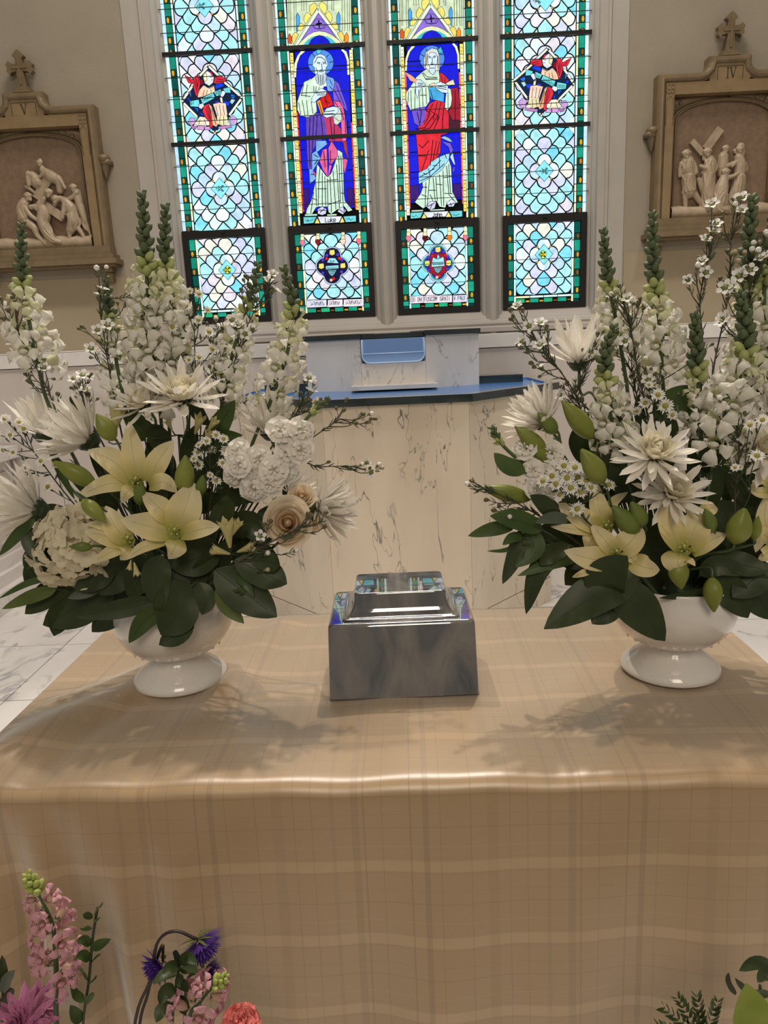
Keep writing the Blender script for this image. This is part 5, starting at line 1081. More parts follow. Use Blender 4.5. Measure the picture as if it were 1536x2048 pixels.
def T_blossom():
    b = MB(); n = 9
    G = [[(r*1.1*math.cos(2*math.pi*j/n), r*math.sin(2*math.pi*j/n), z) for j in range(n)] for z, r in ((0, .09), (.15, .17), (.4, .24), (.62, .25))]
    b.grid(G, 1, closed=True)
    for a, ln, w_, dn, ph in ((62, .62, .62, .10, 0), (118, .62, .62, .10, 2), (205, .58, .52, -.30, 4), (270, .66, .62, -.40, 1), (335, .58, .52, -.30, 3)):
        a = math.radians(a); d = Vector((math.cos(a), math.sin(a), 0)); z = Vector((0, 0, 1))
        b.blade([d*.20+z*.52, d*(.24+ln*.35)+z*(.78+.08*(dn > 0)), d*(.24+ln*.85)+z*(.86+dn*.5), d*(.24+ln)+z*(.74+dn)], w_, (z*.8-d*.5), 'spoon', -.25, 7, 6, 0, .22, ph)
    b.ball((0, -.07, .60), .17, 8, 5, 0, (1.2, .7, .7))
    for k in range(5): a = 2*math.pi*k/5; b.blade([(0, 0, -.02), (math.cos(a)*.16, math.sin(a)*.16, .1), (math.cos(a)*.24, math.sin(a)*.24, .24)], .2, Vector((0, 0, 1)), 'leaf', .2, 3, 2, 2)
    return b
def T_petal(curve, w, prof, cup=.35, nu=6, nv=2):
    b = MB(); b.blade([(0, 0, 0), (0, curve*.25-.03, .5), (0, curve, 1 if curve < .3 else .86)], w, Vector((0, 1, 0)), prof, cup, nu, nv); return b
def T_wax():
    b = MB(); b.lathe([(.05, -.75), (.2, -.6), (.36, -.2), (.44, 0)], n=8, m=1)
    b.ball((0, 0, -.02), .40, 8, 4, 2, (1, 1, .35))
    for k in range(5):
        a = 2*math.pi*k/5; d = Vector((math.cos(a), math.sin(a), 0))
        b.blade([d*.34, d*.62+Vector((0, 0, .1)), d*1.02+Vector((0, 0, .20))], .70, Vector((0, 0, 1)), 'oval', .35, 4, 4, 0)
    return b
def T_daisy():
    b = MB()
    for k in range(17):
        a = 2*math.pi*k/17+.06*math.sin(k*5); d = Vector((math.cos(a), math.sin(a), 0)); q = .9+.14*math.sin(k*3.3)
        b.blade([d*.22, d*.6+Vector((0, 0, .10)), d*q+Vector((0, 0, .06+.12*math.sin(k*2.1)))], .21, Vector((0, 0, 1)), 'mum', .2, 3, 2, 0)
    b.ball((0, 0, .06), .34, 10, 5, 1, (1, 1, .55)); b.lathe([(.05, -.45), (.22, -.25), (.30, 0)], n=8, m=2)
    return b
def T_floret():
    b = MB()
    for k in range(4):
        a = math.pi/2*k; d = Vector((math.cos(a), math.sin(a), 0)); b.blade([d*.03, d*.55+Vector((0, 0, .22)), d*1.0+Vector((0, 0, .26))], .92, Vector((0, 0, 1)), 'oval', .22, 4, 4, 0, .06, k)
    b.ball((0, 0, .06), .08, 6, 4, 0); return b
def T_stock():
    b = MB()
    for n, r0, r1, h, w_ in ((6, .1, 1.0, .12, .95), (6, .08, .72, .38, .75), (5, .04, .4, .55, .5)):
        for k in range(n):
            a = 2*math.pi*k/n+r1*3; d = Vector((math.cos(a), math.sin(a), 0)); b.blade([d*r0, d*(r0+r1)*.55+Vector((0, 0, h*1.1)), d*r1+Vector((0, 0, h*.7))], w_*r1, Vector((0, 0, 1)), 'spoon', .3, 5, 4, 0, .22, k*1.7)
    return b
def T_alst():
    b = MB()
    for k in range(6):
        a = 2*math.pi*k/6; d = Vector((math.cos(a), math.sin(a), 0)); b.blade([d*.06, d*.18+Vector((0, 0, .5)), d*.42+Vector((0, 0, 1.0+.06*(k % 2)))], .34, -d+Vector((0, 0, .3)), 'spoon', .3, 5, 2, 0)
    for k in range(3): b.tube([(0, 0, .2), (.05*k-.05, .04, 1.05)], .015, 4)
    return b
TM = {'bud': T_bud().mesh('bud', M['snap_bud']), 'budp': T_bud().mesh('bud', M['snap_bud_pale']), 'blossom': T_blossom().mesh('blossom', [M['snap'], M['snap_green'], M['snap_bud']]),
      'blossomg': T_blossom().mesh('blossom', [M['snap_green'], M['snap_green'], M['snap_bud']]), 'long': T_petal(.10, .19, 'mum').mesh('petal', M['mum']), 'long2': T_petal(.22, .17, 'mum', .5).mesh('petal', M['mum']), 'in': T_petal(.32, .30, 'mum', .5).mesh('petal', M['mum_in']),
      'wax': T_wax().mesh('blossom', [M['wax'], M['waxcup'], M['waxc']]), 'daisy': T_daisy().mesh('daisy_head', [M['ray'], M['disc'], M['waxcup']]), 'floret': T_floret().mesh('floret', M['hyd']), 'stock': T_stock().mesh('blossom', M['stock']), 'alst': T_alst().mesh('blossom', M['alst'])}
def T_waxbud(m):
    b = MB(); b.ball((0, 0, .45), .62, 8, 5, 0); b.lathe([(.08, -.7), (.35, -.4), (.5, .1)], n=7, m=1); return b.mesh('bud', [m, M['waxcup']])
TM['wb'] = T_waxbud(M['wax']); TM['wk'] = T_waxbud(M['waxdark']); TM['wt'] = T_waxbud(M['waxbud'])
def basis(z, up, C, s):                 # matrix: +Z to z, +Y towards up, scale s, at C
    z = Vector(z).normalized(); up = Vector(up); y = up-z*up.dot(z)
    y = y.normalized() if y.length > 1e-5 else z.orthogonal().normalized(); x = y.cross(z)
    s = s if isinstance(s, (tuple, list)) else (s, s, s)
    return Matrix(((x.x*s[0], y.x*s[1], z.x*s[2], C[0]), (x.y*s[0], y.y*s[1], z.y*s[2], C[1]), (x.z*s[0], y.z*s[1], z.z*s[2], C[2]), (0, 0, 0, 1)))
def rv(s=1): return Vector((RF.uniform(-s, s), RF.uniform(-s, s), RF.uniform(-s, s)))
MOUTH = [VASE[0]+Vector((0, 0, .165)), VASE[1]+Vector((0, 0, .165))]
def mouth(v, p): 
    q = MOUTH[v] + Vector((max(-.06, min(.06, (p.x-MOUTH[v].x)*.25))+RF.uniform(-.02, .02), max(-.05, min(.05, (p.y-MOUTH[v].y)*.5))+RF.uniform(-.02, .02), RF.uniform(-.02, .0)))
    return q
def W(P, y, dy=0): return [at(p[0], p[1], y+(p[2] if len(p) > 2 else 0)) for p in P]
GA = 2.39996
def snapdragon(v, label, P, y, bl, blen, fl, size=.04, nb=20, nf=14, m=('bud', 'budp', 'blossom'), grp='white snapdragons', green=.25):
    """P: tip ... base in pixels; bl: pixel length of the bud part, fl: of the blossom part after it"""
    L = W(P, y); L = L+[mouth(v, L[-1])] if v is not None else L
    S = catmull(L, 60); cum = [0]
    for a, c in zip(S, S[1:]): cum.append(cum[-1]+(c-a).length)
    def pt(s):
        for i in range(60):
            if cum[i+1] >= s: t_ = (s-cum[i])/max(1e-9, cum[i+1]-cum[i]); return S[i].lerp(S[i+1], t_), (S[i]-S[i+1]).normalized()
        return S[-1], (S[-2]-S[-1]).normalized()
    T = thing('snapdragon', label, 'snapdragon', S[-1], grp)
    k_ = mpp(y); sb, sf = bl*k_, fl*k_
    b = MB(); b.tube(S, [.0012+.0022*min(1, c/.12) for c in cum], 7); b.build('stem', M['stem'], T)
    nb = int(nb*1.35)
    for i in range(nb):
        u = (i+.3)/nb; p, t_ = pt(sb*u**1.05); a = GA*i; q = t_.orthogonal().normalized(); r = Matrix.Rotation(a, 3, t_) @ q
        d = (r*(.48+.5*u)+t_*(1.0-.35*u)); sz = blen*(.58+.62*u)
        kind = m[1] if u > .78 else m[0]
        link('bud', TM[kind], T, basis(d, t_, p+r*.002, (sz*.98, sz*.98, sz*1.08)))
    for i in range(nf):
        u = i/max(1, nf-1); p, t_ = pt(sb+sf*(.03+.97*u)); a = GA*(i+nb)+RF.uniform(-.25, .25); q = t_.orthogonal().normalized(); r = Matrix.Rotation(a, 3, t_) @ q
        d = r+t_*(.62-.5*u); sz = size*(.62+.38*min(1, u*2.2))*RF.uniform(.92, 1.06)
        kind = (m[2] if u > green else (m[2]+'g' if m[2]+'g' in TM and u < green*.6 else m[2]))
        link('blossom', TM[kind], T, basis(d+rv(.08), t_, p+r*.004, (sz*.78, sz*.78, sz)))
    return T
def mum(v, label, C, ax, R, y, style='open', pitch=0, stem=None, grp='white chrysanthemums', mats=('long', 'long2', 'in')):
    C = at(C[0], C[1], y); ax = Vector(ax).normalized(); R *= mpp(y)
    T = thing('chrysanthemum', label, 'chrysanthemum', C, grp)
    RG_ = {'open': [(104, 11, 1, 1.0), (90, 12, 1, 1.1), (74, 11, .93, 1.1), (62, 12, .66, 1.2), (47, 11, .56, 1.5), (31, 9, .50, 1.6), (13, 5, .46, 1.6)],
           'ball': [(92, 9, 1.0, 1.1), (70, 9, .98, 1.15), (50, 8, .92, 1.15), (66, 14, .62, 1.6), (47, 12, .60, 1.7), (28, 10, .57, 1.7), (9, 5, .54, 1.7)],
           'cone': [(66, 13, 1, .9), (54, 13, 1.0, .95), (42, 11, .98, 1), (29, 9, .92, 1), (15, 6, .85, 1), (4, 2, .8, 1)],
           'few': [(48, 6, 1, .95), (34, 6, 1.05, 1), (18, 4, .9, 1), (70, 5, .8, .9)]}[style]
    q = ax.orthogonal().normalized()
    for ri, (th, n, ln, wd) in enumerate(RG_):
        for k in range(n):
            a = 2*math.pi*(k+.5*(ri % 2))/n+RF.uniform(-.12, .12); rad = Matrix.Rotation(a, 3, ax) @ q; t_ = math.radians(th+RF.uniform(-6, 6))
            d = ax*math.cos(t_)+rad*math.sin(t_); l_ = R*ln*RF.uniform(.9, 1.08)
            inner = style in ('open', 'ball') and ri >= 3
            kind = mats[2] if inner else (mats[1] if RF.random() < .4 else mats[0])
            link('petal', TM[kind], T, basis(d, ax-rad*.3*(0 if inner else .0)+ (rad*-.001), C+d*R*.06, (l_*wd*(1.0 if not inner else 1.05), l_, l_)))
    b = MB(); Rm = frame_of(ax); b.lathe([(.001, -.16*R), (.13*R, -.13*R), (.20*R, -.03*R), (.17*R, .05*R)], C, 12, 0, Rm)
    for k in range(12): a = 2*math.pi*k/12; d = Rm @ Vector((math.cos(a), math.sin(a), 0)); b.blade([C-ax*R*.10+d*R*.1, C+d*R*.22, C+d*R*.25+ax*R*.12], R*.13, -d, 'leaf', .1, 3, 2)
    b.build('calyx', M['stem_dk'], T)
    c0 = C-ax*R*.15; pts = [c0, c0-ax*R*.5]+(W(stem, y+.07) if stem else [])
    if v is not None: pts.append(mouth(v, pts[-1]))
    b = MB(); b.tube(catmull(pts, 20), .0026, 6); b.build('stem', M['stem'] if v is not None else M['stem_dk'], T)
    return T
def cam_n(p, t_=0): return (EYE-p).normalized()
def lily_stem(v, label, y, blooms, buds, grp='cream lilies'):
    c0 = at(*blooms[0][0], y) if blooms else at(*buds[0][0], y)
    T = thing('lily', label, 'lily', c0, grp); k_ = mpp(y)
    node_ = None; b = MB(); m0 = mouth(v, c0); hub = c0.lerp(m0, .45)+Vector((0, .02, 0)); b.tube(catmull([hub, m0], 8), .0042, 8)
    for c, dy, pets in blooms:
        C = at(c[0], c[1], y+dy)
        b.tube(catmull([C+Vector((0, .014, -.006)), C.lerp(hub, .5)+Vector((0, .025, 0)), hub], 10), .003, 7)
        sm = MB(); f = (EYE-C).normalized()+Vector((0, 0, .25))
        for k in range(6):
            a = 2*math.pi*k/6; d = (f*.9+AX_R*math.cos(a)*.35+AX_U*math.sin(a)*.35).normalized(); e = C+d*.024
            sm.tube(catmull([C-f*.002, C+d*.015+f*.002, e], 4), .0008, 5, 0); sm.ball(e, .0026, 6, 4, 1 if k == (0 if len(pets) > 5 else 7) else 0, (.7, .7, 2.0), frame_of(d))
        sm.tube(catmull([C, C+f*.028], 4), .0016, 6, 0); sm.ball(C+f*.028, .0026, 6, 4, 0)
        sm.lathe([(.001, -.006), (.008, .0), (.012, .008)], C-f*.004, 10, 0, frame_of(f))
        bl = sm.build('bloom_centre', [M['stamen'], M['anther']], T)
        for P, wd, cup in pets:
            Q = []; n = len(P)
            for i, p in enumerate(P):
                t_ = i/(n-1); up = (c[1]-p[1])*k_
                q_ = at(p[0], p[1], y+dy+up*.45*(1 if up > 0 else .7)-.006*t_); Q.append(q_+(EYE-q_).normalized()*(.013*math.sin(math.pi*min(1, t_*1.1))-.010*t_**3))
            pm = MB(); nn = (cam_n(Q[1])+Vector((0, 0, .25))).normalized()
            pm.blade(Q, wd*1.1*k_, nn, 'lily', cup, 14, 6, 0, .07, RF.uniform(0, 6), 0, True); o = pm.build('petal', M['lily'], bl, off=org(T))
            mr = MB(); S = catmull(Q, 10); mr.tube([p+nn*.0002 for p in S[:9]], [.0006]*8+[.0003], 4); mr.build('petal_midrib', M['lily_rib'], T)
    for base_, tip, wd, kind in buds:
        B_, Tp = at(base_[0], base_[1], y+.0), at(tip[0], tip[1], y-.012); ax = Tp-B_; ln = ax.length; Rm = frame_of(ax); r0 = wd*.5*k_; G = []
        bm = MB()
        for i in range(13):
            t_ = i/12; r = r0*.92*max(.03, math.sin(math.pi*(.07+.90*t_**.82)))**.95
            G.append([B_+Rm @ Vector((r*(1.04-.13*abs(math.cos(1.5*a))**9)*math.cos(a), r*(1.04-.13*abs(math.cos(1.5*a))**9)*math.sin(a), t_*ln)) for a in [2*math.pi*j/18+.5 for j in range(18)]])
        bm.grid(G, closed=True); bm.build('bud', M[kind], T)
        b.tube(catmull([B_+ax*.04, B_-ax*.25+Vector((0, .006, 0)), B_.lerp(hub, .6)+Vector((0, .018, 0)), hub], 10), .0022, 6)
    b.build('stem', M['stem'], T)
    return T
def leaf_spray(v, label, y, leaves, mt='leaf', grp='foliage in the vases', prof='leaf', cup=.16, stem=True, node_=None):
    k_ = mpp(y); c0 = at(*leaves[0][0][0][:2], y); T = thing('leaf_spray', label, 'foliage', c0, grp)
    b = MB(); m0 = mouth(v, c0) if v is not None else None
    for lf in leaves:
        P, wd = lf[0], lf[1]; mm = lf[2] if len(lf) > 2 else mt
        n = len(P); Q = [at(p[0], p[1], y+(p[2] if len(p) > 2 else 0)-.018*(i/(n-1))) for i, p in enumerate(P)]
        lb = MB(); nn = (cam_n(Q[0])+rv(.35)).normalized(); ph = RF.uniform(0, 6)
        lb.blade(Q, wd*k_, nn, prof, cup, 12, 6, 0, .07, ph); o = lb.build('leaf', M[mm], T)
        if wd > 40:
            rb = MB(); S = catmull(Q, 12); rb.tube([p+nn*.0006 for p in S[:11]], [.0009-.00006*i for i in range(11)], 4); rb.build('midrib', M['rib'], o, off=org(T))
        if stem and m0 is not None: b.tube(catmull([Q[0], Q[0].lerp(m0, .5)+Vector((0, .02, -.005)), m0], 8), .0016, 5)
    if b.v: b.build('stem', M['stem_dk'], T)
    return T
def wax(v, label, P, tips, y, grp='waxflower sprigs', need=1.0, fsz=.0118, thick=.0017):
    """P: base ... top of the woody stem; tips: (px, py, kind)"""
    L = W(P, y); L = ([mouth(v, L[0])] if v is not None else [])+L; S = catmull(L, 50); T = thing('waxflower', label, 'waxflower', L[0], grp)
    b = MB(); b.tube(S, [thick*(1.25-.8*i/50) for i in range(51)], 6)
    nbase = int(50/(len(L)-1)*.9) if v is not None else 0
    def needles(Q, n, ln):
        for k in range(n):
            i = RF.randrange(1, len(Q)-1); p = Q[i]; t_ = (Q[i+1]-Q[i-1]).normalized(); r = Matrix.Rotation(RF.uniform(0, 6.28), 3, t_) @ t_.orthogonal().normalized()
            d = (t_*.9+r*.6).normalized(); b.blade([p, p+d*ln*.5, p+d*ln+t_*ln*.1], ln*.13, cam_n(p), 'lance', 0, 3, 1, 1)
    for (px, py, kd) in tips:
        E = at(px, py, y+RF.uniform(-.02, .015)); best, bd = S[-1], 9
        for p in S[nbase:]:
            if p.z < E.z+.004 or (v is not None and abs(E.z-S[-1].z) < .012):
                d = (p-E).length; q = abs(d-.05)+.4*abs(p.x-E.x)
                if q < bd: best, bd = p, q
        mid = best.lerp(E, .6)+Vector((0, 0, -.006))+rv(.003); Q = catmull([best, mid, E], 8); b.tube(Q, [thick*.75*(1-.55*i/8) for i in range(9)], 5)
        t_ = (Q[-1]-Q[-2]).normalized(); needles(Q, int(5*need), .014)
        d = (t_*.7+cam_n(E)*RF.uniform(.2, 1.0)+rv(.35)).normalized(); s = fsz*RF.uniform(.9, 1.15)
        if kd == 'f': link('blossom', TM['wax'], T, basis(d, (0, 0, 1), E, s))
        elif kd == 'd': link('daisy_head', TM['daisy'], T, basis(d, (0, 0, 1), E, s*1.05))
        elif kd == 'b': link('bud', TM['wb'], T, basis(t_+rv(.3), (0, 0, 1), E, s*.62))
        elif kd == 't': link('bud', TM['wt'], T, basis(t_+rv(.3), (0, 0, 1), E, s*.55))
        else: link('bud', TM['wk'], T, basis(t_+rv(.3), (0, 0, 1), E, s*.5))
        if RF.random() < .6 and kd in 'fk':
            e2 = E+rv(.012)-t_*.008; b.tube([Q[-4], e2], thick*.35, 4); link('bud', TM['wk'], T, basis(e2-Q[-4], (0, 0, 1), e2, fsz*.42))
    needles(S[nbase:], int(26*need), .016)
    b.build('twig', [M['twig'], M['needle']], T)
    return T
def daisies(v, label, P, tips, y, size=.0125, grp='white daisy asters', buds=6):
    L = W(P, y); L = [mouth(v, L[0])]+L; S = catmull(L, 40); T = thing('daisy_aster', label, 'daisy', L[0], grp); b = MB(); b.tube(S, [.0018-.001*i/40 for i in range(41)], 6)
    for tp in tips:
        px, py = tp[:2]; s_ = tp[2] if len(tp) > 2 else 1
        E = at(px, py, y+RF.uniform(-.018, .012)); best = min(S[14:], key=lambda p: abs((p-E).length-.045)+(.2 if p.z > E.z else 0)); Q = catmull([best, best.lerp(E, .6)+Vector((0, .004, -.004)), E], 6); b.tube(Q, .0009, 5)
        t_ = (Q[-1]-Q[-2]).normalized(); d = (t_*.55+cam_n(E)*RF.uniform(.5, 1.1)+rv(.25)).normalized(); link('daisy_head', TM['daisy'], T, basis(d, (0, 0, 1), E, size*s_*RF.uniform(.9, 1.1)))
        for k in range(2):
            p = Q[2+2*k]; d = rv(1)+t_*.6; d.normalize(); b.blade([p, p+d*.008, p+d*.016], .0035, cam_n(p), 'lance', 0, 3, 1)
    b.build('stem', M['stem_dk'], T); return T
def stock(v, label, blos, budp, y, size=.021, grp='white stock flowers'):
    c0 = at(*blos[0][:2], y); T = thing('stock_flower', label, 'stock flower', c0, grp); cx = sum(p[0] for p in blos)/len(blos); cy = sum(p[1] for p in blos)/len(blos)
    L = W(budp, y)+[at(cx, cy, y+.03)]; L.append(mouth(v, L[-1])); S = catmull(L, 30); b = MB(); b.tube(S, .0032, 7); b.build('stem', M['stem'], T)
    for p in blos:
        E = at(p[0], p[1], y-.012+RF.uniform(-.012, .012)+(p[2] if len(p) > 2 else 0)); ax = at(cx, cy, y+.04); d = (E-ax).normalized()*.8+cam_n(E)*.7+rv(.25); link('blossom', TM['stock'], T, basis(d, (0, 0, 1), E, size*RF.uniform(.9, 1.12)))
    n = 16
    for k in range(n):
        i = int(k*.55); p = S[min(i, 28)]; t_ = (S[min(i, 28)]-S[min(i, 28)+1]).normalized(); r = Matrix.Rotation(GA*k, 3, t_) @ t_.orthogonal().normalized(); s = .007+.006*k/n
        link('bud', TM['bud'] if k < 11 else TM['budp'], T, basis(r*.7+t_*.8, t_, p, (s*.8, s*.8, s*1.3)))
    return T
def rose(v, label, c, ax, R, y, grp='cream roses'):
    C = at(c[0], c[1], y); R *= mpp(y); ax = Vector(ax).normalized(); T = thing('rose', label, 'rose', C, grp); Rm = frame_of(ax); N = 17
    b = MB(); b.ball(C+ax*R*.10, R*.15, 10, 7, 0, (1, 1, 2.2), Rm); b.build('petal', M['rose_in'], T)
    for k in range(N):
        u = k/(N-1); r = R*(.06+.78*u**1.0); a0 = GA*k*1.02; A = 1.35-.3*u; h0, h1 = -R*.55, R*(.62-.32*u**1.5); G = []
        for i in range(11):
            q = -1+2*i/10; a = a0+A*q; row = []; e = 1-q*q
            for j in range(8):
                w_ = j/7; rr = r*(.50+.52*math.sin(w_*1.75))+R*.20*u*max(0, w_-.75)*4*(.4+.6*e); z = h0+(h1-h0)*w_*(.80+.20*e)-R*.28*u*max(0, w_-.80)*2
                row.append(C+Rm @ Vector((rr*math.cos(a), rr*math.sin(a), z)))
            G.append(row)
        b = MB(); b.grid(G); b.build('petal', M['rose_in'] if u < .45 else M['rose'], T)
    b = MB(); b.tube(catmull([C-ax*R*.5, mouth(v, C)], 10), .0028, 6); b.lathe([(.001, -.75*R), (.25*R, -.66*R), (.36*R, -.5*R)], C, 10, 0, Rm); b.build('stem', M['stem_dk'], T); return T
def hydrangea(v, label, c, R, y, n=120):
    C = at(c[0], c[1], y); R *= mpp(y); T = thing('hydrangea', label, 'hydrangea', C)
    b = MB(); b.ball(C, R*.70, 20, 12, 0, (1, .9, .95)); b.build('flower_core', M['hyd'], T)
    for k in range(n):
        z = 1-2*(k+.5)/n; r = math.sqrt(1-z*z); a = GA*k; d = Vector((r*math.cos(a), r*math.sin(a), z))
        if d.y > .55: continue
        p = C+Vector((d.x, d.y*.9, d.z*.95))*R*RF.uniform(.80, 1.06); link('floret', TM['floret'], T, basis(d+rv(.75), rv(1), p, R*.25*RF.uniform(.85, 1.15)))
    b = MB(); b.tube(catmull([C-Vector((0, 0, R*.6)), mouth(v, C)], 8), .004, 6); b.build('stem', M['stem'], T); return T
def alstro(v, label, bl, y, size=.026, leaves=()):
    c0 = at(*bl[0][0], y); T = thing('alstroemeria', label, 'alstroemeria', c0, 'yellow-green alstroemeria'); m0 = mouth(v, c0); b = MB(); cx = sum(q[0][0] for q in bl)/len(bl); cy = sum(q[0][1] for q in bl)/len(bl); hub = at(cx, cy, y+.02); b.tube(catmull([hub, m0], 8), .0026, 6)
    for bs_, tp in bl:
        B_, E = at(bs_[0], bs_[1], y), at(tp[0], tp[1], y-.006); d = E-B_; b.tube(catmull([B_, B_-d*.4+Vector((0, .004, 0)), hub], 6), .0013, 5); link('blossom', TM['alst'], T, basis(d, (0, -1, .2), B_, (d.length*.8, d.length*.8, d.length)))
    b.build('stem', M['stem_dk'], T); return T
# ================================================================= left arrangement
YL, YR = VASE[0].y, VASE[1].y
S = snapdragon
S(0, 'white snapdragon leaning outermost left, its tip before the fallen-Christ relief', [(43, 450), (45, 550), (58, 640), (78, 740), (120, 860)], YL+.02, 135, .017, 125, .052, 20, 8)
S(0, 'tallest white snapdragon, dark green tip reaching beside the first stained window', [(284, 388), (290, 480), (296, 600), (308, 740), (325, 880)], YL+.02, 150, .019, 250, .055, 22, 22)
S(0, 'white snapdragon close right of the tallest one, its tip against the window jamb', [(331, 413), (330, 500), (338, 600), (338, 720), (340, 880)], YL+.035, 135, .018, 235, .054, 20, 22)
S(0, 'short sparse white snapdragon rising left of the tall pair behind waxflower', [(212, 560), (220, 640), (232, 720), (248, 800), (275, 930)], YL+.03, 90, .016, 170, .040, 14, 10)
S(0, 'white snapdragon with slim tip before the lowest pane of the first window', [(516, 527), (500, 600), (470, 690), (448, 790), (420, 920)], YL+.06, 100, .016, 180, .042, 14, 14)
S(0, 'white snapdragon bending right in front of the stone mullion and font corner', [(568, 536), (585, 610), (578, 690), (550, 780), (500, 900)], YL+.03, 100, .017, 200, .046, 14, 15)
mum(0, 'white chrysanthemum with ball centre and flaring petals below the tall snapdragons', (366, 800), (.04, -.42, .9), 88, YL-.05, 'ball', stem=[(364, 900), (365, 1000)])
mum(0, 'half-open white chrysanthemum tucked left of the ball-centred one', (291, 812), (-.25, -.45, .85), 66, YL-.03, 'ball', stem=[(300, 900)])
mum(0, 'white chrysanthemum seen from the side above a green lily bud', (182, 884), (-.62, -.22, .62), 105, YL-.02, 'cone', stem=[(215, 960)])
mum(0, 'white chrysanthemum facing out at the left picture edge', (80, 1022), (-.90, -.25, .42), 112, YL-.05, 'cone', stem=[(110, 1060)])
mum(0, 'loose upward white chrysanthemum with curling petals before the wainscot', (88, 872), (-.22, .0, .95), 92, YL+.04, 'few', stem=[(130, 960)])
mum(0, 'spidery white chrysanthemum behind the stock blossoms', (540, 868), (-.12, -.25, .95), 84, YL+.02, 'few', stem=[(520, 960)])
mum(0, 'white chrysanthemum turned to the right beside the roses', (637, 1018), (.88, -.42, .06), 82, YL-.06, 'cone', stem=[(590, 1030)])
mum(0, 'thin-petalled white chrysanthemum half hidden above the rose', (575, 985), (.55, -.2, .45), 62, YL+.0, 'few', stem=[(540, 1010)])
def c3(P): return [(140+x/4.8, 820+y/4.8) for x, y in P]
lily_stem(0, 'upper cream lily wide open with green buds around it, left vase', YL-.08,
    [((272, 964), 0, [(c3([(620, 690), (400, 480), (170, 385)]), 46, .25), (c3([(740, 690), (860, 470), (995, 290)]), 42, .3), (c3([(650, 690), (600, 400), (568, 110)]), 43, .22), (c3([(600, 715), (340, 715), (40, 855)]), 34, .25), (c3([(760, 730), (900, 690), (1030, 790)]), 33, .2), (c3([(620, 715), (545, 790), (490, 895)]), 27, -.2)])],
    [((190, 968), (108, 923), 40, 'lily_bud'), ((228, 880), (193, 828), 40, 'lily_bud'), ((280, 1010), (280, 960), 30, 'lily_bud_dk'), ((368, 985), (371, 910), 42, 'lily_bud'), ((400, 990), (406, 950), 25, 'lily_bud_dk')])
lily_stem(0, 'pair of lower cream lilies, one spotted brown inside, over the hydrangea', YL-.12,
    [((350, 1066), 0, [(c3([(990, 1080), (850, 930), (695, 790)]), 44, .25), (c3([(1020, 1170), (1110, 930), (1185, 690)]), 66, .3), (c3([(980, 1190), (740, 1110), (490, 1050)]), 54, .25), (c3([(1060, 1200), (1270, 1140), (1440, 1120)]), 36, .25), (c3([(960, 1250), (700, 1320), (545, 1435)]), 22, .2), (c3([(1040, 1230), (1000, 1330), (945, 1430)]), 44, -.25)]),
     ((256, 1082), .01, [(c3([(560, 1270), (430, 1110), (345, 920)]), 48, .3), (c3([(460, 1170), (300, 1105), (150, 1095)]), 20, .2), (c3([(560, 1300), (340, 1210), (140, 1165)]), 38, .25), (c3([(540, 1310), (380, 1370), (190, 1480)]), 25, .25), (c3([(580, 1300), (530, 1370), (480, 1440)]), 32, -.2)])],
    [((165, 1000), (212, 1045), 34, 'lily_bud'), ((184, 1094), (138, 1093), 22, 'lily_bud_dk')])
b = None
hydrangea(0, 'creamy white hydrangea head low on the left beneath the lilies', (158, 1092), 88, YL-.045, 130)
stock(0, 'ruffled white stock blossoms with a green bud tip pointing right', [(480, 930), (520, 918), (548, 940), (500, 955), (540, 965), (575, 905), (600, 900), (585, 880), (560, 862), (600, 862), (510, 975), (470, 950), (565, 940), (478, 905)], [(655, 800), (620, 830), (590, 865)], YL-.06, .026)
rose(0, 'open cream rose with peach heart at the right of the left arrangement', (576, 1046), (.12, -.9, .28), 56, YL-.085)
rose(0, 'cream rose tucked behind the open one, under thin white petals', (622, 1030), (.3, -.8, .3), 38, YL-.05)
rose(0, 'small cream rose above the open one, partly covered', (603, 995), (.1, -.7, .6), 32, YL-.045)
alstro(0, 'yellow-green alstroemeria cluster hanging over dark leaves near the roses', [((460, 1095), (452, 1040)), ((460, 1108), (422, 1098)), ((475, 1104), (508, 1092)), ((485, 1125), (505, 1140)), ((472, 1138), (470, 1178)), ((465, 1070), (478, 1042))], YL-.1)
alstro(0, 'pale alstroemeria buds between the chrysanthemum stems', [((390, 868), (402, 830)), ((415, 862), (432, 838)), ((345, 862), (335, 842)), ((228, 868), (236, 815)), ((410, 890), (420, 860))], YL-.02)
alstro(0, 'single pale alstroemeria bud drooping below the lower lilies', [((268, 1125), (275, 1152)), ((262, 1120), (258, 1140))], YL-.13)
wax(0, 'waxflower sprig with two round white buds on top, left of the tall snapdragons', [(250, 900), (222, 760), (205, 650), (200, 575)], [(194, 540, 'b'), (213, 538, 'b'), (206, 578, 'f'), (200, 590, 'f'), (195, 660, 'f'), (167, 655, 'k'), (182, 697, 'f'), (213, 697, 'b'), (236, 662, 'k'), (215, 650, 'f'), (262, 590, 'b'), (250, 610, 'k')], YL+.0)
wax(0, 'brown-stemmed waxflower sprig at the far left crossing the outer snapdragon', [(150, 920), (100, 790), (70, 730), (35, 660)], [(2, 600, 'k'), (10, 640, 'k'), (30, 582, 'k'), (48, 600, 'b'), (28, 590, 'k'), (58, 735, 'f'), (52, 750, 'k'), (88, 736, 'f'), (55, 758, 'f'), (115, 790, 'k'), (18, 620, 't')], YL+.0)
wax(0, 'small upright waxflower tuft before the marble panel, left vase', [(200, 920), (175, 820), (166, 775)], [(147, 757, 'f'), (165, 750, 'f'), (177, 752, 'f'), (148, 778, 'k'), (170, 778, 'f'), (158, 770, 'k'), (178, 790, 'k')], YL+.03)
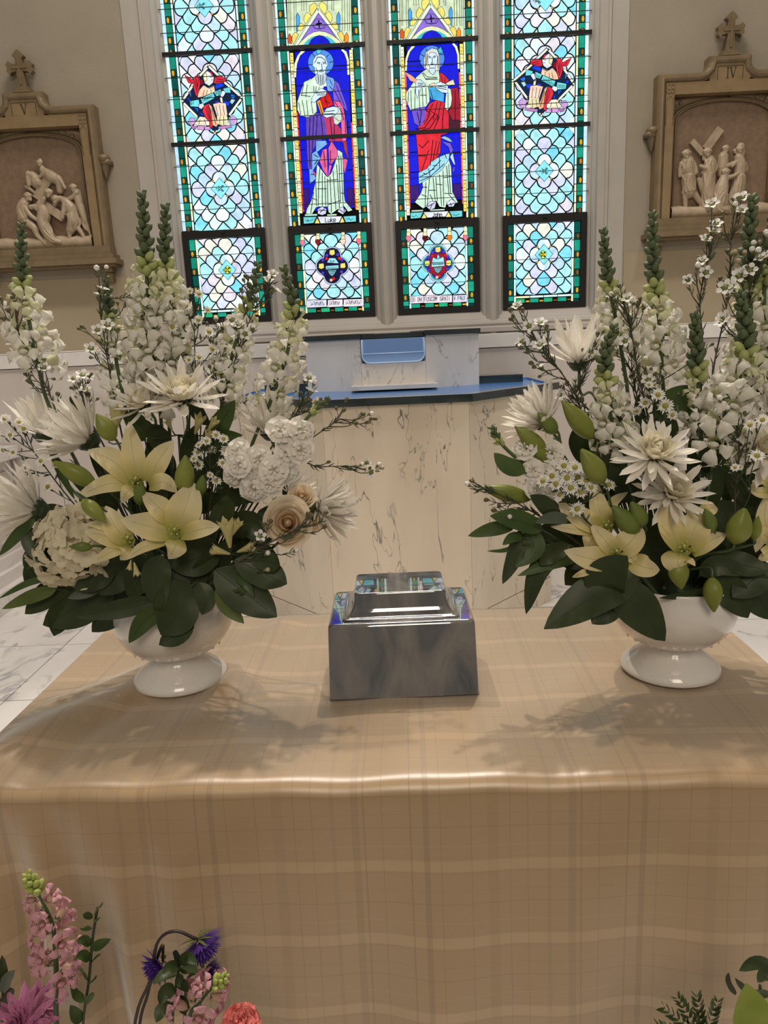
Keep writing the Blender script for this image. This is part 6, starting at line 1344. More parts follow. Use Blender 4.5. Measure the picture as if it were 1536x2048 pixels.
wax(0, 'waxflower sprig tipped with white bloom before the lowest first-window corner', [(430, 880), (470, 720), (505, 630), (545, 565)], [(537, 560, 'f'), (550, 578, 'f'), (545, 548, 'f'), (488, 562, 'k'), (483, 582, 'k'), (493, 555, 'k'), (478, 650, 'f'), (505, 660, 'k'), (465, 640, 'f'), (490, 668, 'f'), (445, 770, 'k')], YL+.04)
wax(0, 'thin waxflower twig reaching right across the font above the other twig', [(560, 920), (625, 875), (680, 838)], [(692, 800, 'k'), (686, 822, 'k'), (725, 830, 'k'), (740, 828, 'b'), (748, 838, 'k'), (735, 845, 't'), (710, 846, 'k')], YL-.02, need=.35)
wax(0, 'thin level waxflower twig reaching right across the font, lower of two', [(560, 945), (640, 934), (705, 932)], [(735, 925, 'f'), (756, 931, 'b'), (742, 944, 'f'), (762, 936, 't'), (722, 930, 'b'), (655, 925, 'k')], YL-.02, need=.6)
wax(0, 'waxflower sprig under the open rose with white cups', [(470, 1130), (540, 1085), (590, 1062), (630, 1040)], [(520, 1072, 'f'), (528, 1050, 'k'), (540, 1045, 'k'), (615, 1030, 'k'), (650, 1028, 'k'), (648, 1055, 'k'), (590, 1102, 'b'), (533, 1108, 'b'), (518, 1120, 'b'), (532, 1140, 't'), (615, 1038, 'k'), (585, 1068, 'k')], YL-.12)
wax(0, 'waxflower buds before the window sill between two snapdragons', [(440, 860), (430, 740), (425, 680)], [(432, 640, 'b'), (445, 652, 'f'), (452, 640, 'k'), (428, 662, 'k'), (444, 672, 'k'), (415, 650, 'k'), (395, 720, 'k'), (420, 735, 'k'), (440, 740, 'k'), (450, 700, 'k')], YL+.05)
wax(0, 'waxflower twig beside the bending snapdragon, before the dark font rim', [(540, 900), (590, 830), (610, 790)], [(618, 756, 'f'), (628, 768, 'b'), (622, 782, 'f'), (612, 800, 'k'), (600, 790, 'k'), (632, 806, 'f'), (640, 800, 'k')], YL-.0)
daisies(0, 'tall daisy aster spray before the first window casement', [(400, 880), (390, 720), (388, 620)], [(372, 612), (398, 588, .8), (380, 582, .7), (397, 640), (345, 654), (418, 664), (424, 698), (344, 712), (350, 690, .7), (415, 620, .7), (360, 645, .8), (378, 720, .8), (398, 715, .8)], YL+.02)
daisies(0, 'yellow-centred daisy asters clustered right of the upper lily', [(420, 1010), (420, 940), (420, 890)], [(398, 890, .8), (395, 905, .8), (432, 870, .8), (413, 882, .8), (447, 878, .8), (452, 902), (398, 930, .9), (432, 962), (445, 926, .8), (388, 918, .8), (425, 900, .7), (420, 950, .6), (372, 960, .8)], YL-.05)
daisies(0, 'small daisy asters spraying out at the far left', [(150, 1010), (80, 920), (40, 870)], [(10, 838), (38, 845), (48, 858, 1.1), (6, 900), (82, 922), (26, 905, .8), (96, 974, 1.1), (52, 936, .8), (40, 942, .8), (-5, 870), (20, 870, .8), (110, 930, .6)], YL+.01)
LF = leaf_spray
LF(0, 'pale-veined leaves with long twisted tips at lower left of the left vase', YL-.07, [([(130, 1150), (60, 1165), (-4, 1198)], 15, 'leaf_mid'), ([(112, 1178), (65, 1192), (4, 1218)], 30, 'leaf_lt'), ([(222, 1165), (172, 1185), (135, 1196)], 24, 'leaf_grey'), ([(70, 1035), (35, 1070), (-2, 1112)], 24, 'leaf_mid'), ([(48, 1048), (62, 1090), (80, 1125)], 32, 'leaf')])
LF(0, 'broad dark leaves hanging lowest left over the floor tiles', YL-.05, [([(150, 1150), (95, 1190), (50, 1228)], 56), ([(180, 1150), (130, 1220), (108, 1272)], 62), ([(230, 1150), (160, 1210), (86, 1250)], 92), ([(262, 1180), (225, 1225), (184, 1264)], 62), ([(120, 1120), (75, 1135), (52, 1170)], 48), ([(110, 1100), (70, 1110), (50, 1140)], 40)])
LF(0, 'long pointed leaf and glossy leaves in front of the left vase bowl', YL-.125, [([(315, 1200), (240, 1218), (150, 1234)], 42, 'leaf'), ([(328, 1218), (290, 1240), (258, 1286)], 44, 'leaf_mid'), ([(322, 1110), (312, 1160), (325, 1220)], 62), ([(345, 1160), (352, 1225), (322, 1270)], 96), ([(372, 1210), (358, 1262), (318, 1290)], 56), ([(398, 1165), (412, 1200), (404, 1230)], 42)])
LF(0, 'bright pointed leaves over a broad dark leaf right of the left vase', YL-.12, [([(448, 1155), (452, 1205), (488, 1247)], 40, 'leaf_lt'), ([(468, 1158), (490, 1165), (508, 1194)], 20, 'leaf_mid'), ([(455, 1165), (480, 1180), (482, 1190)], 22, 'leaf_mid'), ([(430, 1140), (495, 1190), (554, 1234)], 82), ([(470, 1120), (535, 1150), (574, 1168)], 66), ([(500, 1115), (545, 1125), (560, 1130)], 44)])
LF(0, 'dark leaves massed under the lower lilies of the left vase', YL-.07, [([(430, 1080), (395, 1115), (340, 1135)], 84), ([(395, 1190), (425, 1130), (462, 1080)], 70), ([(300, 1100), (280, 1150), (260, 1200)], 66), ([(350, 1090), (380, 1150), (400, 1190)], 84), ([(230, 1120), (190, 1150), (150, 1180)], 70), ([(420, 1060), (450, 1020), (455, 990)], 46), ([(300, 1020), (320, 1000), (335, 980)], 40), ([(270, 1100), (230, 1150), (200, 1190)], 80)])
LF(0, 'dark leaves behind the stock blossoms and alstroemeria', YL-.02, [([(440, 1010), (480, 990), (520, 1000)], 44), ([(520, 1020), (545, 1040), (560, 1060)], 50), ([(450, 1060), (500, 1050), (530, 1090)], 60), ([(455, 1000), (490, 975), (540, 985)], 34, 'leaf_mid'), ([(470, 1090), (520, 1110), (560, 1130)], 60), ([(410, 960), (430, 920), (470, 880)], 40)])
LF(0, 'upright leaves among chrysanthemum stems above the upper lily', YL+.01, [([(410, 900), (440, 850), (470, 800)], 44, 'leaf_mid'), ([(400, 900), (440, 875), (485, 870)], 34, 'leaf_mid'), ([(290, 880), (270, 850), (245, 820)], 32, 'leaf_mid'), ([(310, 860), (270, 830), (265, 780)], 22, 'leaf_mid'), ([(400, 960), (380, 900), (390, 850)], 40), ([(340, 900), (310, 870), (290, 860)], 46), ([(175, 830), (150, 800), (145, 790)], 20), ([(380, 800), (400, 830), (420, 850)], 30)])
LF(0, 'slender stems and leaves behind the left lilies', YL+.05, [([(150, 1000), (115, 930), (95, 860)], 16, 'leaf_mid'), ([(190, 1010), (150, 960), (100, 900)], 14), ([(240, 1000), (200, 940), (170, 860)], 20), ([(340, 1000), (335, 940), (330, 870)], 30), ([(390, 1020), (385, 950), (380, 880)], 26), ([(310, 1000), (300, 940), (300, 860)], 24), ([(440, 1020), (445, 980), (440, 930)], 30)], prof='lance')

# ================================================================= right arrangement
S(1, 'white snapdragon with slim tip nearest the fourth window, right vase', [(1207, 462), (1216, 560), (1236, 660), (1252, 760), (1270, 880)], YR+.04, 125, .0165, 105, .044, 20, 9)
S(1, 'straight white snapdragon standing between window and relief frame', [(1306, 430), (1306, 530), (1318, 640), (1324, 740), (1330, 880)], YR+.05, 165, .0185, 150, .048, 24, 12)
S(1, 'tall green-tipped snapdragon at the right crossing the relief sill', [(1506, 398), (1498, 480), (1500, 580), (1500, 680), (1470, 860)], YR+.03, 190, .022, 150, .048, 26, 10)
S(1, 'green-budded snapdragon before the wainscot, right of the straight one', [(1390, 632), (1394, 720), (1398, 800), (1402, 880), (1390, 990)], YR-.0, 130, .019, 120, .040, 22, 9)
S(1, 'large cream snapdragon with open mouths low at the right', [(1480, 590), (1492, 670), (1478, 760), (1445, 850), (1420, 960)], YR-.03, 135, .021, 175, .056, 20, 13)
S(1, 'pale snapdragon with dropping blossoms left of the open chrysanthemum', [(1228, 655), (1208, 720), (1220, 800), (1230, 890), (1260, 980)], YR-.03, 120, .018, 145, .044, 18, 13)
S(1, 'greenish snapdragon cut by the right picture edge', [(1545, 440), (1535, 520), (1528, 600), (1535, 700), (1500, 880)], YR+.02, 120, .02, 160, .048, 16, 9)
mum(1, 'wide open white chrysanthemum in the middle of the right arrangement', (1308, 912), (0, -.62, .78), 84, YR-.10, 'open', stem=[(1330, 990)])
mum(1, 'second open white chrysanthemum just under the wide open one', (1343, 988), (.12, -.70, .65), 80, YR-.08, 'open', stem=[(1345, 1050)])
mum(1, 'upright white chrysanthemum with few long petals before the sill band', (1157, 728), (-.12, -.05, 1), 92, YR+.03, 'few', stem=[(1200, 820)])
mum(1, 'white chrysanthemum turned left before the font side', (1090, 848), (-.62, -.25, .72), 84, YR-.01, 'cone', stem=[(1110, 880), (1160, 960)])
mum(1, 'white chrysanthemum at the right picture edge with a daisy on it', (1530, 905), (-.05, -.62, .7), 74, YR-.04, 'open', stem=[(1500, 980)])
mum(1, 'white chrysanthemum half cut above the edge one', (1545, 830), (-.2, -.3, .9), 52, YR+.0, 'cone', stem=[(1500, 930)])
def c6(P): return [(1080+x/5.908, 960+y/5.908) for x, y in P]
def c7(P): return [(1180+x/4.315, 780+y/4.315) for x, y in P]
lily_stem(1, 'two cream lilies at the left of the right vase with fat green buds', YR-.09,
    [((1212, 1058), .02, [(c6([(760, 590), (470, 440), (215, 270)]), 42, .3), (c6([(780, 580), (690, 300), (650, 10)]), 36, .25), (c6([(800, 580), (850, 290), (1040, 140)]), 22, .3), (c6([(690, 610), (400, 580), (125, 550)]), 22, .2), (c6([(700, 630), (600, 720), (555, 835)]), 38, -.15)]),
     ((1233, 1110), -.02, [(c6([(900, 890), (760, 700), (600, 530)]), 34, .35), (c6([(890, 880), (1080, 720), (1195, 540)]), 50, .3), (c6([(900, 950), (600, 930), (285, 835)]), 48, .25), (c6([(1050, 930), (1230, 1030), (1415, 1060)]), 42, .3), (c6([(940, 900), (1080, 920), (1140, 1010)]), 20, .3), (c6([(680, 1040), (500, 1105), (380, 1148)]), 14, .2)])],
    [((1275, 1068), (1224, 1012), 46, 'lily_bud_dk'), ((1288, 1052), (1262, 1003), 38, 'lily_bud_dk'), ((1206, 965), (1162, 898), 48, 'lily_bud')])
lily_stem(1, 'cream lily facing front above the right vase with hanging green buds', YR-.12,
    [((1368, 1100), 0, [(c7([(800, 1390), (690, 1150), (690, 920)]), 46, .25), (c7([(840, 1380), (910, 1180), (1010, 1040)]), 58, .3), (c7([(880, 1410), (1040, 1300), (1175, 1240)]), 34, .25), (c7([(760, 1340), (640, 1200), (590, 1100)]), 16, .2), (c7([(800, 1400), (760, 1480), (800, 1585)]), 62, -.25), (c7([(960, 1080), (1040, 1020), (1100, 1020)]), 30, .2)])],
    [((1352, 1120), (1363, 1178), 46, 'lily_bud'), ((1424, 1155), (1428, 1224), 42, 'lily_bud'), ((1426, 1062), (1410, 1018), 30, 'lily_bud_dk'), ((1468, 1086), (1490, 1016), 56, 'lily_bud'), ((1508, 1080), (1517, 1032), 24, 'lily_bud')])
lily_stem(1, 'green lily buds fanning out to the left over the font', YR-.04, [], [((1060, 998), (962, 974), 38, 'lily_bud'), ((1092, 908), (1030, 852), 38, 'lily_bud'), ((1112, 922), (1048, 890), 32, 'lily_bud'), ((1185, 876), (1124, 802), 44, 'lily_bud'), ((1112, 866), (1076, 826), 34, 'lily_bud_dk')])
lily_stem(1, 'cream-yellow lily cut by the right picture edge', YR-.07,
    [((1552, 1085), 0, [([(1548, 1085), (1525, 1070), (1511, 1105)], 30, .2), ([(1548, 1080), (1530, 1040), (1535, 985)], 34, .25), ([(1552, 1090), (1530, 1110), (1518, 1112)], 26, .2)]), ((1550, 985), .02, [([(1545, 985), (1520, 985), (1496, 975)], 22, .2), ([(1545, 975), (1525, 960), (1500, 975)], 20, .2)])], [])
stock(1, 'small white stock blossoms with a grey-green bud tip, left side of right vase', [(1066, 940), (1088, 950), (1076, 975), (1098, 965), (1050, 900, .01), (1104, 905, .01), (1115, 940), (1090, 985)], [(985, 858), (1005, 890), (1045, 925)], YR-.05, .021)
daisies(1, 'white daisy asters clustered beside the two cream lilies', [(1190, 1060), (1140, 990), (1130, 950)], [(1128, 932, 1.2), (1104, 952), (1134, 956), (1156, 955, 1.1), (1086, 962, .9), (1112, 968), (1142, 976, 1.1), (1120, 990), (1172, 962), (1155, 1018, 1.1), (1217, 970, 1.1), (1110, 940), (1150, 935), (1182, 975, .9), (1162, 985)], YR-.085, .0135)
daisies(1, 'white daisy asters behind the wide open chrysanthemum', [(1340, 930), (1310, 850), (1310, 800)], [(1290, 806), (1316, 790, 1.1), (1331, 812, 1.1), (1298, 770, .6), (1275, 822, .8), (1405, 966, 1.1), (1310, 770, .6), (1345, 830, .8)], YR-.02, .0135)
daisies(1, 'single daisy asters against the chrysanthemum at the right edge', [(1490, 1010), (1490, 940)], [(1514, 912, 1.2), (1480, 935, .5), (1500, 850, .9), (1525, 840, .9), (1470, 935, .6)], YR-.10, .0135)
wax(1, 'dark-stemmed waxflower sprig arching left below the fourth window', [(1230, 900), (1160, 800), (1115, 735), (1075, 685)], [(1020, 622, 'k'), (1034, 612, 'f'), (1046, 622, 'k'), (1024, 640, 'k'), (1058, 652, 'f'), (1080, 645, 'f'), (1094, 655, 'k'), (1044, 682, 'f'), (1038, 692, 'k'), (1080, 690, 'f'), (1056, 706, 'k'), (1064, 728, 'k'), (1082, 734, 'f'), (1095, 680, 'k'), (1078, 700, 'b')], YR+.0)
wax(1, 'waxflower sprig with white cups just under the numbered-IV relief', [(1392, 860), (1405, 700), (1400, 600), (1420, 510)], [(1411, 478, 'f'), (1432, 448, 'f'), (1427, 462, 'f'), (1424, 408, 'f'), (1405, 522, 'f'), (1376, 560, 'f'), (1395, 535, 'b'), (1418, 490, 'k'), (1440, 470, 'k'), (1412, 545, 'f')], YR+.01)
wax(1, 'tall brown waxflower twig crossing the relief sill to two white cups', [(1405, 880), (1430, 720), (1455, 600), (1462, 480)], [(1478, 394, 'f'), (1484, 395, 'f'), (1482, 420, 'f'), (1470, 412, 'b'), (1458, 505, 'k'), (1470, 508, 't'), (1462, 510, 't'), (1446, 430, 'k'), (1440, 560, 'k')], YR+.03)
wax(1, 'bushy waxflower sprig full of white cups before the right relief corner', [(1440, 900), (1470, 760), (1490, 650), (1510, 560)], [(1462, 574, 'f'), (1484, 544, 'f'), (1478, 552, 'f'), (1500, 540, 'f'), (1499, 584, 'f'), (1508, 490, 'b'), (1520, 488, 't'), (1490, 508, 't'), (1505, 502, 'b'), (1535, 474, 't'), (1443, 642, 'f'), (1522, 516, 'f'), (1448, 635, 'f'), (1480, 525, 't'), (1455, 600, 'k'), (1515, 505, 'b'), (1528, 510, 'f'), (1450, 575, 'f'), (1530, 470, 'b')], YR+.0, fsz=.0128)
wax(1, 'slim waxflower sprig between the two snapdragons next to the window', [(1300, 860), (1275, 740), (1262, 660), (1244, 590)], [(1225, 590, 'b'), (1240, 574, 'k'), (1255, 596, 'f'), (1264, 604, 'f'), (1230, 604, 'k'), (1290, 612, 'f'), (1250, 682, 'f'), (1252, 620, 'k'), (1280, 600, 'k'), (1270, 690, 'k')], YR+.0)
wax(1, 'waxflower twig pointing left in front of the font, level with the lily bud', [(1120, 1060), (1050, 1015), (990, 985), (950, 972)], [(937, 970, 'b'), (945, 963, 'k'), (1000, 1012, 'k'), (990, 1022, 'k'), (1022, 1035, 'b'), (975, 1000, 'k'), (1040, 1020, 'k')], YR-.06, need=1.6)
wax(1, 'bare reddish waxflower twigs among the right-hand stems', [(1460, 1100), (1470, 980), (1478, 900), (1472, 840)], [(1440, 845, 'k'), (1500, 870, 'k'), (1455, 820, 'b'), (1490, 828, 'k'), (1448, 905, 'k'), (1505, 905, 'k'), (1440, 800, 'b')], YR-.06, need=1.6)
wax(1, 'dark waxflower tufts left of the pale dropping snapdragon', [(1220, 930), (1180, 860), (1150, 790)], [(1125, 775, 'k'), (1135, 768, 'k'), (1150, 760, 'b'), (1165, 800, 'k'), (1120, 790, 'f'), (1185, 720, 'k'), (1195, 670, 'k'), (1190, 690, 'k'), (1182, 705, 'f'), (1175, 830, 'b')], YR+.02, need=1.8)
wax(1, 'short waxflower tuft in front of the wainscot, mid right arrangement', [(1330, 880), (1312, 790), (1300, 760)], [(1290, 735, 't'), (1302, 742, 'k'), (1312, 750, 'k'), (1296, 760, 'f'), (1320, 730, 'k'), (1422, 690, 'k'), (1300, 775, 'f')], YR+.02)
wax(1, 'dark daisy-budded sprig behind the slim waxflower', [(1290, 880), (1275, 800), (1262, 740)], [(1262, 700, 'k'), (1270, 710, 'k'), (1235, 660, 'k'), (1278, 735, 'k'), (1248, 740, 'k'), (1290, 745, 'k'), (1232, 690, 'k'), (1262, 755, 'k')], YR+.05, need=1.5)
LF(1, 'three big dark round leaves over the left of the right vase', YR-.135, [([(1275, 1150), (1190, 1190), (1088, 1258)], 92), ([(1205, 1190), (1215, 1155), (1255, 1112)], 88), ([(1225, 1170), (1275, 1215), (1330, 1282)], 88), ([(1232, 1190), (1210, 1220), (1184, 1248)], 62)])
LF(1, 'long drooping leaves hanging left of the right vase over the font', YR-.06, [([(1125, 1100), (1078, 1140), (1052, 1228)], 44), ([(1155, 1118), (1100, 1128), (1035, 1152)], 26, 'leaf_mid'), ([(1040, 1060), (1030, 1110), (1005, 1168)], 36), ([(1050, 1060), (1068, 1095), (1030, 1135)], 46, 'leaf_mid'), ([(1050, 1085), (1010, 1100), (974, 1102)], 10, 'leaf_mid'), ([(1140, 1090), (1100, 1110), (1080, 1130)], 40)])
LF(1, 'pointed mid-green leaves reaching left across the font front', YR-.07, [([(1085, 1060), (1035, 1040), (980, 1032)], 44, 'leaf_mid'), ([(1030, 1052), (985, 1058), (936, 1072)], 30, 'leaf_mid'), ([(1050, 945), (1015, 930), (988, 906)], 36, 'leaf_mid'), ([(1045, 1075), (1025, 1075), (1005, 1090)], 22, 'leaf_mid'), ([(1120, 1040), (1090, 1010), (1060, 990)], 36), ([(1140, 1040), (1105, 1035), (1070, 1045)], 26, 'leaf_grey')])
LF(1, 'dark leaves spreading right of the right vase to the picture edge', YR-.09, [([(1430, 1150), (1465, 1190), (1496, 1236)], 66), ([(1470, 1130), (1515, 1190), (1545, 1240)], 76), ([(1420, 1178), (1370, 1190), (1318, 1196)], 16), ([(1545, 1130), (1500, 1165), (1465, 1195)], 66), ([(1440, 1110), (1490, 1130), (1540, 1140)], 50), ([(1400, 1150), (1440, 1130), (1490, 1150)], 44)])
LF(1, 'green leaf upright behind the daisy asters, right vase', YR+.03, [([(1310, 840), (1345, 805), (1375, 770)], 56, 'leaf_mid'), ([(1400, 900), (1385, 850), (1370, 810)], 30, 'leaf_mid'), ([(1215, 960), (1195, 900), (1188, 850)], 56, 'leaf_mid'), ([(1170, 930), (1155, 880), (1145, 860)], 40), ([(1530, 780), (1515, 755), (1530, 720)], 40)])
LF(1, 'dark leaves massed behind the two cream lilies', YR-.03, [([(1180, 1080), (1150, 1110), (1120, 1130)], 66), ([(1290, 1080), (1300, 1130), (1320, 1180)], 84), ([(1290, 1040), (1310, 1080), (1350, 1120)], 76), ([(1230, 980), (1210, 940), (1200, 900)], 60), ([(1260, 1000), (1240, 950), (1250, 900)], 56), ([(1150, 1060), (1100, 1070), (1060, 1080)], 56), ([(1270, 1130), (1250, 1160), (1230, 1200)], 80), ([(1200, 1130), (1160, 1140), (1130, 1170)], 60)])
LF(1, 'dark leaves massed behind the front-facing lily', YR-.02, [([(1390, 1080), (1420, 1120), (1450, 1160)], 80), ([(1440, 1000), (1460, 1050), (1470, 1110)], 66), ([(1400, 1020), (1420, 980), (1440, 930)], 50), ([(1480, 1100), (1520, 1080), (1545, 1050)], 66), ([(1320, 1130), (1360, 1150), (1400, 1170)], 80), ([(1500, 1010), (1480, 970), (1470, 930)], 50), ([(1360, 1060), (1380, 1030), (1390, 1000)], 56), ([(1450, 1090), (1490, 1130), (1530, 1170)], 80)])
LF(1, 'slim upright leaves among the stems of the right arrangement', YR+.02, [([(1420, 1040), (1415, 960), (1410, 880)], 26, 'leaf_mid'), ([(1380, 1000), (1385, 930), (1380, 870)], 22), ([(1450, 1020), (1455, 950), (1450, 880)], 24, 'leaf_mid'), ([(1340, 900), (1345, 860), (1340, 820)], 24), ([(1250, 900), (1245, 840), (1235, 800)], 30), ([(1490, 960), (1500, 900), (1495, 850)], 24), ([(1290, 880), (1280, 830), (1275, 790)], 22)], prof='lance')
# filler: small dark leaves deep in both arrangements
for v, (cx, cy, rx, ry), y, lab in ((0, (300, 1085), (150), (90), YL+.02, 'small dark leaves packed deep in the left arrangement'), (1, (1330, 1060), (180), (110), YR+.02, 'small dark leaves packed deep in the right arrangement')) if 0 else ((0, (300, 1075, 165, 105), YL+.025, 'small dark leaves packed deep in the left arrangement'), (1, (1345, 1045, 185, 125), YR+.025, 'small dark leaves packed deep in the right arrangement')):
    Ls = []
    for k in range(46):
        a = RF.uniform(0, 6.28); q = math.sqrt(RF.random()); x, yy = cx+rx*q*math.cos(a), cy+ry*q*math.sin(a); a2 = math.atan2(yy-cy-60, x-cx)+RF.uniform(-.6, .6); l_ = RF.uniform(50, 90)
        dd = RF.uniform(-.05, .05); Ls.append(([(x, yy, dd), (x+math.cos(a2)*l_*.5, yy+math.sin(a2)*l_*.5, dd), (x+math.cos(a2)*l_, yy+math.sin(a2)*l_+8, dd)], RF.uniform(30, 52)))
    leaf_spray(v, lab, y, Ls, 'leaf')

# ================================================================= arrangements standing in front of the table, bottom of the picture
M['pink'] = petal_mat('pink_snapdragon_petal', (.60, .29, .36), (.66, .38, .42), .3); M['pinkt'] = petal_mat('pink_snapdragon_tube', (.58, .36, .30), (.60, .42, .30), .3)
M['magenta'] = petal_mat('magenta_petal', (.42, .12, .26), (.55, .25, .38), .25); M['violet'] = petal_mat('violet_aster_ray', (.045, .018, .15), (.08, .03, .22), .15); M['coral'] = petal_mat('coral_carnation_petal', (.70, .16, .15), (.76, .25, .21), .2); M['lime'] = petal_mat('lime_leaf', (.17, .22, .02), (.22, .27, .04), .25)
M['ybud'] = petal_mat('yellow_green_bud', (.36, .42, .10), (.46, .50, .16), .2)
TM['pbud'] = T_bud().mesh('bud', M['ybud']); TM['pbudp'] = T_bud().mesh('bud', M['ybud']); TM['pblossom'] = T_blossom().mesh('blossom', [M['pink'], M['pinkt'], M['stem']])
TM['mag'] = T_petal(.12, .2, 'mum').mesh('petal', M['magenta'])
YB = .80
S(None, 'pink snapdragon with yellow-green tip standing lower left before the cloth', [(56, 1752), (80, 1795), (105, 1850), (112, 1930), (112, 2030), (120, 2250)], YB, 55, .013, 245, .033, 13, 13, ('pbud', 'pbudp', 'pblossom'), 'pink snapdragons')
S(None, 'pink snapdragon beside the coral carnation at the bottom', [(450, 1955), (425, 1975), (400, 2005), (375, 2050), (350, 2250)], YB-.02, 40, .011, 105, .034, 12, 8, ('pbud', 'pbudp', 'pblossom'), 'pink snapdragons')
mum(None, 'magenta chrysanthemum cut by the lower left corner', (38, 2052), (-.05, -.5, .8), 88, YB-.04, 'open', stem=[(45, 2250)], grp=None, mats=('mag', 'mag', 'mag'))
mum(None, 'second magenta chrysanthemum just behind, below the pink snapdragon', (80, 2010), (.1, -.3, .9), 60, YB+.02, 'open', stem=[(85, 2250)], grp=None, mats=('mag', 'mag', 'mag'))
def aster(label, C, ax, R, y, stem):
    C = at(C[0], C[1], y); R *= mpp(y); ax = Vector(ax).normalized(); T = thing('purple_aster', label, 'aster', C, 'purple asters'); q = ax.orthogonal().normalized(); b = MB(); g = MB()
    for ri, (th, n, ln) in enumerate(((84, 34, 1), (66, 32, 1), (50, 28, .95), (34, 20, .9), (16, 10, .85))):
        for k in range(n):
            rad = Matrix.Rotation(2*math.pi*(k+.5*(ri % 2))/n, 3, ax) @ q; t_ = math.radians(th); d = ax*math.cos(t_)+rad*math.sin(t_); b.blade([C+d*R*.12, C+d*R*.6, C+d*R*ln], R*.11, ax, 'mum', .3, 3, 2)
    for k in range(16):
        rad = Matrix.Rotation(2*math.pi*k/16, 3, ax) @ q; d = (rad*.9-ax*RF.uniform(-.2, .4)).normalized(); g.blade([C-ax*R*.12, C-ax*R*.1+d*R*.4, C+d*R*RF.uniform(.7, .95)], R*.12, -ax, 'lance', .2, 3, 2)
    tag(b.build('rays', M['violet'], T), kind='stuff'); g.build('bracts', M['leaf_lt'], T)
    s = MB(); s.tube(catmull([C-ax*R*.1]+W(stem, y), 24), .0022, 6); s.build('stem', mat('dark_purple_stem', (.025, .014, .016), .5), T)
aster('purple aster nodding right on an arched dark stem', (398, 1884), (.45, -.25, -.85), 60, YB+.02, [(350, 1862), (315, 1885), (300, 1960), (270, 2045), (255, 2250)])
aster('purple aster facing left behind the dark stem', (322, 1925), (-.55, -.55, -.3), 54, YB+.03, [(325, 1890), (310, 1930), (295, 1990), (278, 2060), (270, 2250)])
aster('small purple aster above the yellow-green snapdragon tip', (412, 1945), (.6, -.3, -.2), 42, YB+.03, [(395, 1945), (375, 1960), (370, 2030), (365, 2250)])
def greens(label, P, leaves, y, mt='leaf_mid', prof='leaf'):
    c0 = at(*P[0], y); T = thing('greenery_stem', label, 'greenery', c0, 'greenery before the table'); s = MB(); s.tube(catmull(W(P, y), 20), .002, 6); s.build('stem', M['stem_dk'], T); k_ = mpp(y)
    for Q, wd in leaves:
        L = [at(q[0], q[1], y-.01*i) for i, q in enumerate(Q)]; b = MB(); b.blade(L, wd*k_, (cam_n(L[0])+rv(.4)).normalized(), prof, .25, 8, 4, 0, .04, RF.uniform(0, 6)); b.build('leaf', M[mt], T)
greens('upright leafy sprig right of the pink snapdragon', [(195, 1815), (185, 1880), (178, 1960), (165, 2060), (160, 2250)], [([(188, 1830), (195, 1820), (206, 1803)], 14), ([(186, 1835), (172, 1830), (166, 1828)], 16), ([(188, 1838), (195, 1838), (200, 1836)], 14), ([(184, 1858), (168, 1855), (160, 1856)], 14), ([(182, 1890), (168, 1880), (152, 1882)], 22), ([(182, 1898), (200, 1888), (222, 1878)], 24), ([(180, 1920), (165, 1910), (150, 1916)], 24), ([(180, 1930), (190, 1918), (202, 1908)], 14), ([(176, 1960), (162, 1945), (160, 1935)], 18), ([(176, 1970), (186, 1958), (194, 1952)], 14), ([(170, 2000), (150, 1990), (140, 1970)], 26), ([(170, 2010), (180, 1990), (182, 1985)], 20), ([(165, 2040), (150, 2030), (140, 2010)], 30)], YB)
greens('dusky round-leaved sprig under the nodding aster', [(362, 1920), (352, 1970), (345, 2050), (345, 2250)], [([(362, 1930), (375, 1915), (395, 1928)], 28), ([(360, 1930), (350, 1915), (345, 1905)], 28), ([(362, 1935), (380, 1940), (396, 1945)], 30), ([(358, 1935), (340, 1935), (325, 1948)], 28), ([(355, 1945), (330, 1950), (305, 1968)], 32), ([(355, 1950), (360, 1962), (358, 1975)], 22), ([(352, 1965), (368, 1970), (376, 1985)], 24), ([(350, 1980), (330, 1985), (320, 2010)], 36), ([(350, 2000), (365, 2010), (370, 2030)], 34), ([(348, 2020), (325, 2020), (312, 2045)], 36)], YB-.01, 'leaf')
greens('dark leaves at the left picture edge beside the magenta bloom', [(8, 1920), (5, 2000), (0, 2250)], [([(10, 1970), (5, 1940), (4, 1910)], 22), ([(5, 1990), (15, 1960), (30, 1940)], 30), ([(0, 2020), (12, 1990), (20, 1975)], 36)], YB, 'leaf')
T = thing('carnation', 'coral carnation at the bottom left of the picture', 'carnation', at(480, 2050, YB-.03)); C = at(482, 2052, YB-.03); ax = Vector((.1, -.35, .93)).normalized(); Rm = frame_of(ax); R = 52*mpp(YB)
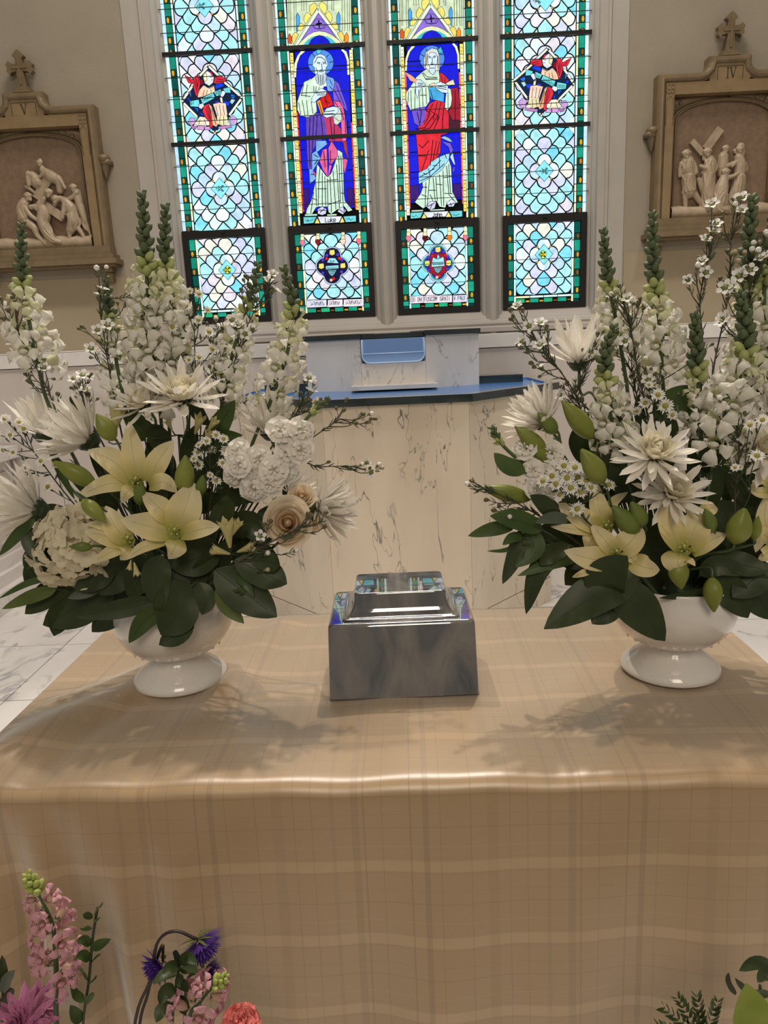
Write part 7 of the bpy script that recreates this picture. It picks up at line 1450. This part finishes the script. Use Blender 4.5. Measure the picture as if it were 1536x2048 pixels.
for ri, (th, n, ln) in enumerate(((85, 10, 1), (62, 10, .95), (42, 9, .85), (22, 7, .8), (5, 4, .75))):
    for k in range(n):
        a = 2*math.pi*(k+.5*(ri % 2))/n; t_ = math.radians(th); d = Rm @ Vector((math.sin(t_)*math.cos(a), math.sin(t_)*math.sin(a), math.cos(t_)))
        b = MB(); b.blade([C+d*R*.1, C+d*R*.6+rv(R*.05), C+d*R*ln+rv(R*.06)], R*.72, (ax+d*.2+rv(.3)).normalized(), 'spoon', .25, 6, 8, 0, .35, RF.uniform(0, 6)); b.build('petal', M['coral'], T)
b = MB(); b.tube(catmull([C, at(485, 2250, YB-.03)], 6), .003, 6); b.build('stem', M['stem'], T)
FR_ = []
for Pf in ([(1402, 2090), (1365, 2035), (1318, 2012)], [(1402, 2090), (1375, 2020), (1352, 1990)], [(1404, 2090), (1400, 2025), (1392, 1984)], [(1406, 2090), (1425, 2030), (1436, 1996)], [(1402, 2095), (1350, 2062), (1306, 2046)]):
    n = 9
    for k in range(1, n):
        t_ = k/n; q = [(1-t_)**2*Pf[0][c]+2*t_*(1-t_)*Pf[1][c]+t_*t_*Pf[2][c] for c in (0, 1)]; d = (2*(1-t_)*(Pf[1][0]-Pf[0][0])+2*t_*(Pf[2][0]-Pf[1][0]), 2*(1-t_)*(Pf[1][1]-Pf[0][1])+2*t_*(Pf[2][1]-Pf[1][1])); l_ = math.hypot(*d); d = (d[0]/l_, d[1]/l_); ln = 24*(1-.5*t_)
        for sg in (-1, 1): e = (d[0]*.7-sg*d[1]*.75, d[1]*.7+sg*d[0]*.75); FR_.append(([tuple(q), (q[0]+e[0]*ln*.5, q[1]+e[1]*ln*.5), (q[0]+e[0]*ln+d[0]*4, q[1]+e[1]*ln+d[1]*4)], 9))
greens('fern-like dark greenery at the bottom right', [(1395, 2020), (1402, 2090), (1404, 2250)], FR_, YB-.02, 'leaf_mid', 'lance')
greens('single lime-green leaf at the bottom right corner', [(1500, 2060), (1500, 2250)], [([(1520, 2075), (1500, 2030), (1492, 1966)], 104)], YB-.05, 'lime')
greens('dark leaves at the right picture edge above the lime leaf', [(1520, 1970), (1530, 2250)], [([(1545, 1930), (1510, 1925), (1478, 1942)], 30), ([(1545, 1990), (1500, 1980), (1470, 1955)], 30), ([(1550, 1960), (1530, 1950), (1515, 1965)], 30), ([(1470, 1990), (1460, 1965), (1458, 1945)], 20)], YB, 'leaf')
